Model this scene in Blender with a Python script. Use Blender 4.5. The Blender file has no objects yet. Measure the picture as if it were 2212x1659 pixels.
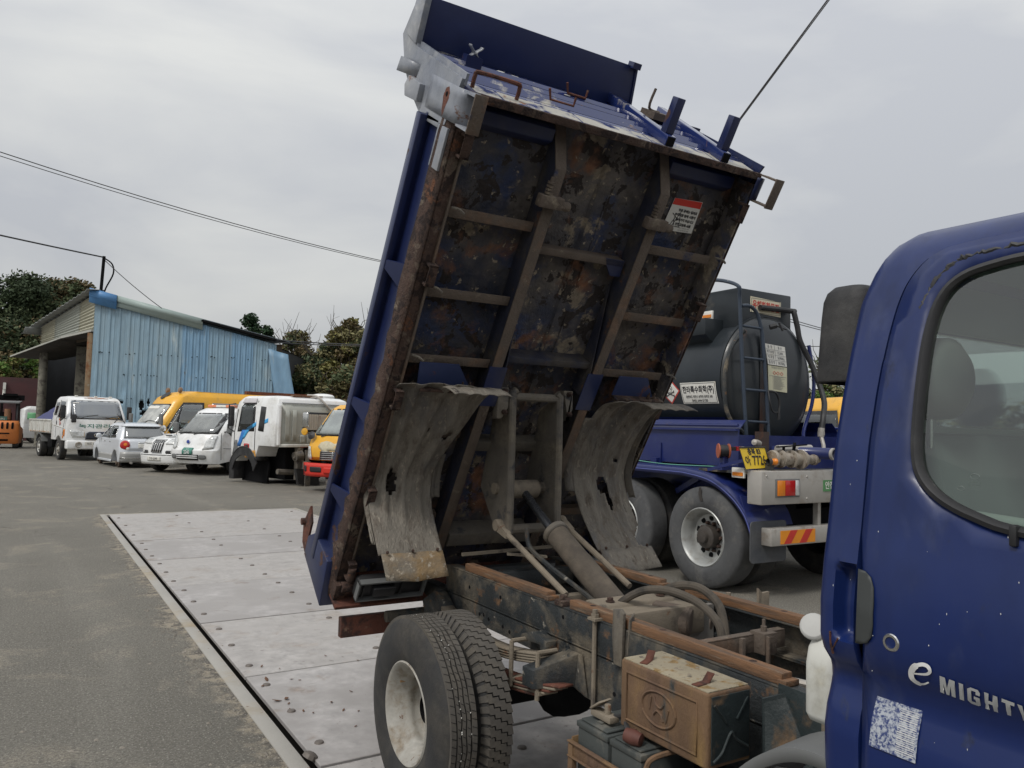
import bpy, bmesh, math, random
from mathutils import Vector, Matrix
random.seed(11)
SC = bpy.context.scene
COL = SC.collection
R = math.radians
PI = math.pi

# ---------------------------------------------------------------- camera
CAM_YAW, CAM_PITCH, CAM_ROLL, CAM_H = 31.5, 3.2, 1.5, 1.62
cd = bpy.data.cameras.new('camera')
cam = bpy.data.objects.new('camera', cd)
COL.objects.link(cam)
cd.sensor_width = 36.0
cd.lens = 36.0 * 1661.0 / 2212.0
cd.clip_start = 0.05
cd.clip_end = 2000
_a, _p, _r = R(CAM_YAW), R(CAM_PITCH), R(CAM_ROLL)
_fg = Vector((math.sin(_a), math.cos(_a), 0)); _r0 = Vector((math.cos(_a), -math.sin(_a), 0)); _z = Vector((0, 0, 1))
_f = _fg * math.cos(_p) + _z * math.sin(_p); _u0 = -_fg * math.sin(_p) + _z * math.cos(_p)
_rc = _r0 * math.cos(_r) + _u0 * math.sin(_r); _uc = -_r0 * math.sin(_r) + _u0 * math.cos(_r)
cm = Matrix((_rc, _uc, -_f)).transposed().to_4x4()
cm.translation = (0, 0, CAM_H)
cam.matrix_world = cm
SC.camera = cam

# ---------------------------------------------------------------- sky and sun
SUN_EL, SUN_AZ = 52.0, 250.0          # azimuth clockwise from +Y
W = bpy.data.worlds.new('World'); SC.world = W; W.use_nodes = True
nt = W.node_tree; nt.nodes.clear()
def wn(t, **k):
    n = nt.nodes.new(t)
    for a, b in k.items(): setattr(n, a, b)
    return n
out = wn('ShaderNodeOutputWorld'); bg = wn('ShaderNodeBackground')
sky = wn('ShaderNodeTexSky', sky_type='NISHITA', sun_disc=False, sun_elevation=R(SUN_EL), sun_rotation=R(SUN_AZ), air_density=1.3, dust_density=3.0)
tc = wn('ShaderNodeTexCoord')
mp = wn('ShaderNodeMapping'); mp.inputs['Scale'].default_value = (1.6, 1.6, 4.2); mp.inputs['Rotation'].default_value = (0.25, 0.1, 0.5)
nz = wn('ShaderNodeTexNoise'); nz.inputs['Scale'].default_value = 1.5; nz.inputs['Detail'].default_value = 7; nz.inputs['Roughness'].default_value = 0.52; nz.inputs['Distortion'].default_value = 0.35
rp = wn('ShaderNodeValToRGB')
SKY_G = 1.0
rp.color_ramp.elements[0].position = 0.36; rp.color_ramp.elements[0].color = (0.470, 0.485, 0.515, 1)
rp.color_ramp.elements[1].position = 0.68; rp.color_ramp.elements[1].color = (0.632, 0.637, 0.624, 1)
# an overcast sky is brighter overhead than at the horizon (CIE overcast distribution, softened)
sx = wn('ShaderNodeSeparateXYZ'); ov = wn('ShaderNodeMapRange'); ov.inputs['From Min'].default_value = 0.0; ov.inputs['From Max'].default_value = 1.0
ov.inputs['To Min'].default_value = 8.3; ov.inputs['To Max'].default_value = 15.5
vm = wn('ShaderNodeVectorMath', operation='SCALE')
mx = wn('ShaderNodeMixRGB'); mx.inputs[0].default_value = 0.93
L = nt.links.new
L(tc.outputs['Generated'], mp.inputs['Vector']); L(mp.outputs[0], nz.inputs['Vector']); L(nz.outputs[0], rp.inputs[0])
L(tc.outputs['Generated'], sx.inputs[0]); L(sx.outputs['Z'], ov.inputs['Value'])
L(rp.outputs[0], vm.inputs[0]); L(ov.outputs[0], vm.inputs['Scale'])
L(sky.outputs[0], mx.inputs[1]); L(vm.outputs[0], mx.inputs[2]); L(mx.outputs[0], bg.inputs['Color'])
bg.inputs['Strength'].default_value = 0.1
L(bg.outputs[0], out.inputs[0])

sd = bpy.data.lights.new('sun', 'SUN'); sun = bpy.data.objects.new('sun', sd); COL.objects.link(sun)
sd.energy = 1.5; sd.angle = R(14); sd.color = (1.0, 0.965, 0.91)
_az, _el = R(SUN_AZ), R(SUN_EL)
sdir = Vector((math.sin(_az) * math.cos(_el), math.cos(_az) * math.cos(_el), math.sin(_el)))
sun.rotation_euler = sdir.to_track_quat('Z', 'Y').to_euler()
sun.location = (-20, -10, 40)

SC.view_settings.view_transform = 'Standard'
SC.view_settings.look = 'None'
SC.view_settings.exposure = 0.16
SC.view_settings.gamma = 1.0
SC.view_settings.use_curve_mapping = False
SC.render.engine = 'CYCLES'

# ---------------------------------------------------------------- materials
MATS = {}
def mat(name, base, rough=0.6, metal=0.0, var=0.12, vscale=6.0, layers=(), bump=0.0, bscale=60.0, coat=0.0, stretch=(1, 1, 1), spec=0.5):
    """procedural surface: base colour with tonal variation, then patches (colour, cover, scale, softness, roughness)"""
    if name in MATS: return MATS[name]
    m = bpy.data.materials.new(name); m.use_nodes = True; MATS[name] = m
    t = m.node_tree; N = t.nodes; Lk = t.links.new
    b = N['Principled BSDF']
    co = N.new('ShaderNodeTexCoord'); mpp = N.new('ShaderNodeMapping'); mpp.inputs['Scale'].default_value = stretch
    Lk(co.outputs['Object'], mpp.inputs['Vector']); V = mpp.outputs[0]
    def noise(s, d=5.0, rg=0.6, dist=0.0):
        n = N.new('ShaderNodeTexNoise'); n.inputs['Scale'].default_value = s; n.inputs['Detail'].default_value = d
        n.inputs['Roughness'].default_value = rg; n.inputs['Distortion'].default_value = dist; Lk(V, n.inputs['Vector']); return n
    n0 = noise(vscale); mr = N.new('ShaderNodeMapRange'); mr.inputs['From Min'].default_value = 0.25; mr.inputs['From Max'].default_value = 0.75
    mr.inputs['To Min'].default_value = 1 - var; mr.inputs['To Max'].default_value = 1 + var
    Lk(n0.outputs[0], mr.inputs['Value'])
    sc = N.new('ShaderNodeVectorMath'); sc.operation = 'SCALE'; sc.inputs[0].default_value = base[:3]; Lk(mr.outputs[0], sc.inputs['Scale'])
    colr = sc.outputs[0]; rsock = None
    for i, ly in enumerate(layers):
        c, cover, s, soft = ly[:4]; rg = ly[4] if len(ly) > 4 else rough
        n = noise(s, 8.0, 0.62, 0.4); n.noise_dimensions = '4D'; n.inputs['W'].default_value = 3.7 * i + 1.3
        r = N.new('ShaderNodeMapRange'); th = 0.5 + (0.5 - cover) * 0.42
        r.inputs['From Min'].default_value = th - soft; r.inputs['From Max'].default_value = th + soft
        Lk(n.outputs[0], r.inputs['Value'])
        k = N.new('ShaderNodeMixRGB'); Lk(r.outputs[0], k.inputs[0]); Lk(colr, k.inputs[1])
        n2 = noise(s * 5.3, 4.0); m2 = N.new('ShaderNodeMapRange'); m2.inputs['From Min'].default_value = 0.3; m2.inputs['From Max'].default_value = 0.7
        m2.inputs['To Min'].default_value = 0.65; m2.inputs['To Max'].default_value = 1.3; Lk(n2.outputs[0], m2.inputs['Value'])
        s2 = N.new('ShaderNodeVectorMath'); s2.operation = 'SCALE'; s2.inputs[0].default_value = c[:3]; Lk(m2.outputs[0], s2.inputs['Scale'])
        Lk(s2.outputs[0], k.inputs[2]); colr = k.outputs[0]
        kr = N.new('ShaderNodeMixRGB'); Lk(r.outputs[0], kr.inputs[0]); kr.inputs[2].default_value = (rg, rg, rg, 1)
        if rsock is None: kr.inputs[1].default_value = (rough, rough, rough, 1)
        else: Lk(rsock, kr.inputs[1])
        rsock = kr.outputs[0]
    Lk(colr, b.inputs['Base Color'])
    if rsock is None: b.inputs['Roughness'].default_value = rough
    else: Lk(rsock, b.inputs['Roughness'])
    b.inputs['Metallic'].default_value = metal
    b.inputs['Specular IOR Level'].default_value = spec
    if coat: b.inputs['Coat Weight'].default_value = coat; b.inputs['Coat Roughness'].default_value = 0.12
    if bump:
        nb = noise(bscale, 6.0, 0.7); bp = N.new('ShaderNodeBump'); bp.inputs['Strength'].default_value = bump; bp.inputs['Distance'].default_value = 0.02
        Lk(nb.outputs[0], bp.inputs['Height']); Lk(bp.outputs[0], b.inputs['Normal'])
    return m

def glass(name, tint=(0.6, 0.7, 0.66), gloss=0.12, rough=0.02, haze=0.0, dcol=(0.5, 0.5, 0.47)):
    if name in MATS: return MATS[name]
    m = bpy.data.materials.new(name); m.use_nodes = True; MATS[name] = m
    t = m.node_tree; N = t.nodes; Lk = t.links.new; N.clear()
    o = N.new('ShaderNodeOutputMaterial'); tr = N.new('ShaderNodeBsdfTransparent'); tr.inputs[0].default_value = (*tint, 1)
    gl = N.new('ShaderNodeBsdfGlossy'); gl.inputs['Roughness'].default_value = rough; gl.inputs['Color'].default_value = (0.95, 0.97, 0.97, 1)
    fr = N.new('ShaderNodeLayerWeight'); fr.inputs['Blend'].default_value = 0.25
    ma = N.new('ShaderNodeMath'); ma.operation = 'MULTIPLY_ADD'; ma.inputs[1].default_value = 0.8; ma.inputs[2].default_value = gloss; ma.use_clamp = True
    Lk(fr.outputs['Fresnel'], ma.inputs[0]); mx = N.new('ShaderNodeMixShader'); Lk(ma.outputs[0], mx.inputs[0]); Lk(tr.outputs[0], mx.inputs[1]); Lk(gl.outputs[0], mx.inputs[2])
    last = mx.outputs[0]
    if haze:  # pale diffuse veil standing in for haze and reflected sky
        df = N.new('ShaderNodeBsdfDiffuse'); df.inputs[0].default_value = (*dcol, 1)
        co = N.new('ShaderNodeTexCoord'); nn = N.new('ShaderNodeTexNoise'); nn.inputs['Scale'].default_value = 3.0; nn.inputs['Detail'].default_value = 6; Lk(co.outputs['Object'], nn.inputs['Vector'])
        mr = N.new('ShaderNodeMapRange'); mr.inputs['From Min'].default_value = 0.3; mr.inputs['From Max'].default_value = 0.7; mr.inputs['To Min'].default_value = haze * 0.5; mr.inputs['To Max'].default_value = haze * 1.5
        Lk(nn.outputs[0], mr.inputs['Value']); m2 = N.new('ShaderNodeMixShader'); Lk(mr.outputs[0], m2.inputs[0]); Lk(last, m2.inputs[1]); Lk(df.outputs[0], m2.inputs[2]); last = m2.outputs[0]
    Lk(last, o.inputs[0]); return m

# ---------------------------------------------------------------- objects
MW = {}
def tag(o, label=None, cat=None, group=None, kind=None):
    if label: o['label'] = label
    if cat: o['category'] = cat
    if group: o['group'] = group
    if kind: o['kind'] = kind
    return o
def thing(name, label, cat, loc=(0, 0, 0), rotz=0.0, group=None, kind=None):
    o = bpy.data.objects.new(name, None); COL.objects.link(o); o.empty_display_size = 0.2
    o.location = loc; o.rotation_euler = (0, 0, rotz)
    MW[o] = Matrix.Translation(loc) @ Matrix.Rotation(rotz, 4, 'Z')
    return tag(o, label, cat, group, kind)

class MB:
    """collects shapes; T maps every point as it is added"""
    def __init__(s, T=None): s.v = []; s.f = []; s.T = T
    def add(s, vs, fs):
        n = len(s.v)
        s.v += [s.T(p) if s.T else tuple(p) for p in vs]
        s.f += [tuple(i + n for i in f) for f in fs]
        return s
    def box(s, x0, x1, y0, y1, z0, z1):
        return s.add([(x0, y0, z0), (x1, y0, z0), (x1, y1, z0), (x0, y1, z0), (x0, y0, z1), (x1, y0, z1), (x1, y1, z1), (x0, y1, z1)],
                     [(0, 3, 2, 1), (4, 5, 6, 7), (0, 1, 5, 4), (1, 2, 6, 5), (2, 3, 7, 6), (3, 0, 4, 7)])
    def prism(s, pts, vec):
        """flat polygon pushed along vec"""
        n = len(pts); a = [tuple(p) for p in pts]; b = [tuple(Vector(p) + Vector(vec)) for p in pts]
        return s.add(a + b, [tuple(range(n))[::-1], tuple(range(n, 2 * n))] + [(i, (i + 1) % n, n + (i + 1) % n, n + i) for i in range(n)])
    def bar(s, p0, p1, w, h, up=(0, 0, 1)):
        """rectangular bar from p0 to p1"""
        a, b = Vector(p0), Vector(p1); d = (b - a).normalized(); x = d.cross(Vector(up))
        if x.length < 1e-4: x = d.cross(Vector((1, 0, 0)))
        x.normalize(); y = x.cross(d).normalized(); x *= w / 2; y *= h / 2
        return s.add([a - x - y, a + x - y, a + x + y, a - x + y, b - x - y, b + x - y, b + x + y, b - x + y],
                     [(0, 3, 2, 1), (4, 5, 6, 7), (0, 1, 5, 4), (1, 2, 6, 5), (2, 3, 7, 6), (3, 0, 4, 7)])
    def tube(s, pts, r, n=8, caps=True):
        P = [Vector(p) for p in pts]; m = len(P); vs = []; prev = None
        for i, p in enumerate(P):
            d = (P[min(i + 1, m - 1)] - P[max(i - 1, 0)]).normalized()
            if prev is None:
                x = d.cross(Vector((0, 0, 1)))
                if x.length < 1e-3: x = d.cross(Vector((1, 0, 0)))
            else: x = prev - d * prev.dot(d)
            x.normalize(); prev = x; y = d.cross(x); rr = r[i] if isinstance(r, (list, tuple)) else r
            vs += [p + x * math.cos(2 * PI * k / n) * rr + y * math.sin(2 * PI * k / n) * rr for k in range(n)]
        fs = [(i * n + k, i * n + (k + 1) % n, (i + 1) * n + (k + 1) % n, (i + 1) * n + k) for i in range(m - 1) for k in range(n)]
        if caps: fs += [tuple(range(n))[::-1], tuple(range((m - 1) * n, m * n))]
        return s.add(vs, fs)
    def lathe(s, prof, o, axis, n=24, ang=(0, 2 * PI), close=False):
        """profile of (radius, distance along axis) turned about axis through o"""
        o = Vector(o); d = Vector(axis).normalized(); x = d.cross(Vector((0, 0, 1)))
        if x.length < 1e-3: x = Vector((1, 0, 0))
        x.normalize(); y = d.cross(x); full = abs(ang[1] - ang[0] - 2 * PI) < 1e-6; nn = n if full else n + 1
        vs = []
        for k in range(nn):
            a = ang[0] + (ang[1] - ang[0]) * k / n; e = x * math.cos(a) + y * math.sin(a)
            vs += [o + e * r + d * h for r, h in prof]
        m = len(prof); fs = []
        for k in range(n):
            k2 = (k + 1) % nn
            for j in range(m if close else m - 1):
                j2 = (j + 1) % m
                fs.append((k * m + j, k2 * m + j, k2 * m + j2, k * m + j2))
        return s.add(vs, fs)
    def grid(s, rows, close=False):
        n = len(rows[0]); vs = [p for r in rows for p in r]; fs = []
        for i in range(len(rows) - 1):
            for j in range(n if close else n - 1):
                fs.append((i * n + j, i * n + (j + 1) % n, (i + 1) * n + (j + 1) % n, (i + 1) * n + j))
        return s.add(vs, fs)
    def build(s, name, m, parent=None, root=None, bevel=0.0, seg=2, smooth=35, solid=0.0, world=False, kind=None):
        me = bpy.data.meshes.new(name)
        vs = s.v
        rt = root or parent
        if world and rt is not None:
            inv = MW[rt].inverted(); vs = [tuple(inv @ Vector(p)) for p in vs]
        me.from_pydata([tuple(p) for p in vs], [], s.f); me.validate()
        bm = bmesh.new(); bm.from_mesh(me)
        if not solid: bmesh.ops.recalc_face_normals(bm, faces=bm.faces)
        if bevel:
            bm.normal_update()
            es = [e for e in bm.edges if len(e.link_faces) == 2 and e.calc_face_angle(0) > R(28)]
            if es: bmesh.ops.bevel(bm, geom=es, offset=bevel, offset_type='OFFSET', segments=seg, profile=0.5, affect='EDGES', clamp_overlap=True)
        bm.to_mesh(me); bm.free()
        me.polygons.foreach_set('use_smooth', [True] * len(me.polygons)); me.set_sharp_from_angle(angle=R(smooth))
        if m is not None: me.materials.append(m)
        o = bpy.data.objects.new(name, me); COL.objects.link(o)
        if solid:
            md = o.modifiers.new('thickness', 'SOLIDIFY'); md.thickness = solid; md.offset = 0
        if parent is not None: o.parent = parent
        if rt is not None and rt in MW: MW[o] = MW[rt]
        if kind: o['kind'] = kind
        return o

def copy_tree(o, parent=None):
    c = o.copy(); COL.objects.link(c)
    if parent is not None: c.parent = parent
    for ch in list(o.children): copy_tree(ch, c)
    return c

def arc(cx, cy, r, a0, a1, n):
    return [(cx + r * math.cos(R(a0 + (a1 - a0) * i / n)), cy + r * math.sin(R(a0 + (a1 - a0) * i / n))) for i in range(n + 1)]
def rrect(x0, x1, y0, y1, r, n=3):
    return arc(x1 - r, y0 + r, r, -90, 0, n) + arc(x1 - r, y1 - r, r, 0, 90, n) + arc(x0 + r, y1 - r, r, 90, 180, n) + arc(x0 + r, y0 + r, r, 180, 270, n)
def smoothpath(pts, k=6):
    P = [Vector(p) for p in pts]; out = []
    for i in range(len(P) - 1):
        a, b, c, d = P[max(i - 1, 0)], P[i], P[i + 1], P[min(i + 2, len(P) - 1)]
        for j in range(k):
            t = j / k
            out.append(0.5 * ((2 * b) + (c - a) * t + (2 * a - 5 * b + 4 * c - d) * t * t + (3 * b - a - 3 * c + d) * t ** 3))
    out.append(P[-1]); return out

FONTCACHE = {}
def lettering(text, size, place, m, name, parent, root=None, xs=1.0, bold=0.0, shear=0.0, depth=0.0, align='CENTER'):
    """flat lettering as a mesh; place(x, y) -> point in the parent's space"""
    cu = bpy.data.curves.new('lettering', 'FONT'); cu.body = text; cu.size = size; cu.align_x = align; cu.align_y = 'CENTER'
    cu.offset = bold; cu.shear = shear; cu.resolution_u = 3
    ob = bpy.data.objects.new('lettering', cu); COL.objects.link(ob)
    dg = bpy.context.evaluated_depsgraph_get(); dg.update()
    me = bpy.data.meshes.new_from_object(ob.evaluated_get(dg)); bpy.data.objects.remove(ob); bpy.data.curves.remove(cu)
    for v in me.vertices: v.co = place(v.co.x * xs, v.co.y)
    me.name = name; me.materials.clear(); me.materials.append(m)
    o = bpy.data.objects.new(name, me); COL.objects.link(o); o.parent = parent
    if (root or parent) in MW: MW[o] = MW[root or parent]
    return o
def local(root, f):
    inv = MW[root].inverted()
    return lambda x, y: inv @ Vector(f(x, y))

# ---- shared materials
RUST = (0.155, 0.062, 0.03); RUSTD = (0.07, 0.032, 0.02); MUD = (0.30, 0.245, 0.175); DUST = (0.34, 0.30, 0.235)
M_blue = mat('dump_truck_blue_paint', (0.0085, 0.0215, 0.108), 0.30, 0, 0.07, 2.2, [((0.013, 0.026, 0.10), 0.22, 3.0, 0.14, 0.40), ((0.032, 0.045, 0.115), 0.16, 9.0, 0.10, 0.55), ((0.016, 0.026, 0.085), 0.12, 26.0, 0.03, 0.5)], coat=0.12, spec=0.4, stretch=(1, 1, 0.45))
M_bedblue = mat('bed_dark_blue_paint', (0.010, 0.020, 0.080), 0.45, 0, 0.25, 3.0, [((0.05, 0.05, 0.07), 0.35, 2.2, 0.12, 0.65), (RUST, 0.12, 6.0, 0.02, 0.85)], coat=0.08)
M_bedrust = mat('bed_underside_flaking_paint', (0.030, 0.035, 0.058), 0.6, 0, 0.25, 5.0, [((0.125, 0.11, 0.098), 0.52, 3.2, 0.10, 0.85), ((0.028, 0.042, 0.10), 0.34, 4.0, 0.05, 0.5), ((0.235, 0.195, 0.145), 0.30, 6.0, 0.02, 0.9), ((0.035, 0.028, 0.026), 0.38, 9.0, 0.008, 0.9), ((0.21, 0.10, 0.058), 0.22, 5.5, 0.06, 0.9), ((0.34, 0.285, 0.215), 0.18, 24.0, 0.01, 0.9)], bump=0.7, bscale=34)
M_web = mat('beam_web_dark', (0.020, 0.023, 0.042), 0.6, 0, 0.25, 6.0, [((0.06, 0.052, 0.046), 0.36, 5.0, 0.08, 0.85), ((0.11, 0.06, 0.04), 0.16, 8.0, 0.03, 0.9)], bump=0.3)
M_sill = mat('heavily_rusted_steel', (0.085, 0.05, 0.038), 0.88, 0, 0.4, 14.0, [((0.21, 0.165, 0.125), 0.28, 9.0, 0.05), ((0.035, 0.02, 0.017), 0.40, 18.0, 0.025), ((0.19, 0.08, 0.04), 0.18, 12.0, 0.03), ((0.03, 0.035, 0.06), 0.12, 7.0, 0.02)], bump=1.0, bscale=70)
M_beam = mat('dusty_beam_paint', (0.125, 0.098, 0.078), 0.8, 0, 0.18, 12.0, [((0.185, 0.115, 0.075), 0.26, 5.0, 0.08, 0.9), ((0.022, 0.03, 0.075), 0.14, 5.0, 0.03, 0.5), ((0.24, 0.20, 0.15), 0.14, 12.0, 0.05, 0.9)], bump=0.5, bscale=80)
M_frame = mat('chassis_dark_grey_paint', (0.028, 0.033, 0.036), 0.55, 0, 0.25, 9.0, [((0.155, 0.13, 0.095), 0.34, 5.0, 0.09, 0.9), ((0.15, 0.085, 0.045), 0.22, 9.0, 0.03, 0.9), ((0.30, 0.275, 0.23), 0.10, 22.0, 0.03, 0.9), ((0.016, 0.02, 0.023), 0.2, 13.0, 0.03, 0.5)], bump=0.4, bscale=90)
M_dustmetal = mat('dust_covered_metal', (0.225, 0.19, 0.145), 0.9, 0, 0.16, 9.0, [((0.10, 0.085, 0.07), 0.25, 7.0, 0.06), ((0.17, 0.09, 0.05), 0.12, 12.0, 0.03)], bump=0.3, bscale=90)
M_hoist = mat('hoist_dusty_grey', (0.125, 0.112, 0.095), 0.85, 0, 0.2, 8.0, [((0.17, 0.145, 0.11), 0.35, 5.0, 0.1), ((0.05, 0.05, 0.055), 0.25, 9.0, 0.05)], bump=0.3, bscale=70)
M_rustbar = mat('red_brown_rusted_bar', (0.13, 0.045, 0.028), 0.8, 0, 0.3, 9.0, [((0.05, 0.025, 0.02), 0.35, 12.0, 0.05), ((0.2, 0.12, 0.08), 0.15, 20.0, 0.04)], bump=0.5, bscale=70)
M_wood = mat('orange_hardwood_pad', (0.21, 0.112, 0.058), 0.8, 0, 0.35, 9.0, [((0.115, 0.078, 0.055), 0.42, 7.0, 0.08), ((0.26, 0.205, 0.145), 0.18, 12.0, 0.06), ((0.28, 0.13, 0.05), 0.2, 5.0, 0.08)], bump=0.5, bscale=50, stretch=(5, 0.5, 5))
M_mud = mat('mud_splashed_galvanised', (0.225, 0.203, 0.17), 0.88, 0, 0.15, 8.0, [((0.085, 0.085, 0.095), 0.26, 4.5, 0.10), ((0.15, 0.125, 0.10), 0.34, 26.0, 0.08), ((0.36, 0.32, 0.26), 0.20, 50.0, 0.06), ((0.07, 0.058, 0.05), 0.14, 16.0, 0.02)], bump=0.8, bscale=80, stretch=(1, 0.6, 0.32))
M_tyre = mat('tyre_rubber', (0.030, 0.030, 0.031), 0.85, 0, 0.2, 9.0, [((0.07, 0.063, 0.053), 0.30, 6.0, 0.15)], bump=0.25, bscale=120)
M_tread = mat('dusty_tread_rubber', (0.092, 0.084, 0.074), 0.9, 0, 0.2, 9.0, [((0.12, 0.105, 0.085), 0.30, 8.0, 0.12)], bump=0.3, bscale=140)
M_tyreside = mat('dusty_tyre_side', (0.034, 0.036, 0.04), 0.8, 0, 0.15, 9.0, [((0.075, 0.073, 0.07), 0.3, 5.0, 0.2)])
M_groove = mat('groove_shade_black', (0.008, 0.008, 0.008), 0.95, 0, 0.1)  # black colour gives the grooves their depth shade
M_rim = mat('dirty_white_wheel', (0.36, 0.345, 0.31), 0.65, 0, 0.15, 8.0, [((0.21, 0.17, 0.12), 0.32, 9.0, 0.08), ((0.45, 0.44, 0.41), 0.25, 6.0, 0.10), ((0.13, 0.065, 0.035), 0.12, 24.0, 0.02)], bump=0.2)
M_black = mat('black_plastic', (0.018, 0.018, 0.02), 0.55, 0, 0.15, 9.0, [((0.06, 0.06, 0.06), 0.2, 5.0, 0.15)])
M_dark = mat('dark_underbody', (0.010, 0.010, 0.011), 0.95, 0, 0.2, spec=0.1)
M_grey = mat('grey_plastic', (0.15, 0.155, 0.155), 0.6, 0, 0.08, 8.0, [((0.5, 0.5, 0.48), 0.02, 60, 0.01)])
M_chrome = mat('bright_metal', (0.6, 0.6, 0.59), 0.2, 1.0, 0.05)
M_alu = mat('dull_aluminium', (0.42, 0.40, 0.37), 0.5, 0.35, 0.1, 5.0, [((0.25, 0.2, 0.15), 0.15, 5.0, 0.1)])
M_white = mat('white_vehicle_paint', (0.82, 0.83, 0.83), 0.32, 0, 0.03, 3.0, [((0.52, 0.50, 0.45), 0.16, 2.5, 0.16, 0.5)], coat=0.3)
M_whited = mat('dirty_white_paint', (0.68, 0.68, 0.64), 0.4, 0, 0.05, 3.0, [((0.40, 0.36, 0.29), 0.22, 2.8, 0.14, 0.6), ((0.22, 0.10, 0.05), 0.06, 9.0, 0.02, 0.8)], coat=0.2)
M_yellow = mat('yellow_paint', (0.78, 0.40, 0.022), 0.4, 0, 0.06, 3.0, [((0.62, 0.36, 0.07), 0.2, 3.0, 0.14, 0.55)], coat=0.2)
M_orange = mat('orange_paint', (0.62, 0.20, 0.05), 0.5, 0, 0.08, 4.0, [((0.3, 0.12, 0.05), 0.14, 6.0, 0.05, 0.8)])
M_red = mat('red_paint', (0.62, 0.035, 0.022), 0.4, 0, 0.08, 4.0)
M_amber = mat('amber_lens', (0.75, 0.23, 0.02), 0.2, 0, 0.05)
M_redlens = mat('red_lens', (0.45, 0.012, 0.012), 0.15, 0, 0.05, coat=0.4)
M_clear = mat('clear_lens', (0.62, 0.63, 0.62), 0.15, 0.3, 0.35, 14.0, coat=0.5)
M_print = mat('black_print', (0.02, 0.02, 0.025), 0.6, 0, 0.05)
M_paper = mat('white_sticker', (0.72, 0.71, 0.66), 0.55, 0, 0.05, 5.0, [((0.52, 0.44, 0.3), 0.12, 5.0, 0.1)])
G_car = glass('tinted_car_glass', (0.22, 0.25, 0.25), 0.10)
G_clear = glass('clear_car_glass', (0.86, 0.91, 0.89), 0.06)
G_hazy = glass('hazy_windscreen', (0.35, 0.38, 0.39), 0.20, 0.05, 0.10, (0.45, 0.47, 0.5))

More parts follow.
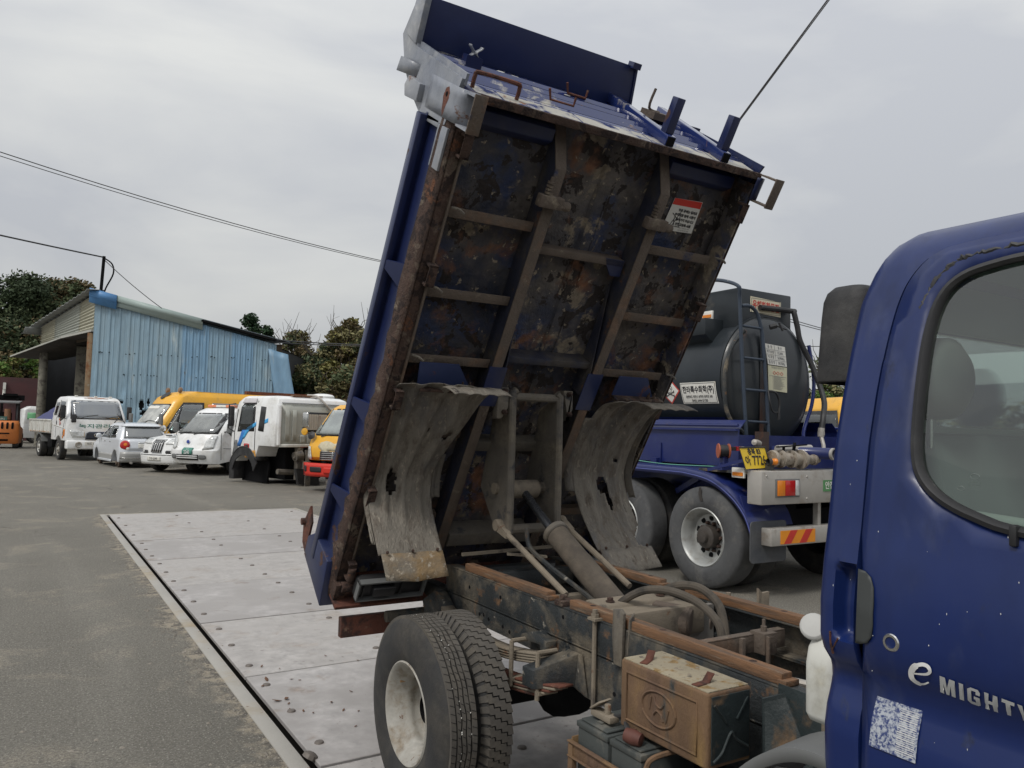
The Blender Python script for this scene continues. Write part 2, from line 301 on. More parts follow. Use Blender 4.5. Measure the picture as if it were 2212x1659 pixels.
# ================================================================ SETTING
def ground_material():
    m = bpy.data.materials.new('worn_asphalt'); m.use_nodes = True
    t = m.node_tree; N = t.nodes; Lk = t.links.new; b = N['Principled BSDF']
    co = N.new('ShaderNodeTexCoord'); V = co.outputs['Object']
    def noise(s, d=6.0, rg=0.6, dist=0.0, st=None):
        n = N.new('ShaderNodeTexNoise'); n.inputs['Scale'].default_value = s; n.inputs['Detail'].default_value = d; n.inputs['Roughness'].default_value = rg; n.inputs['Distortion'].default_value = dist
        if st:
            mpp = N.new('ShaderNodeMapping'); mpp.inputs['Scale'].default_value = st; Lk(V, mpp.inputs['Vector']); Lk(mpp.outputs[0], n.inputs['Vector'])
        else: Lk(V, n.inputs['Vector'])
        return n.outputs[0]
    def rng(s, a, b_, c=0.0, d=1.0):
        r = N.new('ShaderNodeMapRange'); r.inputs['From Min'].default_value = a; r.inputs['From Max'].default_value = b_; r.inputs['To Min'].default_value = c; r.inputs['To Max'].default_value = d; Lk(s, r.inputs['Value']); return r.outputs[0]
    def mix(fac, c1, c2):
        k = N.new('ShaderNodeMixRGB'); Lk(fac, k.inputs[0])
        for i, c in ((1, c1), (2, c2)):
            if isinstance(c, tuple): k.inputs[i].default_value = (*c, 1)
            else: Lk(c, k.inputs[i])
        return k.outputs[0]
    c = mix(rng(noise(0.35, 5), 0.35, 0.65), (0.152, 0.143, 0.120), (0.210, 0.197, 0.166))
    c = mix(rng(noise(1.3, 8, 0.65, 0.6), 0.54, 0.68), c, (0.31, 0.275, 0.215))             # dried mud and dust
    c = mix(rng(noise(0.22, 7, 0.6, 0.8), 0.60, 0.72), c, (0.13, 0.121, 0.105))             # old oil
    c = mix(rng(noise(0.5, 4, 0.5, 0.2, (2.6, 0.22, 1)), 0.56, 0.72, 0, 0.5), c, (0.30, 0.285, 0.245))   # tyre-worn lanes
    c = mix(rng(noise(50, 6, 0.8), 0.43, 0.60, 0, 0.85), c, (0.10, 0.093, 0.08))           # grain
    c = mix(rng(noise(11, 6, 0.75), 0.52, 0.66, 0, 0.45), c, (0.11, 0.103, 0.09))
    ex = N.new('ShaderNodeSeparateXYZ'); Lk(V, ex.inputs[0])
    lip = N.new('ShaderNodeMath'); lip.operation = 'MULTIPLY_ADD'; Lk(noise(2.2, 7, 0.7), lip.inputs[0]); lip.inputs[1].default_value = 0.75; Lk(ex.outputs['X'], lip.inputs[2])
    near = N.new('ShaderNodeMath'); near.operation = 'MULTIPLY'; Lk(rng(lip.outputs[0], 0.16, 0.27), near.inputs[0]); Lk(rng(ex.outputs['X'], 0.3, 0.29), near.inputs[1])
    n2 = N.new('ShaderNodeMath'); n2.operation = 'MULTIPLY'; Lk(near.outputs[0], n2.inputs[0]); Lk(rng(ex.outputs['Y'], 10.95, 10.9), n2.inputs[1])
    c = mix(n2.outputs[0], c, mix(rng(noise(9, 6, 0.7), 0.44, 0.56), (0.105, 0.094, 0.08), (0.30, 0.262, 0.20)))   # broken edge against the deck
    c = mix(rng(noise(85, 3, 0.6), 0.57, 0.66, 0, 0.9), c, (0.36, 0.34, 0.30))              # stone specks
    vo = N.new('ShaderNodeTexVoronoi'); vo.feature = 'DISTANCE_TO_EDGE'; vo.inputs['Scale'].default_value = 0.33
    dm = N.new('ShaderNodeVectorMath'); dm.operation = 'ADD'; nn = N.new('ShaderNodeTexNoise'); nn.inputs['Scale'].default_value = 1.2; nn.inputs['Detail'].default_value = 8; Lk(V, nn.inputs['Vector'])
    Lk(V, dm.inputs[0]); Lk(nn.outputs['Color'], dm.inputs[1]); Lk(dm.outputs[0], vo.inputs['Vector'])
    crack = rng(vo.outputs['Distance'], 0.002, 0.006, 1, 0)
    cm_ = N.new('ShaderNodeMath'); cm_.operation = 'MULTIPLY'; Lk(crack, cm_.inputs[0]); Lk(rng(noise(0.4, 3), 0.52, 0.62), cm_.inputs[1])
    c = mix(cm_.outputs[0], c, (0.05, 0.047, 0.042))
    Lk(c, b.inputs['Base Color']); b.inputs['Roughness'].default_value = 0.9
    bp = N.new('ShaderNodeBump'); bp.inputs['Strength'].default_value = 0.8; bp.inputs['Distance'].default_value = 0.02
    ad = N.new('ShaderNodeMath'); ad.operation = 'ADD'; Lk(noise(55, 6, 0.7), ad.inputs[0]); Lk(rng(noise(7, 5), 0, 1, 0, 0.8), ad.inputs[1]); Lk(ad.outputs[0], bp.inputs['Height'])
    Lk(bp.outputs[0], b.inputs['Normal'])
    return m
M_ground = ground_material()

# pit of the weighbridge: PX0..PX1 wide, PY0..PY1 long, turned slightly
WBROT = R(0.77)
WB = thing('weighbridge', 'grey steel plate weighbridge deck set into the asphalt under the dump truck', 'weighbridge', (1.15, 3.6, 0), WBROT, kind='structure')
PX0, PX1, PY0, PY1 = -0.06, 3.16, -6.0, 10.76
g = MB()
B_ = 600
xs = [-B_, PX0, PX1, B_]; ys = [-B_, PY0, PY1, B_]
for i in range(3):
    for j in range(3):
        if i == 1 and j == 1: continue
        g.add([(xs[i], ys[j], 0), (xs[i + 1], ys[j], 0), (xs[i + 1], ys[j + 1], 0), (xs[i], ys[j + 1], 0)], [(0, 1, 2, 3)])
gr = g.build('ground', M_ground, smooth=10); gr.location = (1.15, 3.6, 0); gr.rotation_euler = (0, 0, WBROT)
gr['kind'] = 'structure'
M_plate = mat('weighbridge_grey_steel', (0.375, 0.355, 0.338), 0.55, 0, 0.05, 0.9, [((0.345, 0.325, 0.31), 0.40, 1.4, 0.18, 0.5), ((0.405, 0.387, 0.372), 0.25, 3.6, 0.14, 0.6), ((0.31, 0.265, 0.225), 0.16, 3.2, 0.10, 0.7), ((0.18, 0.14, 0.11), 0.08, 45.0, 0.02, 0.8), ((0.24, 0.22, 0.205), 0.14, 14.0, 0.05, 0.6)], bump=0.12, bscale=80)
M_plate2 = mat('weighbridge_grey_steel_darker', (0.31, 0.292, 0.28), 0.52, 0, 0.05, 0.8, [((0.43, 0.41, 0.40), 0.3, 1.7, 0.15, 0.5), ((0.26, 0.22, 0.19), 0.16, 3.2, 0.06, 0.7), ((0.20, 0.16, 0.13), 0.06, 50.0, 0.02, 0.8)], bump=0.12, bscale=80)
M_edge = mat('weighbridge_edge_steel', (0.34, 0.325, 0.295), 0.6, 0, 0.08, 2.0, [((0.30, 0.215, 0.10), 0.20, 1.2, 0.12, 0.8), ((0.14, 0.08, 0.05), 0.10, 14.0, 0.03, 0.9)], bump=0.2)
M_pit = mat('weighbridge_pit_dark', (0.02, 0.017, 0.015), 0.95)  # near-black lining of the pit
p = MB()
p.add([(PX0, PY0, -0.35), (PX1, PY0, -0.35), (PX1, PY1, -0.35), (PX0, PY1, -0.35)], [(0, 1, 2, 3)])
for a, b in (((PX0, PY0), (PX0, PY1)), ((PX1, PY1), (PX1, PY0)), ((PX0, PY1), (PX1, PY1)), ((PX1, PY0), (PX0, PY0))):
    p.add([(*a, -0.35), (*b, -0.35), (*b, -0.03), (*a, -0.03)], [(0, 1, 2, 3)])
p.build('pit', M_pit, WB)
SLOT0, SLOT1 = 0.015, 0.062
MB().box(PX0 - 0.01, SLOT0, PY0, PY1 + 0.02, -0.03, 0.007).build('edge_strip', M_edge, WB, bevel=0.003)
MB().box(PX1 - 0.07, PX1 + 0.01, PY0, PY1 + 0.02, -0.03, 0.007).build('edge_strip', M_edge, WB, bevel=0.003)
MB().box(SLOT0 + 0.001, PX1 - 0.071, PY1 - 0.04, PY1 + 0.02, -0.03, 0.006).build('edge_strip', M_edge, WB, bevel=0.003)
bolt_me = None
def bolt_mesh():
    b = MB(); b.lathe([(0.0, 0.011), (0.012, 0.011), (0.020, 0.009), (0.024, 0.003), (0.025, 0.0)], (0, 0, 0), (0, 0, 1), 10)
    return b
seams = [PY0, -3.15, -1.57, 0.0, 1.46, 2.93, 4.47, 6.02, 7.61, PY1 - 0.05]
M_bolt = mat('bolt_head_dull_steel', (0.15, 0.13, 0.115), 0.6, 0.2, 0.15, 20)
for i in range(len(seams) - 1):
    y0, y1 = seams[i], seams[i + 1]
    dz = random.uniform(-0.0025, 0.0025)
    x1 = PX1 - 0.082
    # corner plates: far right corner is cut off
    poly = [(SLOT1, y0 + 0.011), (x1, y0 + 0.011), (x1, y1 - 0.011), (SLOT1, y1 - 0.011)]
    pl = MB().prism([(x, y, -0.02) for x, y in poly], (0, 0, 0.025 + dz)).build('steel_plate', M_plate if i % 2 == 0 else M_plate2, WB, bevel=0.003, seg=1)
    n = 3
    for cx_ in (0.145, 1.02, 1.91, 2.92):
        for k in range(n):
            yy = y0 + (k + 0.5) * (y1 - y0) / n
            if yy < -3.4: continue
            if cx_ in (1.02, 1.91) and random.random() < 0.1: continue
            px, py = cx_ + random.uniform(-0.012, 0.012), yy + random.uniform(-0.03, 0.03)
            if bolt_me is None:
                bo = bolt_mesh().build('bolt', M_bolt, pl, root=WB); bolt_me = bo.data
            else:
                bo = bpy.data.objects.new('bolt', bolt_me); COL.objects.link(bo); bo.parent = pl
            bo.location = (px, py, 0.005 + dz); bo.rotation_euler = (0, 0, random.uniform(0, 3))
# a washer-headed bolt wedged in the slot beside the deck
b = MB(); b.lathe([(0, 0.03), (0.02, 0.028), (0.036, 0.02), (0.04, 0.0)], (0.045, 0.12, 0.004), (0.5, 0, 0.9), 10)
b.build('bolt', M_bolt, WB)
# broken asphalt lip along the deck edge, loose grit
cr = MB()
rr = random.Random(5)
for i in range(520):
    y = rr.uniform(-1.5, 10.2); x = -0.08 - abs(rr.gauss(0, 0.11)); s = rr.uniform(0.004, 0.016); a = rr.uniform(0, 6.28)
    q = Matrix.Rotation(a, 3, 'Z')
    pts = [q @ Vector((s, 0, 0)), q @ Vector((0, s * 0.8, 0)), q @ Vector((-s, 0.1 * s, 0)), q @ Vector((0, -s, 0))]
    cr.add([tuple(Vector((x, y, 0.001)) + v) for v in pts] + [(x, y, s * 0.7)], [(0, 1, 4), (1, 2, 4), (2, 3, 4), (3, 0, 4)])
for i in range(900):
    d = rr.uniform(2.0, 30); x = rr.uniform(-9, 0.1) if d < 9 else rr.uniform(-9, 9); y = d - 3.6
    if PX0 < x < PX1 and y < PY1: continue
    s = rr.uniform(0.005, 0.018) * (1 + d * 0.03); a = rr.uniform(0, 6.28); q = Matrix.Rotation(a, 3, 'Z')
    pts = [q @ Vector((s, 0, 0)), q @ Vector((0, s * 0.8, 0)), q @ Vector((-s, 0.1 * s, 0)), q @ Vector((0, -s, 0))]
    s *= 0.75; cr.add([tuple(Vector((x, y, 0.001)) + v) for v in pts] + [(x, y, s * 0.6)], [(0, 1, 4), (1, 2, 4), (2, 3, 4), (3, 0, 4)])
M_grit = mat('loose_grit', (0.22, 0.20, 0.17), 0.95, 0, 0.5, 3.0)
gt = cr.build('gravel', M_grit, smooth=20); gt.location = (1.15, 3.6, 0); gt.rotation_euler = (0, 0, WBROT)
tag(gt, 'loose grit and crumbs of asphalt scattered over the yard', None, None, 'stuff')

# dry leaves on the deck
M_leafb = mat('dry_leaf_brown', (0.13, 0.065, 0.035), 0.8, 0, 0.3, 30)
leaf_src = None
def leaf_mesh():
    pts = [(0, -1), (0.34, -0.45), (0.42, 0.05), (0.26, 0.55), (0, 1), (-0.26, 0.55), (-0.42, 0.05), (-0.34, -0.45)]
    vs = [(0, y * 0.9, 0.10 + 0.12 * y * y) for y in (-0.5, 0.0, 0.5)]
    b = MB(); ring = [(x, y, 0.05 + 0.35 * abs(x) + 0.2 * y * y) for x, y in pts]
    b.add(ring + [(0, 0, 0.02)], [(i, (i + 1) % 8, 8) for i in range(8)]); return b
leaf_xy = [(1.33, 5.22), (1.29, 4.94), (1.42, 5.12), (1.24, 4.83), (1.25, 4.54), (1.31, 4.55), (1.34, 4.32), (1.28, 4.37), (1.38, 4.27), (1.54, 4.23), (1.52, 4.38), (1.61, 4.18), (1.77, 5.26), (1.93, 5.06), (1.52, 3.98), (1.43, 4.88), (1.47, 4.84), (1.30, 4.47), (1.68, 4.5)]
for i, (x, y) in enumerate(leaf_xy):
    if leaf_src is None: o = leaf_mesh().build('dry_leaf', M_leafb, smooth=80, solid=0.06); leaf_src = o
    else: o = leaf_src.copy(); COL.objects.link(o)
    s = random.uniform(0.010, 0.018) if i not in (1, 4, 5) else 0.028
    o.scale = (s, s, s); o.location = (x, y, 0.009); o.rotation_euler = (random.uniform(-.25, .25), random.uniform(-.25, .25), random.uniform(0, 6))
    tag(o, 'curled brown dry leaf lying on the grey weighbridge deck left of the truck tyre', 'leaf', 'dry leaves on the weighbridge deck')

# ================================================================ DUMP TRUCK
TXC = 2.205
DT = thing('dump_truck', 'dark blue tipper truck with raised rusty load bed, bare chassis and MIGHTY lettering', 'dump truck', (TXC, 3.05, 0))
PHI = R(59.0)
BO = Vector((2.21, 3.979, 0.696)); EU = Vector((0, -math.cos(PHI), math.sin(PHI))); EW = Vector((0, math.sin(PHI), math.cos(PHI))); EV = Vector((1, 0, 0))
def bed(p): return tuple(BO + EU * p[0] + EV * p[1] + EW * p[2])     # (along, across, up out of the floor)
def D(name, mb, m, parent=None, **k): return mb.build(name, m, parent or DT, root=DT, world=True, **k)

# ---------------- load bed: floor, beams, sills (part) and its pieces
FL = 0.125
b = MB(bed); rr = random.Random(3)
n1, n2 = 30, 18
rows = []
for i in range(n1 + 1):
    u = 0.02 + 2.60 * i / n1
    rows.append([(u, -0.838 + 1.676 * j / n2, FL + rr.gauss(0, 0.0035)) for j in range(n2 + 1)])
b.grid(rows); b.grid([[(u, v, w + 0.02) for u, v, w in r] for r in rows])
BED = D('load_bed', b, M_bedrust, smooth=60)
def BP(name, mb, m, **k): return D(name, mb, m, BED, **k)
for s in (-1, 1):                                   # two long box beams with cut noses
    b = MB(bed)
    v0, v1 = (0.283, 0.332)
    prof = [(0.02, 0.0), (2.40, 0.0), (2.57, 0.118), (0.02, 0.118)]
    b.prism([(u, s * v0, w) for u, w in prof], (0, s * (v1 - v0), 0)); BP('long_beam', b, M_web, bevel=0.004); b = MB(bed); a0, a1 = sorted((s * 0.279, s * 0.336)); b.box(0.02, 2.405, a0, a1, -0.004, 0.0035); BP('beam_flange', b, M_beam, bevel=0.002); b = MB(bed); b.prism([(2.405, s * 0.279, -0.004), (2.405, s * 0.336, -0.004), (2.575, s * 0.336, 0.112), (2.575, s * 0.279, 0.112)], (0, 0, 0.006)); BP('beam_nose', b, M_beam)
    b = MB(bed); b.prism([(1.28, s * 0.262, -0.004), (1.44, s * 0.262, -0.004), (1.90, s * 0.262, 0.10), (1.28, s * 0.262, 0.10)], (0, -s * 0.006, 0)); BP('gusset_plate', b, M_web)
    b = MB(bed); b.box(1.20, 1.42, s * 0.30 - 0.05, s * 0.30 + 0.05, -0.006, -0.001); BP('wear_plate', b, M_bedblue)
    # side sill: outer C rail with lip, and inner rail
    b = MB(bed)
    vi = 0.785 if s < 0 else 0.822
    b.box(0.0, 2.56, min(s * 0.845, s * (vi + .01)), max(s * 0.845, s * (vi + .01)), -0.002, 0.030); BP('side_sill', b, M_sill, bevel=0.004)
    b = MB(bed); b.box(0.0, 2.56, min(s * (vi + .01), s * vi), max(s * (vi + .01), s * vi), -0.012, 0.115); BP('sill_web', b, M_beam if s < 0 else M_bedrust, bevel=0.003)
    b = MB(bed); rr2 = random.Random(7 + s); rows = []
    for i in range(46):                             # ragged rusted outer flange of the sill
        u = 2.60 * i / 45
        e = 0.03 * abs(rr2.gauss(0, 1)) if u < 1.7 else 0.006 * abs(rr2.gauss(0, 1))
        rows.append([(u, s * 0.850, -0.004), (u, s * 0.862, 0.035), (u, s * 0.872, 0.085 - min(e, 0.06) + 0.02)])
    b.grid(rows); BP('sill_flange', b, M_sill, solid=0.006, smooth=50)
    for u in (0.16, 0.62, 1.18, 1.80, 2.36):        # tie-down brackets on the sill
        b = MB(bed); b.box(u, u + 0.10, s * 0.80 - 0.022, s * 0.80 + 0.022, -0.05, -0.044); b.box(u, u + 0.012, s * 0.80 - 0.022, s * 0.80 + 0.022, -0.05, 0.0); b.box(u + 0.088, u + 0.1, s * 0.80 - 0.022, s * 0.80 + 0.022, -0.05, 0.0)
        BP('tie_bracket', b, M_sill, bevel=0.003)
# cross members, deeper in the outer bays
for s in (-1, 1):
    for u in (1.43, 1.765, 2.135):
        b = MB(bed); a0, a1 = sorted((s * 0.338, s * 0.783))
        b.box(u - 0.035, u + 0.012, a0, a1, 0.028, 0.034); b.box(u - 0.035, u - 0.029, a0, a1, 0.034, 0.124); BP('cross_member', b, M_beam, bevel=0.003)
    b = MB(bed); a0, a1 = sorted((s * 0.345, s * 0.775)); b.prism([(2.47, a0, 0.122), (2.50, a0, 0.075), (2.555, a0, 0.075), (2.575, a0, 0.122)], (0, a1 - a0, 0)); BP('cross_member', b, M_bedblue, bevel=0.004)
    b = MB(bed); a0, a1 = sorted((s * 0.338, s * 0.783)); b.box(0.42, 0.47, a0, a1, 0.08, 0.12); BP('cross_member', b, M_beam); b = MB(bed); b.box(0.95, 0.99, a0, a1, 0.09, 0.12); BP('cross_member', b, M_beam)
b = MB(bed); b.box(2.0, 2.035, -0.263, 0.263, 0.05, 0.056); b.box(2.029, 2.035, -0.263, 0.263, 0.056, 0.124); BP('cross_member', b, M_beam, bevel=0.003)
b = MB(bed); b.prism([(2.035, 0.14, 0.05), (2.035, 0.26, 0.05), (1.95, 0.26, 0.05), (1.95, 0.20, 0.05), (2.01, 0.15, 0.05)], (0, 0, 0.008)); BP('bracket', b, M_bedblue)
for q in ((1.435, 1.47, 0.02, 0.124), (0.90, 0.96, 0.04, 0.12), (0.30, 0.38, 0.0, 0.12)):
    b = MB(bed); b.box(q[0], q[1], -0.263, 0.263, q[2], q[3]); BP('cross_member', b, M_web if q[0] > 1 else M_hoist, bevel=0.003)
b = MB(bed); b.prism([(0.05, -0.012, 0.124), (0.05, 0.0, 0.108), (0.05, 0.012, 0.124)], (2.5, 0, 0)); b.box(0.05, 2.5, 0.075, 0.083, 0.12, 0.124); BP('weld_seam', b, M_bedrust)
b = MB(bed); b.box(0.02, 0.06, -0.84, 0.84, -0.02, 0.12); b.box(0.0, 0.022, -0.86, 0.86, -0.09, 0.10); BP('rear_cross_member', b, M_rustbar, bevel=0.006)
for v in (-0.31, 0.31):                             # clamps with bolts on the beams
    b = MB(bed); v_ = v + 0.012
    b.box(2.235, 2.29, v_ - 0.09, v_ + 0.035, -0.045, -0.003); b.lathe([(0.0, 0), (0.022, 0), (0.022, 0.05), (0, 0.05)], (2.255, v_ + 0.03, -0.022), (0, 1, 0), 10); BP('clamp', b, M_beam, bevel=0.005)
    b = MB(bed); b.tube([(2.28, v_ - 0.05, -0.02), (2.37, v_ - 0.05, -0.02)], 0.007, 7)
    for q in range(4): b.tube([(2.295 + q * 0.015, v_ - 0.05, -0.02), (2.305 + q * 0.015, v_ - 0.05, -0.02)], 0.016, 8)
    BP('clamp_bolt', b, M_beam)
for u, v in ((2.15, -0.77), (1.79, -0.77), (1.45, -0.77), (0.62, -0.77), (2.15, 0.79), (1.45, 0.79)):   # small welded hooks on the left sill
    b = MB(bed); b.tube(smoothpath([(u, v, 0.0), (u + 0.005, v + 0.02, -0.03), (u - 0.01, v + 0.045, -0.035)], 4), 0.006, 6); BP('hook', b, M_mud)

# warning sticker under the right bay
st = [(2.385, 0.475), (2.395, 0.665), (2.225, 0.672), (2.215, 0.465)]
b = MB(bed); b.prism([(u, v, FL - 0.008) for u, v in st], (0, 0, -0.0015)); ST = BP('warning_sticker', b, M_paper)
def stp(u, v, w=FL - 0.0115): return bed((u, v, w))
b = MB(bed); b.prism([(2.352, 0.474, FL - 0.0096), (2.385, 0.477, FL - 0.0096), (2.393, 0.662, FL - 0.0096), (2.358, 0.664, FL - 0.0096)], (0, 0, -0.001)); BP('red_band', b, M_red)
for i, tx in enumerate(('작동 중에는 절대로', '적재함 밑에 사람이', '들어가지 마십시오', '안전고임목 사용')):
    lettering(tx, 0.0165, local(DT, lambda x, y, i=i: stp(2.330 - i * 0.024 + y, 0.592 + x)), M_print, 'lettering', BED, DT, bold=0.0006)
for i in range(3):
    lettering('사용 전 안전 확인 요망', 0.008, local(DT, lambda x, y, i=i: stp(2.254 - i * 0.012 + y, 0.605 + x)), M_print, 'lettering', BED, DT)
b = MB(bed)                                          # pictogram of a person below a tipped bed
for a in (((2.31, 0.497), (2.28, 0.545)), ((2.28, 0.52), (2.25, 0.505)), ((2.28, 0.52), (2.25, 0.53)), ((2.30, 0.52), (2.28, 0.52)), ((2.245, 0.485), (2.245, 0.57)), ((2.245, 0.57), (2.32, 0.545)), ((2.32, 0.545), (2.245, 0.52))):
    b.bar((a[0][0], a[0][1], FL - 0.0115), (a[1][0], a[1][1], FL - 0.0115), 0.003, 0.001, up=(0, 0, 1))
b.lathe([(0, 0), (0.006, 0), (0.006, 0.001), (0, 0.001)], (2.308, 0.52, FL - 0.0115), (0, 0, 1), 10); BP('pictogram', b, M_print)

M_pale = mat('weathered_sky_glare_paint', (0.27, 0.285, 0.315), 0.45, 0, 0.12, 4.0, [((0.15, 0.17, 0.22), 0.30, 3.0, 0.1, 0.4), ((0.15, 0.07, 0.04), 0.16, 9.0, 0.02, 0.85), ((0.40, 0.40, 0.40), 0.2, 5.0, 0.08, 0.5)], coat=0.15, bump=0.15, bscale=40)  # left corner coloured pale for sky glare on blue paint, plus rust patches
# ---------------- bed side walls, outside is recessed between sill and top rail
M_side = mat('bed_side_blue_paint', (0.011, 0.019, 0.075), 0.36, 0, 0.2, 2.5, [((0.03, 0.04, 0.09), 0.25, 3.0, 0.1, 0.4), (RUSTD, 0.20, 7.0, 0.015, 0.85)], coat=0.2)
for s in (-1, 1):
    b = MB(bed); v0, v1 = sorted((s * 0.842, s * 0.852)); b.box(0.02, 2.60, v0, v1, 0.03, 0.27); SW = BP('side_wall', b, M_side)
    b = MB(bed); v0, v1 = sorted((s * 0.838, s * 0.905)); b.box(0.06, 2.46, v0, v1, 0.245, 0.30); BP('top_rail', b, M_side, bevel=0.006)
    b = MB(bed); v0, v1 = sorted((s * 0.853, s * 0.875)); b.box(0.10, 2.47, v0, v1, 0.245, 0.262); BP('recess_edge', b, M_side)
    for u in (0.50, 1.02, 1.74):                    # slanted stiffeners
        b = MB(bed); b.prism([(u - 0.03, s * 0.854, 0.10), (u + 0.10, s * 0.854, 0.10), (u + 0.06, s * 0.90, 0.244), (u + 0.02, s * 0.90, 0.244)], (0, -s * 0.004, 0.012)); BP('stiffener', b, M_side)
    b = MB(bed); v0, v1 = sorted((s * 0.858, s * 0.872)); b.box(2.28, 2.455, v0, v1, 0.02, 0.12); b.box(2.435, 2.465, v0, v1, 0.12, 0.28); BP('rusty_end_plate', b, M_pale if s < 0 else M_side, bevel=0.003)
    # rear corner post and tail plate
    b = MB(bed); v0, v1 = sorted((s * 0.80, s * 0.90)); b.prism([(-0.07, v0, 0.02), (0.20, v0, 0.06), (0.20, v0, 0.30), (0.10, v0, 0.40), (-0.03, v0, 0.40)], (0, v1 - v0, 0)); BP('corner_post', b, M_side, bevel=0.008)
    b = MB(bed); v0, v1 = sorted((s * 0.885, s * 0.897)); b.prism([(-0.02, v0, 0.40), (0.19, v0, 0.40), (0.25, v0, 0.47), (0.10, v0, 0.52), (0.0, v0, 0.47)], (0, v1 - v0, 0)); b.tube([(0.12, v0 - 0.02, 0.50), (0.12, v1 + 0.02, 0.50)], 0.02, 10); BP('tailgate_hinge', b, M_rustbar)
    # rusted corner: pipe stub and bracket by the lamp
    b = MB(bed); b.tube([(0.10, s * 0.83, -0.03), (0.10, s * 0.74, -0.03)], 0.03, 10); b.tube([(0.16, s * 0.80, -0.05), (0.24, s * 0.80, -0.05)], 0.022, 8); b.box(0.02, 0.12, min(s * 0.86, s * 0.80), max(s * 0.86, s * 0.80), -0.04, 0.03); BP('corner_bracket', b, M_sill, bevel=0.005)
b = MB(bed); b.box(-0.05, -0.01, -0.80, 0.80, 0.06, 0.52); BP('tailgate', b, M_side, bevel=0.006)

# ---------------- front wall of the bed (leaning forward), guard lip, ledge, steps and stake posts
UF, HW = 2.615, 0.56
def uw(w): return UF + 0.085 * w / HW
M_front = mat('bed_front_blue_paint', (0.016, 0.03, 0.13), 0.16, 0, 0.12, 3.0, [((0.40, 0.38, 0.34), 0.24, 5.0, 0.03, 0.5), ((0.20, 0.10, 0.06), 0.10, 8.0, 0.03, 0.8)], coat=0.6)
M_frontw = mat('worn_ledge_paint', (0.40, 0.385, 0.34), 0.5, 0, 0.15, 5.0, [((0.02, 0.035, 0.14), 0.42, 6.0, 0.04, 0.2), ((0.24, 0.12, 0.07), 0.22, 9.0, 0.03, 0.85)])
M_guard = mat('guard_dark_blue', (0.009, 0.019, 0.085), 0.4, 0, 0.1, 1.5, [((0.018, 0.03, 0.10), 0.2, 2.0, 0.15, 0.45)], coat=0.15)
b = MB(bed); b.grid([[(uw(w), -0.848 + 1.696 * i / 12, w) for i in range(13)] for w in (-0.004, 0.10, 0.2, 0.3, 0.4, 0.5, HW)]); FW = BP('front_wall', b, M_front, solid=0.006)
b = MB(bed); b.grid([[(uw(w) + 0.0045, -0.80 + 1.60 * i / 12, w + 0.012 * math.sin(i * 2.1)) for i in range(13)] for w in (0.0, 0.05, 0.10)]); BP('worn_ledge', b, M_frontw)
for w in (0.17, 0.25, 0.34, 0.44):
    b = MB(bed); b.prism([(uw(w - 0.02) + 0.004, -0.82, w - 0.02), (uw(w) + 0.017, -0.82, w), (uw(w + 0.02) + 0.004, -0.82, w + 0.02)], (0, 1.40, 0)); BP('pressed_ridge', b, M_front)
b = MB(bed); b.box(UF - 0.03, UF + 0.004, -0.845, 0.845, -0.022, -0.0045); BP('front_sill_lip', b, M_sill, bevel=0.003)
for i in range(6):
    b = MB(bed); v = -0.50 + i * 0.07; b.prism([(uw(0.48 - i * .012) + 0.006, v, 0.48 - i * .012), (uw(0.48 - i * .012) + 0.006, v + 0.035, 0.48 - i * .012), (uw(.5 - i * .012) + 0.006, v + 0.055, 0.50 - i * .012), (uw(.5 - i * .012) + 0.006, v + 0.02, 0.50 - i * .012)], (0.003, 0, 0)); BP('vent_slot', b, M_paper)
b = MB(bed); b.prism([(2.715, -0.862, HW + 0.01), (2.700, -0.82, HW + 0.005), (2.700, 0.345, HW + 0.005), (2.905, 0.30, HW + 0.005), (2.905, -0.85, HW + 0.005)], (0, 0, 0.010)); BP('cab_guard', b, M_guard, bevel=0.002)
b = MB(bed); b.prism([(2.690, 0.346, HW), (2.905, 0.302, HW), (2.905, 0.316, HW), (2.690, 0.360, HW)], (0, 0, 0.045)); b.box(2.895, 2.925, 0.268, 0.318, HW - 0.02, HW + 0.03); BP('guard_edge', b, M_side)
b = MB(bed); b.bar((2.695, 0.36, HW + 0.01), (2.700, 0.855, HW + 0.01), 0.03, 0.03); BP('wall_top_rail', b, M_side)
# left side return of wall and guard, right return
b = MB(bed); b.prism([(UF - 0.02, -0.85, 0.02), (2.655, -0.85, 0.0), (2.695, -0.85, 0.545), (2.72, -0.85, 0.565), (2.905, -0.85, 0.565), (2.905, -0.85, 0.66), (2.72, -0.85, 0.755), (2.60, -0.85, 0.65), (2.52, -0.85, 0.53), (2.44, -0.85, 0.33), (2.46, -0.85, 0.06)], (0, -0.022, 0)); BP('side_return', b, M_pale); b = MB(bed); b.prism([(2.70, -0.85, 0.555), (2.91, -0.85, 0.555), (2.91, -0.85, 0.66), (2.73, -0.85, 0.69)], (0, -0.03, 0)); BP('guard_side', b, M_pale, bevel=0.004)
b = MB(bed); b.bar((2.655, -0.853, 0.0), (2.697, -0.853, 0.545), 0.045, 0.012, up=(0, 1, 0)); BP('return_flange', b, M_pale)
b = MB(bed); b.prism([(UF - 0.02, 0.85, 0.02), (2.655, 0.85, 0.0), (2.70, 0.85, HW), (2.44, 0.85, HW)], (0, 0.012, 0)); BP('side_return', b, M_side)
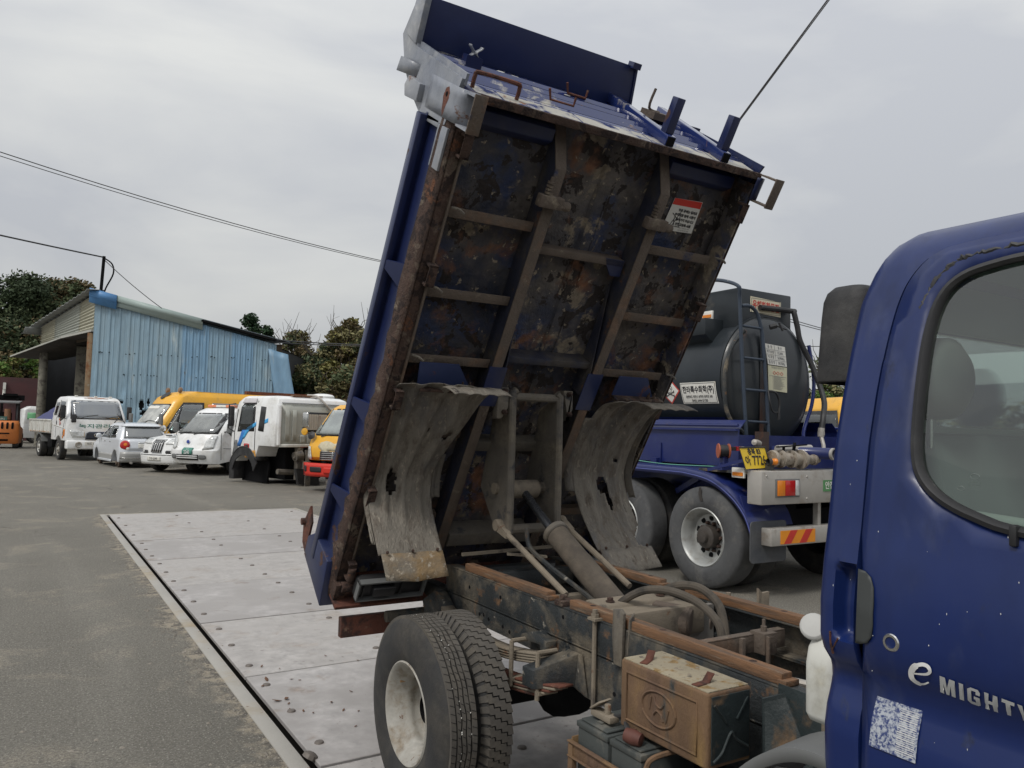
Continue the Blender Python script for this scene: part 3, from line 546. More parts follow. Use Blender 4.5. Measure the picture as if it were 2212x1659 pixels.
for s in (-1, 1):
    # sheet wrapped round the bottom corner
    b = MB(bed); path = [(-0.045, 0.80), (-0.048, 0.83), (-0.040, 0.852), (-0.022, 0.866), (0.0, 0.872), (0.10, 0.873), (0.26, 0.872), (0.30, 0.871)]
    b.grid([[(u, s * v, w) for w, v in path] for u in (2.485, 2.535, 2.585, 2.62 if s < 0 else 2.60)]); BP('corner_sheet', b, M_pale if s < 0 else M_side, solid=0.005, smooth=60)
    # hook frame standing out below the corner
    mh = M_pale if s < 0 else M_beam
    for u in (2.485, 2.615):
        b = MB(bed); b.box(u - 0.004, u + 0.004, min(s * 0.815, s * 0.872), max(s * 0.815, s * 0.872), -0.145, -0.04); BP('hook_arm', b, mh)
    b = MB(bed); b.box(2.475, 2.625, min(s * 0.815, s * 0.872), max(s * 0.815, s * 0.872), -0.153, -0.145); BP('hook_plate', b, M_beam, bevel=0.002)
b = MB(bed); b.lathe([(0, 0), (0.011, 0), (0.010, 0.004), (0, 0.004)], (2.575, -0.873, 0.10), (0, -1, 0.0), 9); BP('rust_hole', b, M_dark)
b = MB(bed); rr = random.Random(6); n_ = 22; ring_ = [(2.572 + (0.026 + 0.012 * rr.random()) * math.sin(i * 6.283 / n_) - (0.05 * max(0, -math.sin(i * 6.283 / n_)) ** 3), -0.8757, 0.10 + (0.02 + 0.012 * rr.random()) * math.cos(i * 6.283 / n_)) for i in range(n_)]; b.add(ring_ + [(2.565, -0.8757, 0.10)], [(i, (i + 1) % n_, n_) for i in range(n_)]); BP('rust_patch', b, M_rustbar)
b = MB(bed); b.prism([(2.485, -0.863, 0.50), (2.49, -0.863, 0.35), (2.565, -0.863, 0.35), (2.575, -0.863, 0.50), (2.53, -0.863, 0.53)], (0, -0.035, 0)); BP('latch_block', b, M_pale, bevel=0.005)
b = MB(bed); b.grid([[(2.63, -0.865, 0.66), (2.635, -0.91, 0.60), (2.63, -0.865, 0.44)], [(2.575, -0.865, 0.66), (2.57, -0.91, 0.62), (2.575, -0.865, 0.46)]]); BP('hollow_bracket', b, M_pale, solid=0.008)
# grab handles and steps on the front wall
def urod(v0, v1, w, h, r=0.009, sit=0.004):
    b = MB(bed); u = uw(w) + sit
    b.tube(smoothpath([(u, v0, w), (u + h * 0.8, v0, w), (u + h, v0 + 0.02, w), (u + h, v1 - 0.02, w), (u + h * 0.8, v1, w), (u, v1, w)], 3), r, 7); return b
BP('grab_handle', urod(-0.795, -0.585, 0.06, 0.062), M_rustbar)
for v0, v1, w in ((-0.35, -0.225, 0.19), (-0.125, -0.02, 0.43)):      # rods welded flat with both ends bent up
    b = MB(bed); u = uw(w) + 0.016; b.tube([(u + 0.045, v0 - 0.02, w), (u, v0, w), (u, v1, w), (u + 0.04, v1, w)], 0.0065, 6); BP('step', b, M_rustbar)
for v, k in ((-0.665, 1), (-0.63, -1)):                # spring clip for tools
    b = MB(bed); b.grid([[(uw(.42) + 0.05 + 0.045 * t, v + 0.012 * math.sin(t * 5) * k, 0.42 + dw) for dw in (0, 0.03)] for t in [i / 8 for i in range(9)]]); BP('spring_clip', b, M_pale, solid=0.004, smooth=60)
b = MB(bed); b.box(uw(.42), uw(.42) + 0.05, -0.69, -0.61, 0.41, 0.46); BP('clip_base', b, M_side)
for v in (0.20, 0.565):                                # stake rails with posts
    b = MB(bed); b.prism([(uw(w) + o, v, w) for w, o in ((0.004, 0.004), (0.004, 0.052), (0.62, 0.052), (0.62, 0.004))], (0, 0.052, 0)); BP('stake_rail', b, M_front, bevel=0.004)
    b = MB(bed); b.box(uw(0) + 0.008, uw(0) + 0.048, v + 0.004, v + 0.048, 0.0005, 0.0035); BP('open_end', b, M_dark)
    b = MB(bed); b.box(uw(0.03) + 0.0525, uw(0.03) + 0.215, v + 0.002, v + 0.05, 0.03, 0.075); BP('stake_post', b, M_side, bevel=0.004)
b = MB(bed); b.tube(smoothpath([(2.84, 0.36, 0.42), (2.745, 0.36, 0.42), (2.735, 0.43, 0.42)], 4), 0.007, 7); b.box(2.70, 2.735, 0.36, 0.5, 0.36, 0.48); BP('latch_lever', b, M_beam)

# ---------------- mudguards hanging from the bed: bent corrugated strips
def mudguard(x0, x1, prof, holes, flare, wide=0.0):
    P = smoothpath([(0, y, z) for y, z in prof], 7); m = len(P); n = 34
    # lengths along profile
    b = MB(); rows = []
    for i, p in enumerate(P):
        t = i / (m - 1); d = (P[min(i + 1, m - 1)] - P[max(i - 1, 0)]).normalized(); nr = Vector((0, -d.z, d.y))
        row = []
        for j in range(n + 1):
            s_ = j / n; x = x0 + (x1 + wide * max(0, 1 - t * 1.9) - x0) * s_
            c = 0.0
            for q in (0.22, 0.5, 0.78): c += math.exp(-((s_ - q) / 0.05) ** 4)
            amp = 0.021 * min(1, max(0, (0.86 - t) * 8)) * min(1, t * 9 + 0.4)
            off = -c * amp * 0.85 + random.gauss(0, 0.0005) + 0.010 * math.sin(s_ * 4 + t * 5)
            off += 0.0; row.append(tuple(Vector((x + flare * t, p.y - wide * 0.9 * s_ * max(0, 1 - t * 1.9), p.z)) + nr * off))
        rows.append(row)
    nrow = len(rows); b.grid(rows)
    # torn holes
    keep = []
    for f in b.f:
        i, j = divmod(f[0], n + 1); tt = i / (nrow - 1); ss = j / n; dead = False
        for (hs, ht, rs, rt) in holes:
            if ((ss - hs - 0.25 * (tt - ht)) / rs) ** 2 + ((tt - ht) / rt) ** 2 < 1: dead = True
        if not dead: keep.append(f)
    b.f = keep
    o = D('mudguard', b, M_mud, BED, solid=0.004, smooth=60)
    return o, rows
profL = [(3.27, 1.805), (3.34, 1.765), (3.44, 1.63), (3.54, 1.49), (3.61, 1.34), (3.60, 1.21), (3.53, 1.09), (3.46, 0.99)]
profR = [(3.17, 1.765), (3.27, 1.745), (3.36, 1.68), (3.46, 1.56), (3.53, 1.42), (3.53, 1.31), (3.46, 1.16), (3.36, 1.03), (3.30, 0.965)]
mgL, rL = mudguard(1.40, 1.745, profL, [(0.30, 0.55, 0.085, 0.042), (0.31, 0.60, 0.105, 0.034), (0.82, 0.335, 0.08, 0.016), (0.56, 0.30, 0.02, 0.012)], 0.0, 0.13)
mgR, rR = mudguard(2.585, 2.965, profR, [(0.50, 0.63, 0.10, 0.05), (0.55, 0.69, 0.07, 0.055), (1.06, 0.90, 0.26, 0.085), (0.72, 0.47, 0.03, 0.012)], 0.0)
for x0, x1, prof, rows, y2 in ((1.40, 1.745, profL, rL, 0), (2.585, 2.965, profR, rR, 0)):
    e = Vector((0, *prof[-1])); d = (e - Vector((0, *prof[-2]))).normalized(); b = MB(); rw = []
    for t in (0.0, 0.35, 0.7, 1.0):
        rw.append([tuple(Vector((x0 + 0.012 + (x1 - x0 - 0.024) * j / 12, e.y - 0.012, e.z + 0.012)) + d * (t * 0.135) + Vector((0, 0.004 * math.sin(j * 0.9), (-0.014 + 0.014 * abs(j - 6) / 6) * t))) for j in range(13)])
    b.grid(rw); fl = D('mud_flap', b, M_mud if x0 > 2 else mat('mud_flap_orange_stained', (0.19, 0.165, 0.13), 0.85, 0, 0.2, 5.0, [((0.30, 0.185, 0.07), 0.36, 3.2, 0.10), ((0.07, 0.075, 0.09), 0.22, 5.0, 0.06), ((0.38, 0.33, 0.26), 0.3, 34.0, 0.03)], bump=0.6, bscale=60), BED, solid=0.004, smooth=60)
    for q in (0.12, 0.5, 0.88):
        b = MB(); b.lathe([(0, 0.008), (0.006, 0.007), (0.009, 0)], (x0 + (x1 - x0) * q, e.y - 0.018, e.z + 0.02), (0, -1, 0), 7); D('rivet', b, M_sill, BED)
# side skirts of the guards
b = MB(); P = smoothpath([(0, y, z) for y, z in profL], 7); i0, i1 = 18, 46
b.grid([[(1.40, p.y, p.z), (1.388, p.y + 0.02, p.z + 0.005), (1.39, p.y + 0.045 * math.sin(PI * min(1, (k + 3) / (i1 - i0))), p.z)] for k, p in enumerate(P[i0:i1])]); D('mudguard_skirt', b, M_mud, BED, solid=0.004, smooth=50)
b = MB(); b.grid([[(1.745, p.y - 0.0, p.z), (1.775, p.y + 0.03, p.z), (1.80, p.y + 0.02, p.z)] for p in P[22:34]]); D('mudguard_skirt', b, M_hoist, BED, solid=0.004, smooth=50)
b = MB(); P2 = smoothpath([(0, y, z) for y, z in profR], 7); b.grid([[(2.965, p.y, p.z), (2.985, p.y - 0.012, p.z + 0.004), (2.99, p.y - 0.03, p.z)] for p in P2[3:40]]); D('mudguard_skirt', b, M_hoist, BED, solid=0.004, smooth=50)
b = MB(); b.grid([[(2.585, p.y, p.z), (2.565, p.y + 0.015, p.z), (2.545, p.y + 0.03, p.z)] for p in P2[14:38]]); D('mudguard_skirt', b, M_mud, BED, solid=0.004, smooth=50)
# slotted top lips over the guards
for x0, x1, yf, zf in ((1.57, 1.87, 3.08, 1.795), (2.72, 3.04, 3.06, 1.765)):
    b = MB(); rows = []
    for i in range(6):
        t = i / 5; rows.append([(x0 + (x1 - x0) * j / 24, yf - 0.035 + 0.13 * t, zf - 0.030 + 0.07 * t - 0.035 * t * t - 0.006 * max(0, math.cos(j / 24 * 2 * PI * 4))) for j in range(25)])
    b.grid(rows); D('top_lip', b, M_mud, BED, solid=0.004, smooth=50)
for s in (-1, 1):                                    # trapezoid hangers
    v0, v1, v2, v3 = (-0.725, -0.52, -0.435, -0.71) if s < 0 else (0.46, 0.66, 0.745, 0.455)
    b = MB(bed); b.prism([(1.42, v0, -0.004), (1.42, v1, -0.004), (1.305, v2, -0.004), (1.305, v3, -0.004)], (0, 0, -0.006)); BP('mudguard_hanger', b, mat('hanger_blue_rusting', (0.03, 0.045, 0.12), 0.5, 0, 0.15, 4.0, [(RUST, 0.24, 8.0, 0.03, 0.85)]))
    b = MB(bed); b.box(1.292, 1.305, v3, v2 + 0.05, -0.06, -0.004); BP('hanger_foot', b, M_sill, bevel=0.002)
    for q in (0.06, 0.10): 
        b = MB(bed); b.lathe([(0.009, 0), (0.009, 0.02), (0.005, 0.02), (0.005, 0.035), (0, 0.035)], (1.305, v2 - q + 0.05, -0.03), (1, 0, 0), 6); BP('bolt', b, M_sill)
    # small blue hangers
# tail lamp housing seen from behind, left
for s in (-1, 1):
    a0, a1 = sorted((s * 0.78, s * 0.40))
    UO = 0.055; bedx = lambda p: bed((p[0] + UO, p[1], p[2]))
    b = MB(bedx); b.box(0.03, 0.15, a0, a1, -0.10, -0.055); TL_ = BP('tail_lamp_housing', b, M_black, bevel=0.014)
    b = MB(bedx); b.box(0.045, 0.135, a0 + 0.015, a1 - 0.015, -0.112, -0.10); b.box(0.07, 0.12, a0 + 0.08, a0 + 0.2, -0.15, -0.11); b.box(0.05, 0.13, a0 + 0.03, a0 + 0.035, -0.13, -0.1); b.box(0.05, 0.13, a0 + 0.24, a0 + 0.245, -0.13, -0.1); BP('lamp_socket', b, M_black, bevel=0.006)
    b = MB(bedx)
    for z0 in (0.03, 0.142): b.box(z0, z0 + 0.008, a0, a1, -0.135, -0.10)
    b.box(0.03, 0.15, a0, a0 + 0.008, -0.135, -0.1); b.box(0.03, 0.15, a1 - 0.008, a1, -0.135, -0.1); BP('housing_rim', b, M_grey)

# ---------------- hoist under the bed
HX0, HX1 = 2.05, 2.335
HO = D('hoist_frame', MB().tube([(HX0, 3.335, 1.085), (HX0, 3.335, 1.79), (HX0 + 0.02, 3.335, 1.81)], 0.021, 10).tube([(HX1, 3.325, 1.09), (HX1, 3.325, 1.78), (HX1 - 0.02, 3.325, 1.80)], 0.021, 10).tube([(HX0 - 0.02, 3.345, 1.775), (HX1 + 0.02, 3.335, 1.775)], 0.022, 10).tube([(HX0, 3.36, 1.10), (HX1, 3.36, 1.10)], 0.026, 10), M_hoist)
for x in (HX0 - 0.012, HX1 - 0.012):
    b = MB(); b.prism([(x, 3.335, 1.80), (x, 3.335, 1.08), (x, 3.46, 1.09), (x, 3.62, 1.30), (x, 3.50, 1.70)], (0.014, 0, 0)); D('hoist_plate', b, M_hoist, HO)
b = MB(); b.tube([(HX0 - 0.03, 3.45, 1.30), (HX1 + 0.03, 3.45, 1.30)], 0.03, 10); b.tube([(2.10, 3.45, 1.295), (2.28, 3.45, 1.295)], 0.048, 14); D('hoist_pin', b, M_dustmetal, HO)
for x, s in ((HX0 - 0.055, -1), (HX1 + 0.06, 1)):      # bolted ears
    b = MB(); b.prism([(x - 0.03, 3.33, 1.82), (x + 0.03, 3.33, 1.82), (x + 0.03, 3.33, 1.72), (x - 0.01, 3.33, 1.66), (x - 0.04 * (s < 0) , 3.33, 1.66)], (0, 0.05, 0)); D('hoist_ear', b, M_hoist, HO, bevel=0.006)
    for z in (1.80, 1.695):
        b = MB(); b.lathe([(0.014, 0), (0.014, 0.02), (0.008, 0.02), (0.008, 0.03), (0, 0.03)], (x, 3.33, z), (0, -1, 0), 6); D('nut', b, M_sill, HO)
b = MB(); b.tube([(2.19, 3.44, 1.29), (2.215, 3.12, 1.065)], 0.022, 14); D('piston_rod', b, mat('polished_piston_rod', (0.16, 0.17, 0.19), 0.22, 0.85, 0.1, 8.0, [((0.1, 0.09, 0.08), 0.2, 9, 0.1, 0.6)]), HO)
CYA, CYB = Vector((2.205, 3.175, 1.118)), Vector((2.235, 2.70, 0.83))
b = MB(); ax = CYB - CYA; b.lathe([(0, 0), (0.040, 0), (0.052, 0.012), (0.056, 0.03), (0.056, 0.25), (0.0585, 0.252), (0.0585, ax.length), (0, ax.length)], CYA, ax, 22)
D('lift_cylinder', b, mat('cylinder_dusty_black', (0.058, 0.049, 0.042), 0.9, 0, 0.2, 7.0, [((0.17, 0.14, 0.105), 0.42, 3.0, 0.16)], bump=0.15, bscale=90), HO)
b = MB(); b.lathe([(0.0, 0), (0.06, 0.0), (0.066, 0.006), (0.066, 0.028), (0.06, 0.034), (0.0, 0.034)], CYA + ax.normalized() * 0.012, ax, 18); D('gland_ring', b, M_hoist, HO)
for x, p0, p1 in ((2.025, (3.40, 1.118), (2.80, 0.885)), (2.415, (3.40, 1.122), (2.83, 0.885))):
    b = MB(); b.tube([(x, p0[0] - 0.04, p0[1] - 0.016), (x, p1[0], p1[1])], 0.0145, 9); b.lathe([(0, -0.02), (0.028, -0.02), (0.032, -0.012), (0.032, 0.012), (0.028, 0.02), (0, 0.02)], (x, p0[0], p0[1]), (1, 0, 0), 12)
    b.prism([(x - 0.016, p0[0] + 0.0, p0[1] + 0.028), (x - 0.016, p0[0] - 0.10, p0[1] - 0.026), (x - 0.016, p0[0] - 0.10, p0[1] - 0.055), (x - 0.016, p0[0] - 0.01, p0[1] - 0.03)], (0.032, 0, 0)); D('stay_rod', b, M_dustmetal, HO, bevel=0)
b = MB(); b.tube(smoothpath([(2.10, 3.25, 1.12), (2.10, 3.22, 1.03), (2.13, 3.10, 0.96), (2.16, 2.95, 0.90), (2.18, 2.78, 0.84)], 5), 0.012, 7); D('hydraulic_hose', b, M_frame, HO)
b = MB(); b.bar((1.90, 3.55, 0.955), (2.52, 3.55, 0.965), 0.016, 0.016); b.bar((2.08, 3.40, 0.97), (2.26, 3.30, 0.96), 0.05, 0.008); D('thin_crossbar', b, M_dustmetal, HO)

# ---------------- chassis
XL, XR, RW = 1.868, 2.505, 0.066
CH = D('chassis_rail', MB().prism([(XL + 0.004, 4.0, 0.70), (XL + 0.004, 3.60, 0.625), (XL + 0.004, 3.25, 0.66), (XL + 0.004, 2.85, 0.66), (XL + 0.004, 2.45, 0.575), (XL + 0.004, -0.6, 0.565), (XL + 0.004, -0.6, 0.755), (XL + 0.004, 4.0, 0.755)], (0.006, 0, 0)).box(XL + 0.004, XL + RW, -0.6, 4.0, 0.752, 0.757), M_frame)
for x in (XR + RW - 0.006,):
    D('chassis_rail', MB().prism([(x, 4.0, 0.70), (x, 3.60, 0.625), (x, 3.25, 0.66), (x, 2.85, 0.66), (x, 2.45, 0.575), (x, -0.6, 0.565), (x, -0.6, 0.755), (x, 4.0, 0.755)], (0.006, 0, 0)).box(XR, XR + RW, -0.6, 4.0, 0.752, 0.757).box(XR, XR + RW, 0.9, 2.45, 0.567, 0.575), M_frame)
D('subframe_rail', MB().box(XL, XL + 0.007, 1.15, 3.66, 0.765, 0.882).box(XL, XL + RW, 1.15, 3.66, 0.882, 0.889).box(XL, XL + RW, 1.15, 3.66, 0.758, 0.765), M_frame, bevel=0.003)
D('subframe_rail', MB().box(XR + RW - 0.007, XR + RW, 1.15, 3.66, 0.765, 0.882).box(XR, XR + RW, 1.15, 3.66, 0.882, 0.889).box(XR, XR + RW, 1.15, 3.66, 0.758, 0.765), M_frame, bevel=0.003)
for x in (XL, XR):                                   # wooden bed pads, in pieces
    for y0, y1, z1 in ((2.735, 3.47, 0.925), (1.52, 2.57, 0.925)):
        o = D('wood_pad', MB().box(x + 0.008, x + 0.056, y0, y1, 0.8895, z1), M_wood, bevel=0.004)
        D('pad_stop', MB().box(x + 0.002, x + 0.062, y0 - 0.02, y0 + 0.012, 0.8895, 0.908), M_wood, bevel=0.003)
        for q in (0.12, 0.5, 0.88):
            D('countersunk_hole', MB().lathe([(0, 0.0006), (0.011, 0.0006), (0.013, 0)], (x + 0.032, y0 + (y1 - y0) * q, z1), (0, 0, 1), 10), M_sill, o)
# channel cross members between the rails
D('channel_cross_member', MB().box(XL + RW, XR, 2.385, 2.39, 0.70, 0.885).box(XL + RW, XR, 2.39, 2.415, 0.876, 0.885), M_alu)
D('channel_cross_member', MB().box(XL + RW, XR, 2.015, 2.05, 0.862, 0.868).box(XL + RW, XR, 2.015, 2.021, 0.80, 0.862).box(2.25, 2.27, 2.0, 2.05, 0.68, 0.862), M_beam, bevel=0.002)
D('clamp_block', MB().box(2.33, 2.40, 1.965, 2.035, 0.80, 0.878).box(2.335, 2.345, 1.95, 1.965, 0.74, 0.87).lathe([(0.012, 0), (0.012, 0.02), (0.007, 0.02), (0.007, 0.045), (0, 0.045)], (2.365, 2.0, 0.878), (0, 0, 1), 7), M_beam, bevel=0.003)
D('channel_cross_member', MB().box(XL + RW, XR, 3.40, 3.46, 0.79, 0.875), M_frame, bevel=0.003)
D('channel_cross_member', MB().box(XL + RW, XR, 3.10, 3.16, 0.76, 0.80), M_dustmetal, bevel=0.003)
D('channel_cross_member', MB().box(XL + RW, XR, 3.62, 3.70, 0.66, 0.86), M_frame, bevel=0.003)
D('channel_cross_member', MB().box(XL + RW, XR, 1.30, 1.36, 0.60, 0.74), M_frame, bevel=0.003)
D('pivot_block', MB().prism([(1.965, 2.62, 0.865), (2.0, 2.60, 0.895), (2.0, 2.43, 0.885), (1.965, 2.40, 0.80), (1.965, 2.62, 0.80)], (0.0, 0, 0) if False else (0.43, 0.0, 0.0)).box(1.94, 2.43, 2.36, 2.40, 0.78, 0.90), M_dustmetal, bevel=0.012)
D('pivot_block', MB().prism([(1.985, 2.72, 0.84), (1.985, 2.60, 0.91), (1.985, 2.50, 0.905), (1.985, 2.46, 0.80)], (0.40, 0, 0)), M_dustmetal, bevel=0.01)
for x in (2.055, 2.33): D('hex_bolt', MB().lathe([(0.02, 0), (0.02, 0.004), (0.0135, 0.004), (0.0135, 0.017), (0, 0.017)], (x, 2.53, 0.908), (0, 0, 1), 6), M_sill)
for x in (XL + 0.03, XR + 0.03):
    D('hinge_cap', MB().box(x - 0.035, x + 0.035, 2.60, 2.66, 0.889, 0.912).lathe([(0.012, 0), (0.012, 0.02), (0, 0.02)], (x - 0.015, 2.63, 0.912), (0, 0, 1), 6).lathe([(0.012, 0), (0.012, 0.02), (0, 0.02)], (x + 0.02, 2.66, 0.905), (0, 0, 1), 6), M_sill, bevel=0.003)
D('pump_body', MB().lathe([(0, 0), (0.05, 0), (0.062, 0.01), (0.062, 0.16), (0.05, 0.17), (0, 0.17)], (2.26, 2.50, 0.84), (0.6, -1, -0.05), 14).lathe([(0.03, 0), (0.03, 0.004), (0, 0.004)], (2.40, 2.30, 0.84), (0.6, -1, 0), 10), M_beam)
for pts, r in (([(2.09, 2.56, 0.85), (2.12, 2.52, 0.91), (2.17, 2.44, 0.963), (2.22, 2.33, 0.972), (2.26, 2.22, 0.94), (2.275, 2.14, 0.88), (2.275, 2.12, 0.80)], 0.0165), ([(2.32, 2.58, 0.85), (2.35, 2.54, 0.92), (2.385, 2.46, 0.96), (2.41, 2.37, 0.962), (2.415, 2.28, 0.92), (2.41, 2.24, 0.85), (2.40, 2.22, 0.78)], 0.018)):
    D('hydraulic_hose', MB().tube(smoothpath(pts, 6), r, 10), mat('dusty_rubber_hose', (0.10, 0.085, 0.068), 0.9, 0, 0.2, 9.0, [((0.05, 0.045, 0.04), 0.35, 9, 0.08)]))
D('bracket_nut', MB().lathe([(0.02, 0), (0.016, 0.02), (0.008, 0.02), (0.008, 0.05), (0, 0.05)], (2.06, 2.09, 0.80), (0.1, 0.1, 1), 8), M_dustmetal)
# stake plates standing at the rails, left one bent
b = MB(); b.prism([(XL - 0.016, 2.255, 0.757), (XL - 0.016, 2.21, 0.757), (XL - 0.018, 2.205, 0.86), (XL - 0.020, 2.20, 0.95), (XL - 0.012, 2.225, 0.962), (XL - 0.014, 2.265, 0.955), (XL - 0.02, 2.262, 0.86)], (0.014, 0, 0)).prism([(XL - 0.002, 2.20, 0.80), (XL - 0.002, 2.19, 0.93), (XL + 0.02, 2.188, 0.955), (XL + 0.02, 2.198, 0.80)], (0, -0.008, 0)); D('stake_plate', b, M_hoist, bevel=0.002)
b = MB(); b.prism([(XR + RW + 0.002, 2.20, 0.86), (XR + RW + 0.05, 2.19, 0.86), (XR + RW + 0.052, 2.19, 0.965), (XR + RW + 0.02, 2.20, 0.96), (XR + RW + 0.0, 2.20, 0.98)], (0, 0.012, 0)).box(XR + RW + 0.001, XR + RW + 0.05, 2.18, 2.20, 0.83, 0.88); D('stake_plate', b, M_dustmetal)
# U-bolt rods clamping subframe to chassis
for x, ys in ((XL - 0.012, (2.375, 1.36)), (XR + RW + 0.012, (2.375, 1.36))):
    for y in ys:
        D('u_bolt', MB().tube([(x, y, 0.56), (x, y, 0.915)], 0.0095, 8).box(x - 0.018, x + 0.05, y - 0.024, y + 0.024, 0.8895, 0.899).lathe([(0.016, 0), (0.016, 0.014), (0.011, 0.014), (0.011, 0.03), (0, 0.03)], (x, y, 0.899), (0, 0, 1), 6), M_dustmetal)
b = MB()
for y, z in ((3.30, 0.71), (3.26, 0.715), (3.21, 0.705), (3.08, 0.70), (2.98, 0.67), (3.02, 0.69), (2.27, 0.64), (2.52, 0.70), (2.6, 0.85), (3.4, 0.82), (3.1, 0.83)):
    b.lathe([(0, 0.0015), (0.008, 0.0015), (0.009, 0)], (XL + 0.0035 if z < 0.76 else XL - 0.0005, y, z), (-1, 0, 0), 8)
D('bolt_holes', b, M_dark)
# hollow bracket and spring hangers outside the left rail
b = MB(); b.prism([(XL, 2.46, 0.735), (XL, 2.57, 0.735), (XL, 2.60, 0.62), (XL, 2.42, 0.58)], (-0.008, 0, 0)).prism([(XL - 0.008, 2.48, 0.735), (XL - 0.145, 2.60, 0.655), (XL - 0.145, 2.60, 0.58), (XL - 0.008, 2.50, 0.60)], (0, 0.075, 0)); D('spring_bracket', b, M_frame, bevel=0.004)
b = MB(); b.prism([(XL, 2.64, 0.745), (XL, 2.74, 0.765), (XL, 2.83, 0.735), (XL, 2.83, 0.715), (XL, 2.69, 0.722), (XL, 2.66, 0.62), (XL, 2.64, 0.62)], (-0.055, 0, 0)); D('spring_hanger', b, M_frame, bevel=0.004)
for k in range(4):
    D('leaf_spring', MB().grid([[(XL - 0.095, 2.62 + 0.9 * t, 0.705 - k * 0.011 - 0.10 * math.sin(PI * t) * 0.6), (XL - 0.03, 2.62 + 0.9 * t, 0.705 - k * 0.011 - 0.10 * math.sin(PI * t) * 0.6)] for t in [i / 10 for i in range(11)]]), M_dustmetal, solid=0.009)
for k in range(5):
    t0 = 0.0 + k * 0.03
    D('leaf_spring', MB().grid([[(XL - 0.11, 2.46 + 1.2 * t, 0.625 - k * 0.011 - 0.16 * math.sin(PI * t) * 0.5), (XL - 0.045, 2.46 + 1.2 * t, 0.625 - k * 0.011 - 0.16 * math.sin(PI * t) * 0.5)] for t in [t0 + (1 - 2 * t0) * i / 12 for i in range(13)]]), M_dustmetal if k % 2 else M_rustbar, solid=0.0095)
for y in (2.60, 2.80): D('spring_clip', MB().tube([(XL - 0.12, y, 0.535), (XL - 0.12, y, 0.72)], 0.010, 8).tube([(XL - 0.12, y, 0.72), (XL - 0.03, y, 0.72)], 0.010, 8).box(XL - 0.12, XL - 0.03, y - 0.015, y + 0.015, 0.555, 0.57), M_dustmetal)
D('hinge_bracket', MB().prism([(XL - 0.06, 3.78, 0.60), (XL - 0.06, 3.55, 0.60), (XL - 0.06, 3.50, 0.66), (XL - 0.06, 3.60, 0.74), (XL - 0.06, 3.66, 0.76), (XL - 0.06, 3.82, 0.68)], (0.055, 0, 0)).box(XL - 0.10, XL - 0.06, 3.40, 3.56, 0.625, 0.66), M_frame, bevel=0.005)
D('hinge_bracket', MB().prism([(XR + RW + 0.06, 3.78, 0.60), (XR + RW + 0.06, 3.55, 0.60), (XR + RW + 0.06, 3.60, 0.74), (XR + RW + 0.06, 3.82, 0.68)], (-0.055, 0, 0)), M_frame, bevel=0.005)
D('hinge_shaft', MB().tube([(1.62, 3.86, 0.60), (2.80, 3.86, 0.60)], 0.03, 10), M_frame)
b = MB()
for k in range(7): b.lathe([(0, -0.008), (0.022, -0.006), (0.026, 0.006), (0, 0.008)], (1.665 + 0.018 * k, 3.87, 0.555 - 0.018 * math.sin(k * 2.2)), (1, 0, 0.1), 8)
D('shackle', b, M_dark)
D('underrun_bar', MB().box(1.40, 3.02, 3.93, 3.975, 0.495, 0.60), M_rustbar, bevel=0.004)
D('axle', MB().tube([(1.84, 3.05, 0.415), (2.58, 3.05, 0.415)], 0.06, 12).lathe([(0, -0.16), (0.12, -0.12), (0.17, 0), (0.12, 0.12), (0, 0.16)], (2.21, 3.05, 0.415), (0, 1, 0), 16), M_dark)
D('gearbox', MB().box(2.02, 2.42, -0.2, 1.25, 0.42, 0.72).tube([(2.2, 1.2, 0.55), (2.2, 2.95, 0.45)], 0.045, 10), M_dark, bevel=0.03)
D('fuel_tank', MB().box(2.62, 3.0, 1.4, 2.2, 0.32, 0.70), M_black, bevel=0.04)

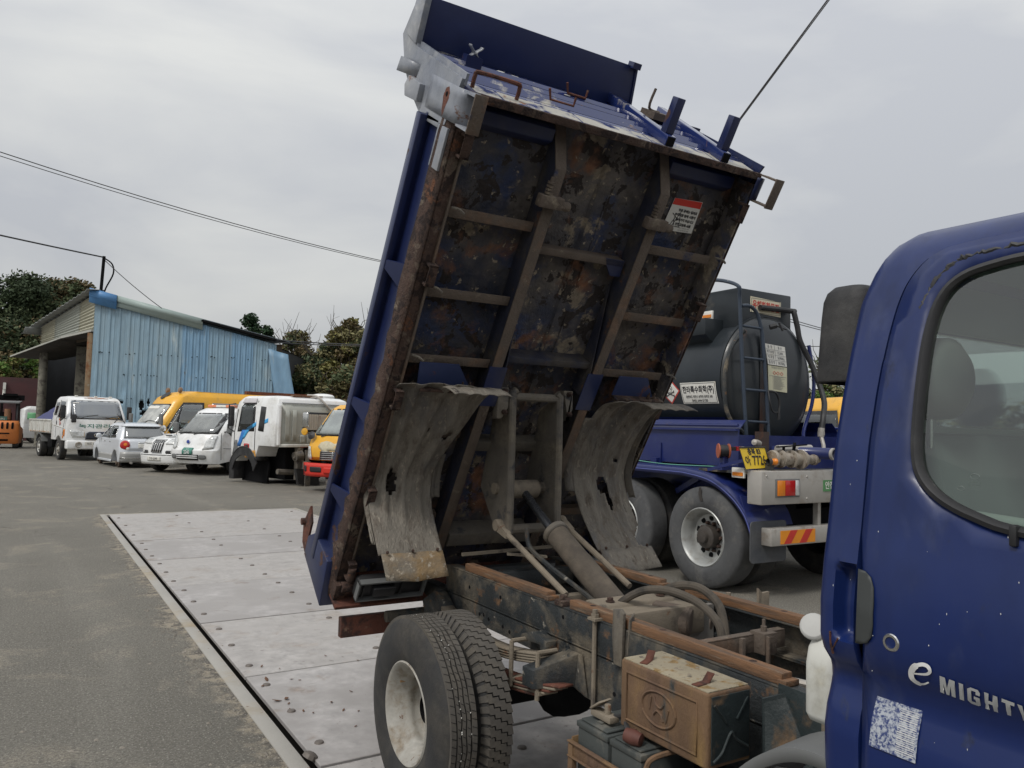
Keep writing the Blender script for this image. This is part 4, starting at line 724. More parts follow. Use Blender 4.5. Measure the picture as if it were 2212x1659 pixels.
# ---------------- wheels (twin rear)
def tyre_profile(x_out, w, ro, ri):
    # (radius, distance from outer face) closed loop
    return [(ri, 0.014), (ri + 0.012, 0.004), (ri + 0.05, -0.004), (ri + 0.10, -0.006), (ro - 0.055, 0.0), (ro - 0.025, 0.008), (ro - 0.006, 0.018), (ro, 0.028),
            (ro + 0.002, w * 0.5), (ro, w - 0.028), (ro - 0.006, w - 0.018), (ro - 0.025, w - 0.008), (ro - 0.055, w - 0.0), (ri + 0.1, w + 0.006), (ri + 0.05, w + 0.004), (ri + 0.012, w - 0.006), (ri, w - 0.018)]
def rear_wheel(x0, side, outer, zig):
    c = Vector((x0, 3.05, 0.400)); ax = Vector((side, 0, 0)); w = 0.150; kw = w / 0.205
    wh = D('wheel', MB().lathe([(0.205, 0.016), (0.212, 0.008), (0.207, 0.004), (0.196, 0.010), (0.190, 0.028), (0.178, 0.04), (0.170, 0.075), (0.162, 0.085), (0.160, 0.11), (0.166, 0.118), (0.160, 0.145) if outer else (0.16, 0.05), (0.10, 0.150) if outer else (0.1, 0.055), (0.062, 0.152) if outer else (0.06, 0.055)], c, ax, 40), M_rim, solid=0.004, smooth=50)
    ro = 0.388; b = MB(); b.lathe(tyre_profile(0, w, ro, 0.205), c, ax, 64, close=True); ty = D('tyre', b, M_tyre, wh, smooth=50)
    b = MB(); b.lathe([(ro + 0.0025, 0.034 * kw), (ro + 0.0042, w * 0.5), (ro + 0.0025, w - 0.034 * kw)], c, ax, 64); D('groove_shade_band', b, M_groove, wh, smooth=50)
    # tread: raised blocks over a black band that colours in the groove shade
    nb = 60 if zig else 84
    bt = MB(); bg_ = MB()
    if zig:
        lanes = [(0.030, 0.060), (0.064, 0.098), (0.102, 0.136), (0.140, 0.172)]
        for li, (a0, a1) in enumerate(lanes):
            for k in range(nb):
                t0 = 2 * PI * (k + 0.05 + 0.37 * li) / nb; t1 = 2 * PI * (k + 0.93 + 0.37 * li) / nb
                vs = []
                for t in (t0, t1):
                    sk = 0.0035 * (1 if t == t1 else -1); a0k, a1k = a0 * kw, a1 * kw
                    for a in (a0k + sk, a1k + sk):
                        for r_ in (ro - 0.004, ro + 0.009): vs.append(c + ax * a + Vector((0, math.cos(t) * r_, math.sin(t) * r_)))
                bt.add(vs, [(0, 1, 3, 2), (4, 6, 7, 5), (1, 5, 7, 3), (0, 4, 5, 1), (2, 3, 7, 6)])
        for k in range(nb):
            t0 = 2 * PI * (k + 0.1) / nb; t1 = 2 * PI * (k + 0.75) / nb; vs = []
            for t in (t0, t1):
                for a, r_ in ((0.001, ro - 0.03), (0.016, ro - 0.003), (0.0225, ro + 0.009), (0.009, ro - 0.03)): vs.append(c + ax * a + Vector((0, math.cos(t) * r_, math.sin(t) * r_)))
            bt.add(vs, [(0, 1, 5, 4), (1, 2, 6, 5), (0, 3, 2, 1), (4, 5, 6, 7)])
    else:
        edges = [0.019, 0.047, 0.068, 0.089, 0.110, 0.139]
        segs = 180
        for li in range(5):
            a0, a1 = edges[li] + 0.0036, edges[li + 1] - 0.0036
            rows = []
            for k in range(segs):
                t = 2 * PI * k / segs; zz = 0.0024 * math.sin(k * 0.7)
                e0 = a0 + (zz if li > 1 else 0); e1 = a1 + (zz if 0 < li < 3 else 0)
                rows.append([tuple(c + ax * a + Vector((0, math.cos(t) * r_, math.sin(t) * r_))) for a, r_ in ((e0, ro - 0.006), (e0, ro + 0.010), (e1, ro + 0.010), (e1, ro - 0.006))])
            rows.append(rows[0]); bt.grid(rows)
        for k in range(nb):                       # sipes
            t = 2 * PI * k / nb
            for a0, a1 in ((0.023, 0.043), (0.052, 0.064), (0.072, 0.085), (0.093, 0.106), (0.114, 0.135)):
                p0 = c + ax * a0 + Vector((0, math.cos(t) * (ro + 0.0104), math.sin(t) * (ro + 0.0104))); t2 = t + 0.02
                p1 = c + ax * a1 + Vector((0, math.cos(t2) * (ro + 0.0104), math.sin(t2) * (ro + 0.0104)))
                bg_.bar(p0, p1, 0.0022, 0.0012, up=(0, math.cos(t), math.sin(t)))
        o2 = D('tread_sipes', bg_, M_groove, ty, kind='stuff') if False else D('tread_sipes', bg_, M_groove, wh); o2['kind'] = 'stuff'
    tr = D('tread', bt, M_tread, wh, smooth=30); tr['kind'] = 'stuff'
    if outer:
        D('hub', MB().lathe([(0.058, 0.10), (0.058, 0.16), (0.045, 0.165), (0, 0.165)], c, ax, 20), M_dark, wh)
        rs = random.Random(4); bs = MB()
        for k in range(34):                       # pale stones caught in the grooves
            t = rs.uniform(-1.2, 2.4); a = rs.choice((0.047, 0.068, 0.068, 0.089, 0.110)); r_ = ro + 0.008; q = rs.uniform(0.002, 0.0042)
            pp = c + ax * a + Vector((0, -math.cos(t) * r_, math.sin(t) * r_)); bs.lathe([(0, -q), (q, 0), (0, q)], pp, (0, 1, 0.3), 5)
        o3 = D('caught_stones', bs, M_paper, wh); o3['kind'] = 'stuff'
        for t in (150, 200, 215, 30): 
            tt = R(t); pp = c + ax * 0.058 + Vector((0, math.cos(tt) * 0.176, math.sin(tt) * 0.176)); D('balance_weight', MB().box(pp.x - 0.012, pp.x + 0.012, pp.y - 0.004, pp.y + 0.004, pp.z - 0.009, pp.z + 0.009), mat('brown_tape', (0.32, 0.2, 0.1), 0.7), wh)
rear_wheel(1.376, 1, True, False)
rear_wheel(1.548, 1, False, True)
rear_wheel(3.034, -1, True, False)
rear_wheel(2.862, -1, False, True)
for x0, side in ((1.38, 1), (3.03, -1)):
    c = Vector((x0, 0.35, 0.40)); wh = D('wheel', MB().lathe([(0.205, 0.016), (0.196, 0.010), (0.18, 0.04), (0.165, 0.06), (0.10, 0.03), (0.05, 0.0), (0, 0)], c, (side, 0, 0), 30), M_rim, solid=0.004)
    D('tyre', MB().lathe(tyre_profile(0, 0.205, 0.40, 0.205), c, (side, 0, 0), 48, close=True), M_tyre, wh)

# ---------------- battery and battery cover
M_boxrust = mat('rusted_cover_orange_brown', (0.175, 0.105, 0.058), 0.85, 0, 0.25, 5.0, [((0.125, 0.075, 0.05), 0.42, 4.5, 0.10), ((0.31, 0.195, 0.065), 0.24, 3.2, 0.12), ((0.03, 0.045, 0.05), 0.16, 5.5, 0.05, 0.5)], bump=0.4, bscale=70, stretch=(1, 1.6, 0.6))
M_boxtop = mat('peeling_cover_top', (0.36, 0.31, 0.22), 0.85, 0, 0.2, 8.0, [((0.27, 0.175, 0.07), 0.34, 12.0, 0.03), ((0.10, 0.09, 0.075), 0.16, 9.0, 0.03)], bump=0.6, bscale=60)
M_boxend = mat('cover_end_dark', (0.022, 0.032, 0.034), 0.55, 0, 0.2, 5.0, [((0.17, 0.105, 0.055), 0.20, 6.0, 0.06, 0.85), ((0.30, 0.25, 0.18), 0.06, 24.0, 0.02, 0.9)], bump=0.25)
BX0, BX1, BY0, BY1, BZ0, BZ1 = 1.595, 1.765, 1.535, 1.905, 0.700, 0.905
CV = D('battery_cover', MB().box(BX0, BX1, BY0, BY1, BZ0, BZ1), M_boxrust, bevel=0.008, seg=3)
D('cover_top', MB().box(BX0 + 0.006, BX1 - 0.004, BY0 + 0.006, BY1 - 0.006, BZ1 - 0.002, BZ1 + 0.0035), M_boxtop, CV, bevel=0.003)
D('cover_end', MB().box(BX0 + 0.012, BX1 - 0.008, BY0 - 0.003, BY0 + 0.002, BZ0 + 0.012, BZ1 - 0.01), M_boxend, CV, bevel=0.002)
b = MB()
fx = BX0 - 0.0005
def fp(s, t): return (fx, BY1 - s * (BY1 - BY0), BZ0 + t * (BZ1 - BZ0))   # front face, s along, t up
ring = [(0.09, 0.17), (0.16, 0.86), (0.88, 0.82), (0.86, 0.13)]
corn = [(0.08, 0.14), (0.09, 0.84), (0.89, 0.84), (0.89, 0.14), (0.08, 0.14)]
b.tube([fp(*q) for q in corn], 0.0045, 6)
ell = [(0.47 + 0.195 * math.cos(a), 0.50 + 0.24 * math.sin(a) - 0.0 * math.cos(a)) for a in [2 * PI * i / 28 for i in range(29)]]
b.tube([fp(*q) for q in ell], 0.0045, 6)
for st_ in (((0.385, 0.64), (0.365, 0.46)), ((0.585, 0.55), (0.555, 0.36)), ((0.42, 0.67), (0.445, 0.56), (0.50, 0.53), (0.53, 0.60)), ((0.415, 0.40), (0.45, 0.47), (0.50, 0.44), (0.525, 0.36))):
    b.tube(smoothpath([fp(*q) for q in st_], 4), 0.004, 6)
D('embossed_emblem', b, M_boxrust, CV, smooth=60)
b = MB(); ey = BY0 - 0.0035
def ep(s, t): return (BX0 + s * (BX1 - BX0), ey, BZ0 + t * (BZ1 - BZ0))
b.tube([ep(0.12, 0.84), ep(0.40, 0.58)], 0.004, 6); b.tube([ep(0.90, 0.86), ep(0.64, 0.60)], 0.004, 6)
b.tube(smoothpath([ep(0.10, 0.10), ep(0.30, 0.20), ep(0.50, 0.44), ep(0.62, 0.34), ep(0.90, 0.20)], 5), 0.0045, 6)
D('embossed_cross', b, M_boxend, CV, smooth=60)
for yy, ang in ((1.83, 0.5), (1.60, 0.15)):
    b = MB(); q = Matrix.Rotation(ang, 3, 'Z'); c0 = Vector((BX0 + 0.04, yy, BZ1 + 0.005))
    b.add([tuple(c0 + q @ Vector(p)) for p in ((-.03, -.012, 0), (.02, -.012, 0), (.045, -.012, .022), (.045, .012, .022), (.02, .012, 0), (-.03, .012, 0))], [(0, 1, 4, 5), (1, 2, 3, 4)]); D('latch_tab', b, M_rustbar, CV, solid=0.003)
b = MB(); rr = random.Random(2)
for i in range(26): 
    x, y, s = rr.uniform(BX0 + .01, BX1 - .02), rr.uniform(BY0 + .01, BY1 - .02), rr.uniform(.002, .008); b.lathe([(0, s * .5), (s, 0.0)], (x, y, BZ1 + 0.0035), (0, 0, 1), 6)
o = D('caked_dirt', b, M_dustmetal, CV); o['kind'] = 'stuff'
D('cover_bracket', MB().prism([(BX1 + 0.002, 1.50, 0.88), (XL - 0.004, 1.50, 0.88), (XL - 0.004, 1.34, 0.80), (XL - 0.004, 1.34, 0.60), (BX1 + 0.01, 1.50, 0.66)], (0, -0.006, 0)).box(BX1 + 0.004, XL - 0.002, 1.40, 1.495, 0.70, 0.706).prism([(XL - 0.003, 1.34, 0.90), (XL - 0.003, 1.52, 0.90), (XL - 0.003, 1.52, 0.60), (XL - 0.003, 1.30, 0.62), (XL - 0.003, 1.30, 0.83)], (-0.004, 0, 0)), M_boxend, bevel=0.001)
M_bat = mat('battery_grey_case', (0.055, 0.062, 0.06), 0.65, 0, 0.1, 6.0, [((0.27, 0.245, 0.20), 0.22, 6.0, 0.10, 0.9)], bump=0.15)
for k, (y0, y1) in enumerate(((1.745, 1.885), (1.90, 2.055))):
    bt_ = D('battery', MB().box(1.545, 1.76, y0, y1, 0.47, 0.655), M_bat, bevel=0.006)
    D('battery_lid', MB().box(1.540, 1.765, y0 - 0.003, y1 + 0.003, 0.656, 0.675).box(1.55, 1.755, y0 + 0.01, y1 - 0.01, 0.676, 0.684), M_bat, bt_, bevel=0.004)
    for q in (1.60, 1.70): D('terminal', MB().lathe([(0.014, 0), (0.011, 0.028), (0, 0.028)], (q, (y0 + y1) / 2, 0.684), (0, 0, 1), 10), M_dustmetal, bt_)
    D('cell_caps', MB().box(1.57, 1.74, (y0 + y1) / 2 - 0.012, (y0 + y1) / 2 + 0.012, 0.6845, 0.689), M_bat, bt_, bevel=0.003)
D('cable_clamp', MB().box(1.575, 1.615, 1.93, 2.03, 0.694, 0.715).prism([(1.57, 2.035, 0.715), (1.62, 2.035, 0.72), (1.62, 1.985, 0.755), (1.57, 1.985, 0.75)], (0.0, -0.014, 0)).lathe([(0.012, 0), (0.012, 0.03), (0, 0.03)], (1.595, 1.965, 0.715), (0, 0, 1), 7), M_dustmetal, bevel=0.005)
D('terminal_boot', MB().lathe([(0, -0.03), (0.02, -0.026), (0.024, 0.0), (0.019, 0.026), (0, 0.03)], (1.56, 1.80, 0.705), (0.4, -1, -0.1), 12), mat('dark_red_boot', (0.105, 0.038, 0.028), 0.7, 0, 0.2, 20), smooth=60)
D('battery_cable', MB().tube(smoothpath([(1.565, 1.82, 0.708), (1.60, 1.88, 0.712), (1.66, 1.90, 0.72), (1.74, 1.86, 0.73)], 5), 0.009, 7).tube(smoothpath([(1.60, 1.94, 0.712), (1.66, 1.92, 0.715), (1.72, 1.90, 0.72), (1.80, 1.90, 0.72)], 5), 0.008, 7), M_black)
D('battery_tray', MB().box(1.525, 1.532, 1.70, 2.075, 0.565, 0.605).box(1.515, 1.532, 1.70, 2.075, 0.605, 0.611).box(1.515, 1.532, 1.70, 2.075, 0.56, 0.565).box(1.532, 1.77, 2.065, 2.072, 0.56, 0.62).box(1.53, 1.80, 1.70, 2.07, 0.452, 0.462).box(1.52, 1.54, 2.05, 2.075, 0.45, 0.60), M_boxrust, bevel=0.003)
D('battery_strap', MB().tube(smoothpath([(1.535, 1.715, 0.44), (1.533, 1.715, 0.60), (1.535, 1.712, 0.655), (1.56, 1.70, 0.685), (1.70, 1.69, 0.69)], 5), 0.008, 6), M_boxrust)
D('battery_carrier', MB().box(1.56, XL, 1.55, 1.70, 0.45, 0.60).box(1.77, XL, 1.72, 2.05, 0.46, 0.66), M_dark, bevel=0.01)
for pts, r, m_ in (([(2.0, 1.92, 0.80), (2.1, 1.75, 0.82), (2.22, 1.5, 0.81), (2.3, 1.2, 0.80)], 0.011, M_alu), ([(2.02, 1.35, 0.82), (2.1, 1.30, 0.85), (2.2, 1.33, 0.84)], 0.012, M_black), ([(2.25, 1.98, 0.70), (2.28, 1.85, 0.66), (2.2, 1.5, 0.6)], 0.010, M_black), ([(1.98, 1.6, 0.79), (2.15, 1.4, 0.77), (2.3, 1.15, 0.78)], 0.008, M_dustmetal)):
    D('brake_pipe', MB().tube(smoothpath(pts, 6), r, 7), m_)
D('cab_mount', MB().box(XL - 0.015, XL + 0.11, 1.30, 1.40, 0.766, 0.80).box(XL - 0.01, XL + 0.10, 1.31, 1.325, 0.80, 0.85), M_rustbar, bevel=0.004)
for q in (0.02, 0.06): D('hex_bolt', MB().lathe([(0.014, 0), (0.014, 0.004), (0.010, 0.004), (0.010, 0.014), (0, 0.014)], (XL + q, 1.36 - q, 0.80), (0, 0, 1), 6), M_rustbar)

# ---------------- cab
def interp(k, z):
    if z <= k[0][0]: return k[0][1]
    for (a, b_), (c, d) in zip(k, k[1:]):
        if z <= c: t = (z - a) / (c - a); return b_ + (d - b_) * t
    return k[-1][1]
KX = [(0.50, 1.345), (0.90, 1.325), (1.06, 1.322), (1.10, 1.329), (1.135, 1.342), (1.155, 1.347), (1.175, 1.341), (1.20, 1.320), (1.23, 1.308), (1.30, 1.308), (1.38, 1.318), (1.45, 1.331), (1.52, 1.341), (1.60, 1.352), (1.70, 1.376), (1.80, 1.405), (1.87, 1.428), (1.93, 1.450), (1.97, 1.466), (2.000, 1.484), (2.025, 1.508), (2.045, 1.545), (2.060, 1.60), (2.070, 1.72), (2.078, 2.0), (2.080, TXC)]
def cabx(z): return interp(KX, z)
YR = 0.992                                            # rear of the cab
def frontY(z): return interp([(0.5, -0.80), (1.2, -0.78), (1.35, -0.72), (1.97, -0.36), (2.03, -0.22), (2.05, -0.1)], z)
def ring(z, n=6, rr_=0.05):
    x = cabx(z); hw = TXC - x; yf = frontY(z); pts = []
    r_ = min(rr_, hw * 0.5)
    for s, seq in ((-1, range(n + 1)), ):
        for i in seq:                                # rear left corner, from side to back
            a = PI * 0.5 * i / n; pts.append((x + r_ - r_ * math.cos(a), YR - r_ + r_ * math.sin(a)))
    rb = [(2 * TXC - p[0], p[1]) for p in pts[::-1]]
    fl = [(x + 0.14 - 0.14 * math.cos(PI * 0.5 * i / n), yf + 0.14 - 0.14 * math.sin(PI * 0.5 * i / n)) for i in range(n + 1)]
    fr = [(2 * TXC - p[0], p[1]) for p in fl]
    ymid = [0.893, 0.60, 0.3, 0.0, -0.25]
    left = [(x, y) for y in ymid if y < YR - r_ and y > yf + 0.15]
    return pts, rb, fl[::-1], fr, x, yf
zs = [0.50, 0.7, 0.9, 1.0, 1.08, 1.125, 1.165, 1.195, 1.225, 1.30, 1.38, 1.45, 1.52, 1.60, 1.70, 1.80, 1.87, 1.93, 1.97, 1.998, 2.018, 2.030, 2.038, 2.045, 2.047]
# rear pillar and corners, rear wall (with window opening), roof
def side_pt(y, z): return (cabx(z), y, z)
GAP = [(0.893, 0.50), (0.893, 1.62), (0.890, 1.78), (0.883, 1.88), (0.868, 1.935), (0.835, 1.975), (0.78, 1.990), (0.62, 1.993), (0.2, 1.990), (-0.22, 1.975)]
GAPS = smoothpath([(0, y, z) for y, z in GAP], 5)
def gapY(z):
    for a, b_ in zip(GAPS, GAPS[1:]):
        if a.z <= z <= b_.z: return a.y + (b_.y - a.y) * ((z - a.z) / max(1e-6, b_.z - a.z))
    return -0.22
# shell: side pillar, rounded rear corner and roof in one skin, left half; right half mirrored
def shell_section():
    P = []; z = 0.5
    while z < 1.97: P.append((cabx(z), z)); z += 0.007 if 1.2 < z < 1.42 else 0.0125
    for zq in (1.97, 1.985, 2.000, 2.013, 2.025, 2.036, 2.045, 2.053, 2.060, 2.065, 2.070, 2.074, 2.078, 2.0793, 2.080): P.append((cabx(zq), zq))
    return P
SEC = shell_section()
def sec_n(i):
    a_, c_ = SEC[max(0, i - 2)], SEC[min(len(SEC) - 1, i + 2)]; t = Vector((c_[0] - a_[0], c_[1] - a_[1])).normalized(); return Vector((t.y, -t.x)) * 1.0   # inward normal (x,z)
def recess(y, z):
    dy = max(0, abs(y - 0.914) - 0.014) / 0.012; dz = max(0, abs(z - 1.308) - 0.050) / 0.020
    q = dy * dy + dz * dz
    return 0.034 * (1 - q * q) ** 0.6 if q < 1 else 0.0
def shell(sign):
    rows = []
    for i, (x, z) in enumerate(SEC):
        nx = sec_n(i); k = max(0, min(1, (z - 1.9) / 0.14)); r_ = 0.045 + 0.055 * k
        if i == len(SEC) - 1: nx = Vector((0, -1))
        y0 = gapY(z) + 0.004 if z < 1.9935 else -0.36
        ys = YR - r_
        if y0 > ys - 0.01: y0 = ys - 0.01
        row = []
        def P_(y, off): return (x + nx.x * off, y, z + nx.y * off)
        row.append(P_(y0, 0.014)); row.append(P_(y0 + 0.0015, 0.0))
        nf = 10
        for j in range(1, nf + 1):
            y = y0 + 0.0015 + (ys - y0 - 0.0015) * j / nf; front = 0.0
            if z >= 1.9935 and y < -0.1: front = 0.05 * ((-0.1 - y) / 0.26) ** 2
            row.append(P_(y, recess(y, z) + front))
        for j in range(1, 9):
            a_ = PI * 0.5 * j / 8; y = ys + r_ * math.sin(a_); row.append(P_(y, r_ * (1 - math.cos(a_)) + recess(y, z)))
        rows.append(row)
    if sign > 0: rows = [[(2 * TXC - p[0], p[1], p[2]) for p in r] for r in rows]
    return rows
b = MB(); b.grid(shell(-1)); CAB = D('cab', b, M_blue, smooth=70)
b = MB(); b.grid(shell(1)); D('cab_shell', b, M_blue, CAB, smooth=70)
xw0, xw1, zw0, zw1 = 1.70, 2.71, 1.645, 1.858
def inset_edge(sign):
    pts = []
    for i, (x, z) in enumerate(SEC[::4] + [SEC[-1]]):
        i0 = min(len(SEC) - 1, i * 4); nx = sec_n(i0); k = max(0, min(1, (z - 1.9) / 0.14)); r_ = 0.044 + 0.055 * k
        if i0 == len(SEC) - 1: nx = Vector((0, -1))
        p = (x + nx.x * r_, z + nx.y * r_); pts.append(p if sign < 0 else (2 * TXC - p[0], p[1]))
    return pts
from mathutils.geometry import delaunay_2d_cdt
def inside(p, poly):
    c = False; n = len(poly)
    for i in range(n):
        a, b_ = poly[i], poly[(i + 1) % n]
        if (a[1] > p[1]) != (b_[1] > p[1]) and p[0] < (b_[0] - a[0]) * (p[1] - a[1]) / (b_[1] - a[1]) + a[0]: c = not c
    return c
def skin(outer, holes, step, f, extra=()):
    vs = []; es = []
    for loop in [outer] + holes:
        n0 = len(vs); n = len(loop)
        vs += [Vector(p) for p in loop]; es += [(n0 + i, n0 + (i + 1) % n) for i in range(n)]
    xs_ = [p[0] for p in outer]; ys_ = [p[1] for p in outer]
    def dist_ok(p):
        for loop in [outer] + holes:
            for q in loop:
                if (q[0] - p[0]) ** 2 + (q[1] - p[1]) ** 2 < (step * 0.45) ** 2: return False
        return True
    x = min(xs_)
    while x < max(xs_):
        y = min(ys_)
        while y < max(ys_):
            p = (x, y)
            if inside(p, outer) and not any(inside(p, h) for h in holes) and dist_ok(p): vs.append(Vector(p))
            y += step
        x += step
    V, E_, F_, *_ = delaunay_2d_cdt(vs, es, [], 0, 1e-5)
    fs = []
    for fc in F_:
        c = sum((V[i] for i in fc), Vector((0, 0))) / len(fc)
        if inside(c, outer) and not any(inside(c, h) for h in holes): fs.append(tuple(fc))
    return [f(v[0], v[1]) for v in V], fs
el = inset_edge(-1); er = inset_edge(1)
wl = [(xw0, zw0), (xw1, zw0), (xw1, zw1), (xw0, zw1)]
vs, fs = skin(el + er[-2::-1], [wl], 0.12, lambda x, z: (x, YR - 0.001, z)); b = MB(); b.add(vs, fs); D('cab_rear_wall', b, M_blue, CAB, solid=0.003)
D('rear_window', MB().box(xw0, xw1, YR - 0.008, YR - 0.004, zw0, zw1), G_clear, CAB)
# front: panel, screen, A pillars
b = MB(); b.grid([[(1.36 + 1.69 * i / 10, frontY(z) + 0.06 * ((i - 5) / 5) ** 2, z) for i in range(11)] for z in (0.5, 0.8, 1.1, 1.25, 1.38)]); D('front_panel', b, M_blue, CAB, solid=0.01)
b = MB(); b.grid([[(cabx(z) + 0.06 + (2 * (TXC - cabx(z) - 0.06)) * i / 10, frontY(z) + 0.05 * ((i - 5) / 5) ** 2, z) for i in range(11)] for z in (1.385, 1.6, 1.8, 1.97)]); D('windscreen', b, G_clear, CAB, solid=0.005)
for s in (0, 1):
    b = MB(); pts = [(cabx(z) + 0.03, frontY(z) + 0.05, z) for z in (0.5, 0.9, 1.3, 1.6, 1.8, 1.96)]
    pts = [(2 * TXC - p[0], p[1], p[2]) if s else p for p in pts]; b.tube(pts, 0.05, 8); D('front_pillar', b, M_blue, CAB)
D('cab_floor', MB().box(1.36, 3.05, -0.75, 0.955, 0.56, 0.62), M_dark, CAB)

# door skin with window opening
WIN = smoothpath([(0, y, z) for y, z in [(-0.16, 1.44), (0.30, 1.455), (0.60, 1.470), (0.69, 1.487), (0.755, 1.515), (0.793, 1.555), (0.806, 1.61), (0.812, 1.70), (0.815, 1.80), (0.806, 1.875), (0.778, 1.918), (0.72, 1.938), (0.60, 1.946), (0.20, 1.946), (0.05, 1.935)]], 4)
WINP = [(p.y, p.z) for p in WIN]
GOUT = [(0.891, 0.60)] + [(p.y, p.z) for p in GAPS if p.z > 0.62] + [(-0.40, 1.7), (-0.55, 1.40), (-0.60, 1.0), (-0.60, 0.60)]
def inset(poly, d):
    n = len(poly); out_ = []
    area = sum(poly[i][0] * poly[(i + 1) % n][1] - poly[(i + 1) % n][0] * poly[i][1] for i in range(n)); sg = 1 if area > 0 else -1
    for i in range(n):
        p, q, r_ = Vector(poly[i - 1]), Vector(poly[i]), Vector(poly[(i + 1) % n]); t = (r_ - p)
        if t.length < 1e-9: out_.append(tuple(q)); continue
        t.normalize(); nn = Vector((-t.y, t.x)) * sg; out_.append(tuple(q + nn * d))
    return out_
REC = rrect(0.853, 0.955, 1.238, 1.378, 0.028, 4)    # handle recess spans door edge and pillar
HREC = rrect(0.853, 0.889, 1.240, 1.376, 0.018, 3)
def doorpt(y, z): return (cabx(z) - 0.002, y, z)
DOUT = inset(GOUT, 0.0015)
vs, fs = skin(DOUT, [WINP], 0.035, doorpt)
b = MB(); b.add(vs, fs); DOOR = D('door', b, M_blue, CAB, smooth=60, solid=0.006)
b = MB(); b.add([(2 * TXC - p[0], p[1], p[2]) for p in vs], fs); D('door', b, M_blue, CAB, smooth=60, solid=0.006)
def DP(name, mb, m, **k): return D(name, mb, m, CAB, **k)
# dark rubber in the door gap
b = MB(); b.tube([(cabx(p.z) + 0.013, p.y + 0.002, p.z) for p in GAPS if p.z > 0.55], 0.008, 6); DP('door_gap_seal', b, M_dark)
# window rubber: outer band swept round the opening
for s in (0, 1):
    b = MB(); ring_o = WINP; ring_i = inset(WINP, 0.0105); ring_m = inset(WINP, 0.004); n = len(WINP); rows = []
    def wp(y, z, o): x = cabx(z) - o; return (2 * TXC - x if s else x, y, z)
    ring_x = inset(WINP, -0.004)
    for i in range(n + 1):
        i = i % n; rows.append([wp(*ring_x[i], 0.002), wp(*ring_x[i], 0.010), wp(*ring_m[i], 0.013), wp(*ring_i[i], 0.006), wp(*ring_i[i], -0.006)])
    b.grid(rows); DP('window_seal', b, M_black, smooth=50)
    gl = inset(WINP, 0.007); vs2, fs2 = skin(gl, [], 0.12, lambda y, z: wp(y, z, -0.003)); b = MB(); b.add(vs2, fs2); DP('window_glass', b, glass('cab_window_glass', (0.84, 0.92, 0.87), 0.09, 0.01, 0.012, (0.5, 0.58, 0.53)), smooth=1)
b = MB(); b.box(cabx(1.475) - 0.017, cabx(1.475) + 0.0, 0.622, 0.634, 1.452, 1.486); DP('seal_joint', b, M_black, bevel=0.003)
# ragged old sealant above the window
b = MB(); rr = random.Random(9); pts = [(0.838 - 0.0, 1.865), (0.826, 1.905), (0.80, 1.942), (0.77, 1.958), (0.72, 1.963), (0.66, 1.966), (0.6, 1.968), (0.4, 1.968)]
sp = smoothpath([(0, y, z) for y, z in pts], 12); b.tube([(cabx(p.z) - 0.003, p.y + rr.gauss(0, 0.0012), p.z + rr.gauss(0, 0.0016)) for p in sp], [0.0025 + 0.003 * abs(math.sin(i * 0.31)) * min(1, i / 18) for i in range(len(sp))], 6); DP('old_sealant', b, M_black)
# handle: dished recess in pillar, dark pull plate, lock
def dish(y0, y1, z0, z1, r, depth, m, name):
    lo = rrect(y0, y1, z0, z1, r, 4); cx_, cy_ = (y0 + y1) / 2, (z0 + z1) / 2; rows = []
    for t, d_ in ((1.03, 0.004), (1.0, 0.003), (0.94, -0.004), (0.82, -depth * 0.8), (0.6, -depth), (0.02, -depth)):
        rows.append([(cabx(cy_ + (z - cy_) * t) - d_, cx_ + (y - cx_) * t, cy_ + (z - cy_) * t) for y, z in lo])
    bb = MB(); bb.grid(rows, close=True); return DP(name, bb, m, smooth=60)
pf = [(0.8905, 1.374), (0.876, 1.372), (0.864, 1.363), (0.857, 1.345), (0.855, 1.32), (0.855, 1.28), (0.858, 1.258), (0.866, 1.246), (0.878, 1.241), (0.8905, 1.240)]
vs, fs = skin(pf, [], 0.008, lambda y, z: (cabx(z) - 0.0055 - 0.002 * min(1, (0.8905 - y) / 0.01), y, z)); b = MB(); b.add(vs, fs); DP('door_handle', b, mat('handle_dark_grey', (0.045, 0.05, 0.05), 0.55, 0, 0.06), solid=0.003, smooth=60)
b = MB(); b.lathe([(0.0165, 0), (0.0165, 0.003), (0.014, 0.006), (0.010, 0.006), (0.0095, 0.002), (0, 0.002)], (cabx(1.257) - 0.001, 0.822, 1.257), (-1, 0, 0), 24); LK = DP('lock', b, M_chrome)
b = MB(); b.box(cabx(1.257) - 0.0045, cabx(1.257) - 0.003, 0.8205, 0.8235, 1.2515, 1.2625); b.lathe([(0.009, 0.0035), (0, 0.0035)], (cabx(1.257), 0.822, 1.257), (-1, 0, 0), 16); DP('keyhole', b, mat('lock_core', (0.12, 0.12, 0.12), 0.5, 0.6))
# lettering on the door (text runs toward the front of the truck, -Y)
M_silver = mat('silver_lettering', (0.55, 0.56, 0.56), 0.45, 0.1, 0.05)
M_whitel = mat('white_lettering', (0.75, 0.75, 0.74), 0.5, 0, 0.04)
def doorface(y0, z0, tilt=0.0):
    return local(DT, lambda x, y: (cabx(z0 + y + tilt * x) - 0.0085, y0 - x, z0 + y + tilt * x))
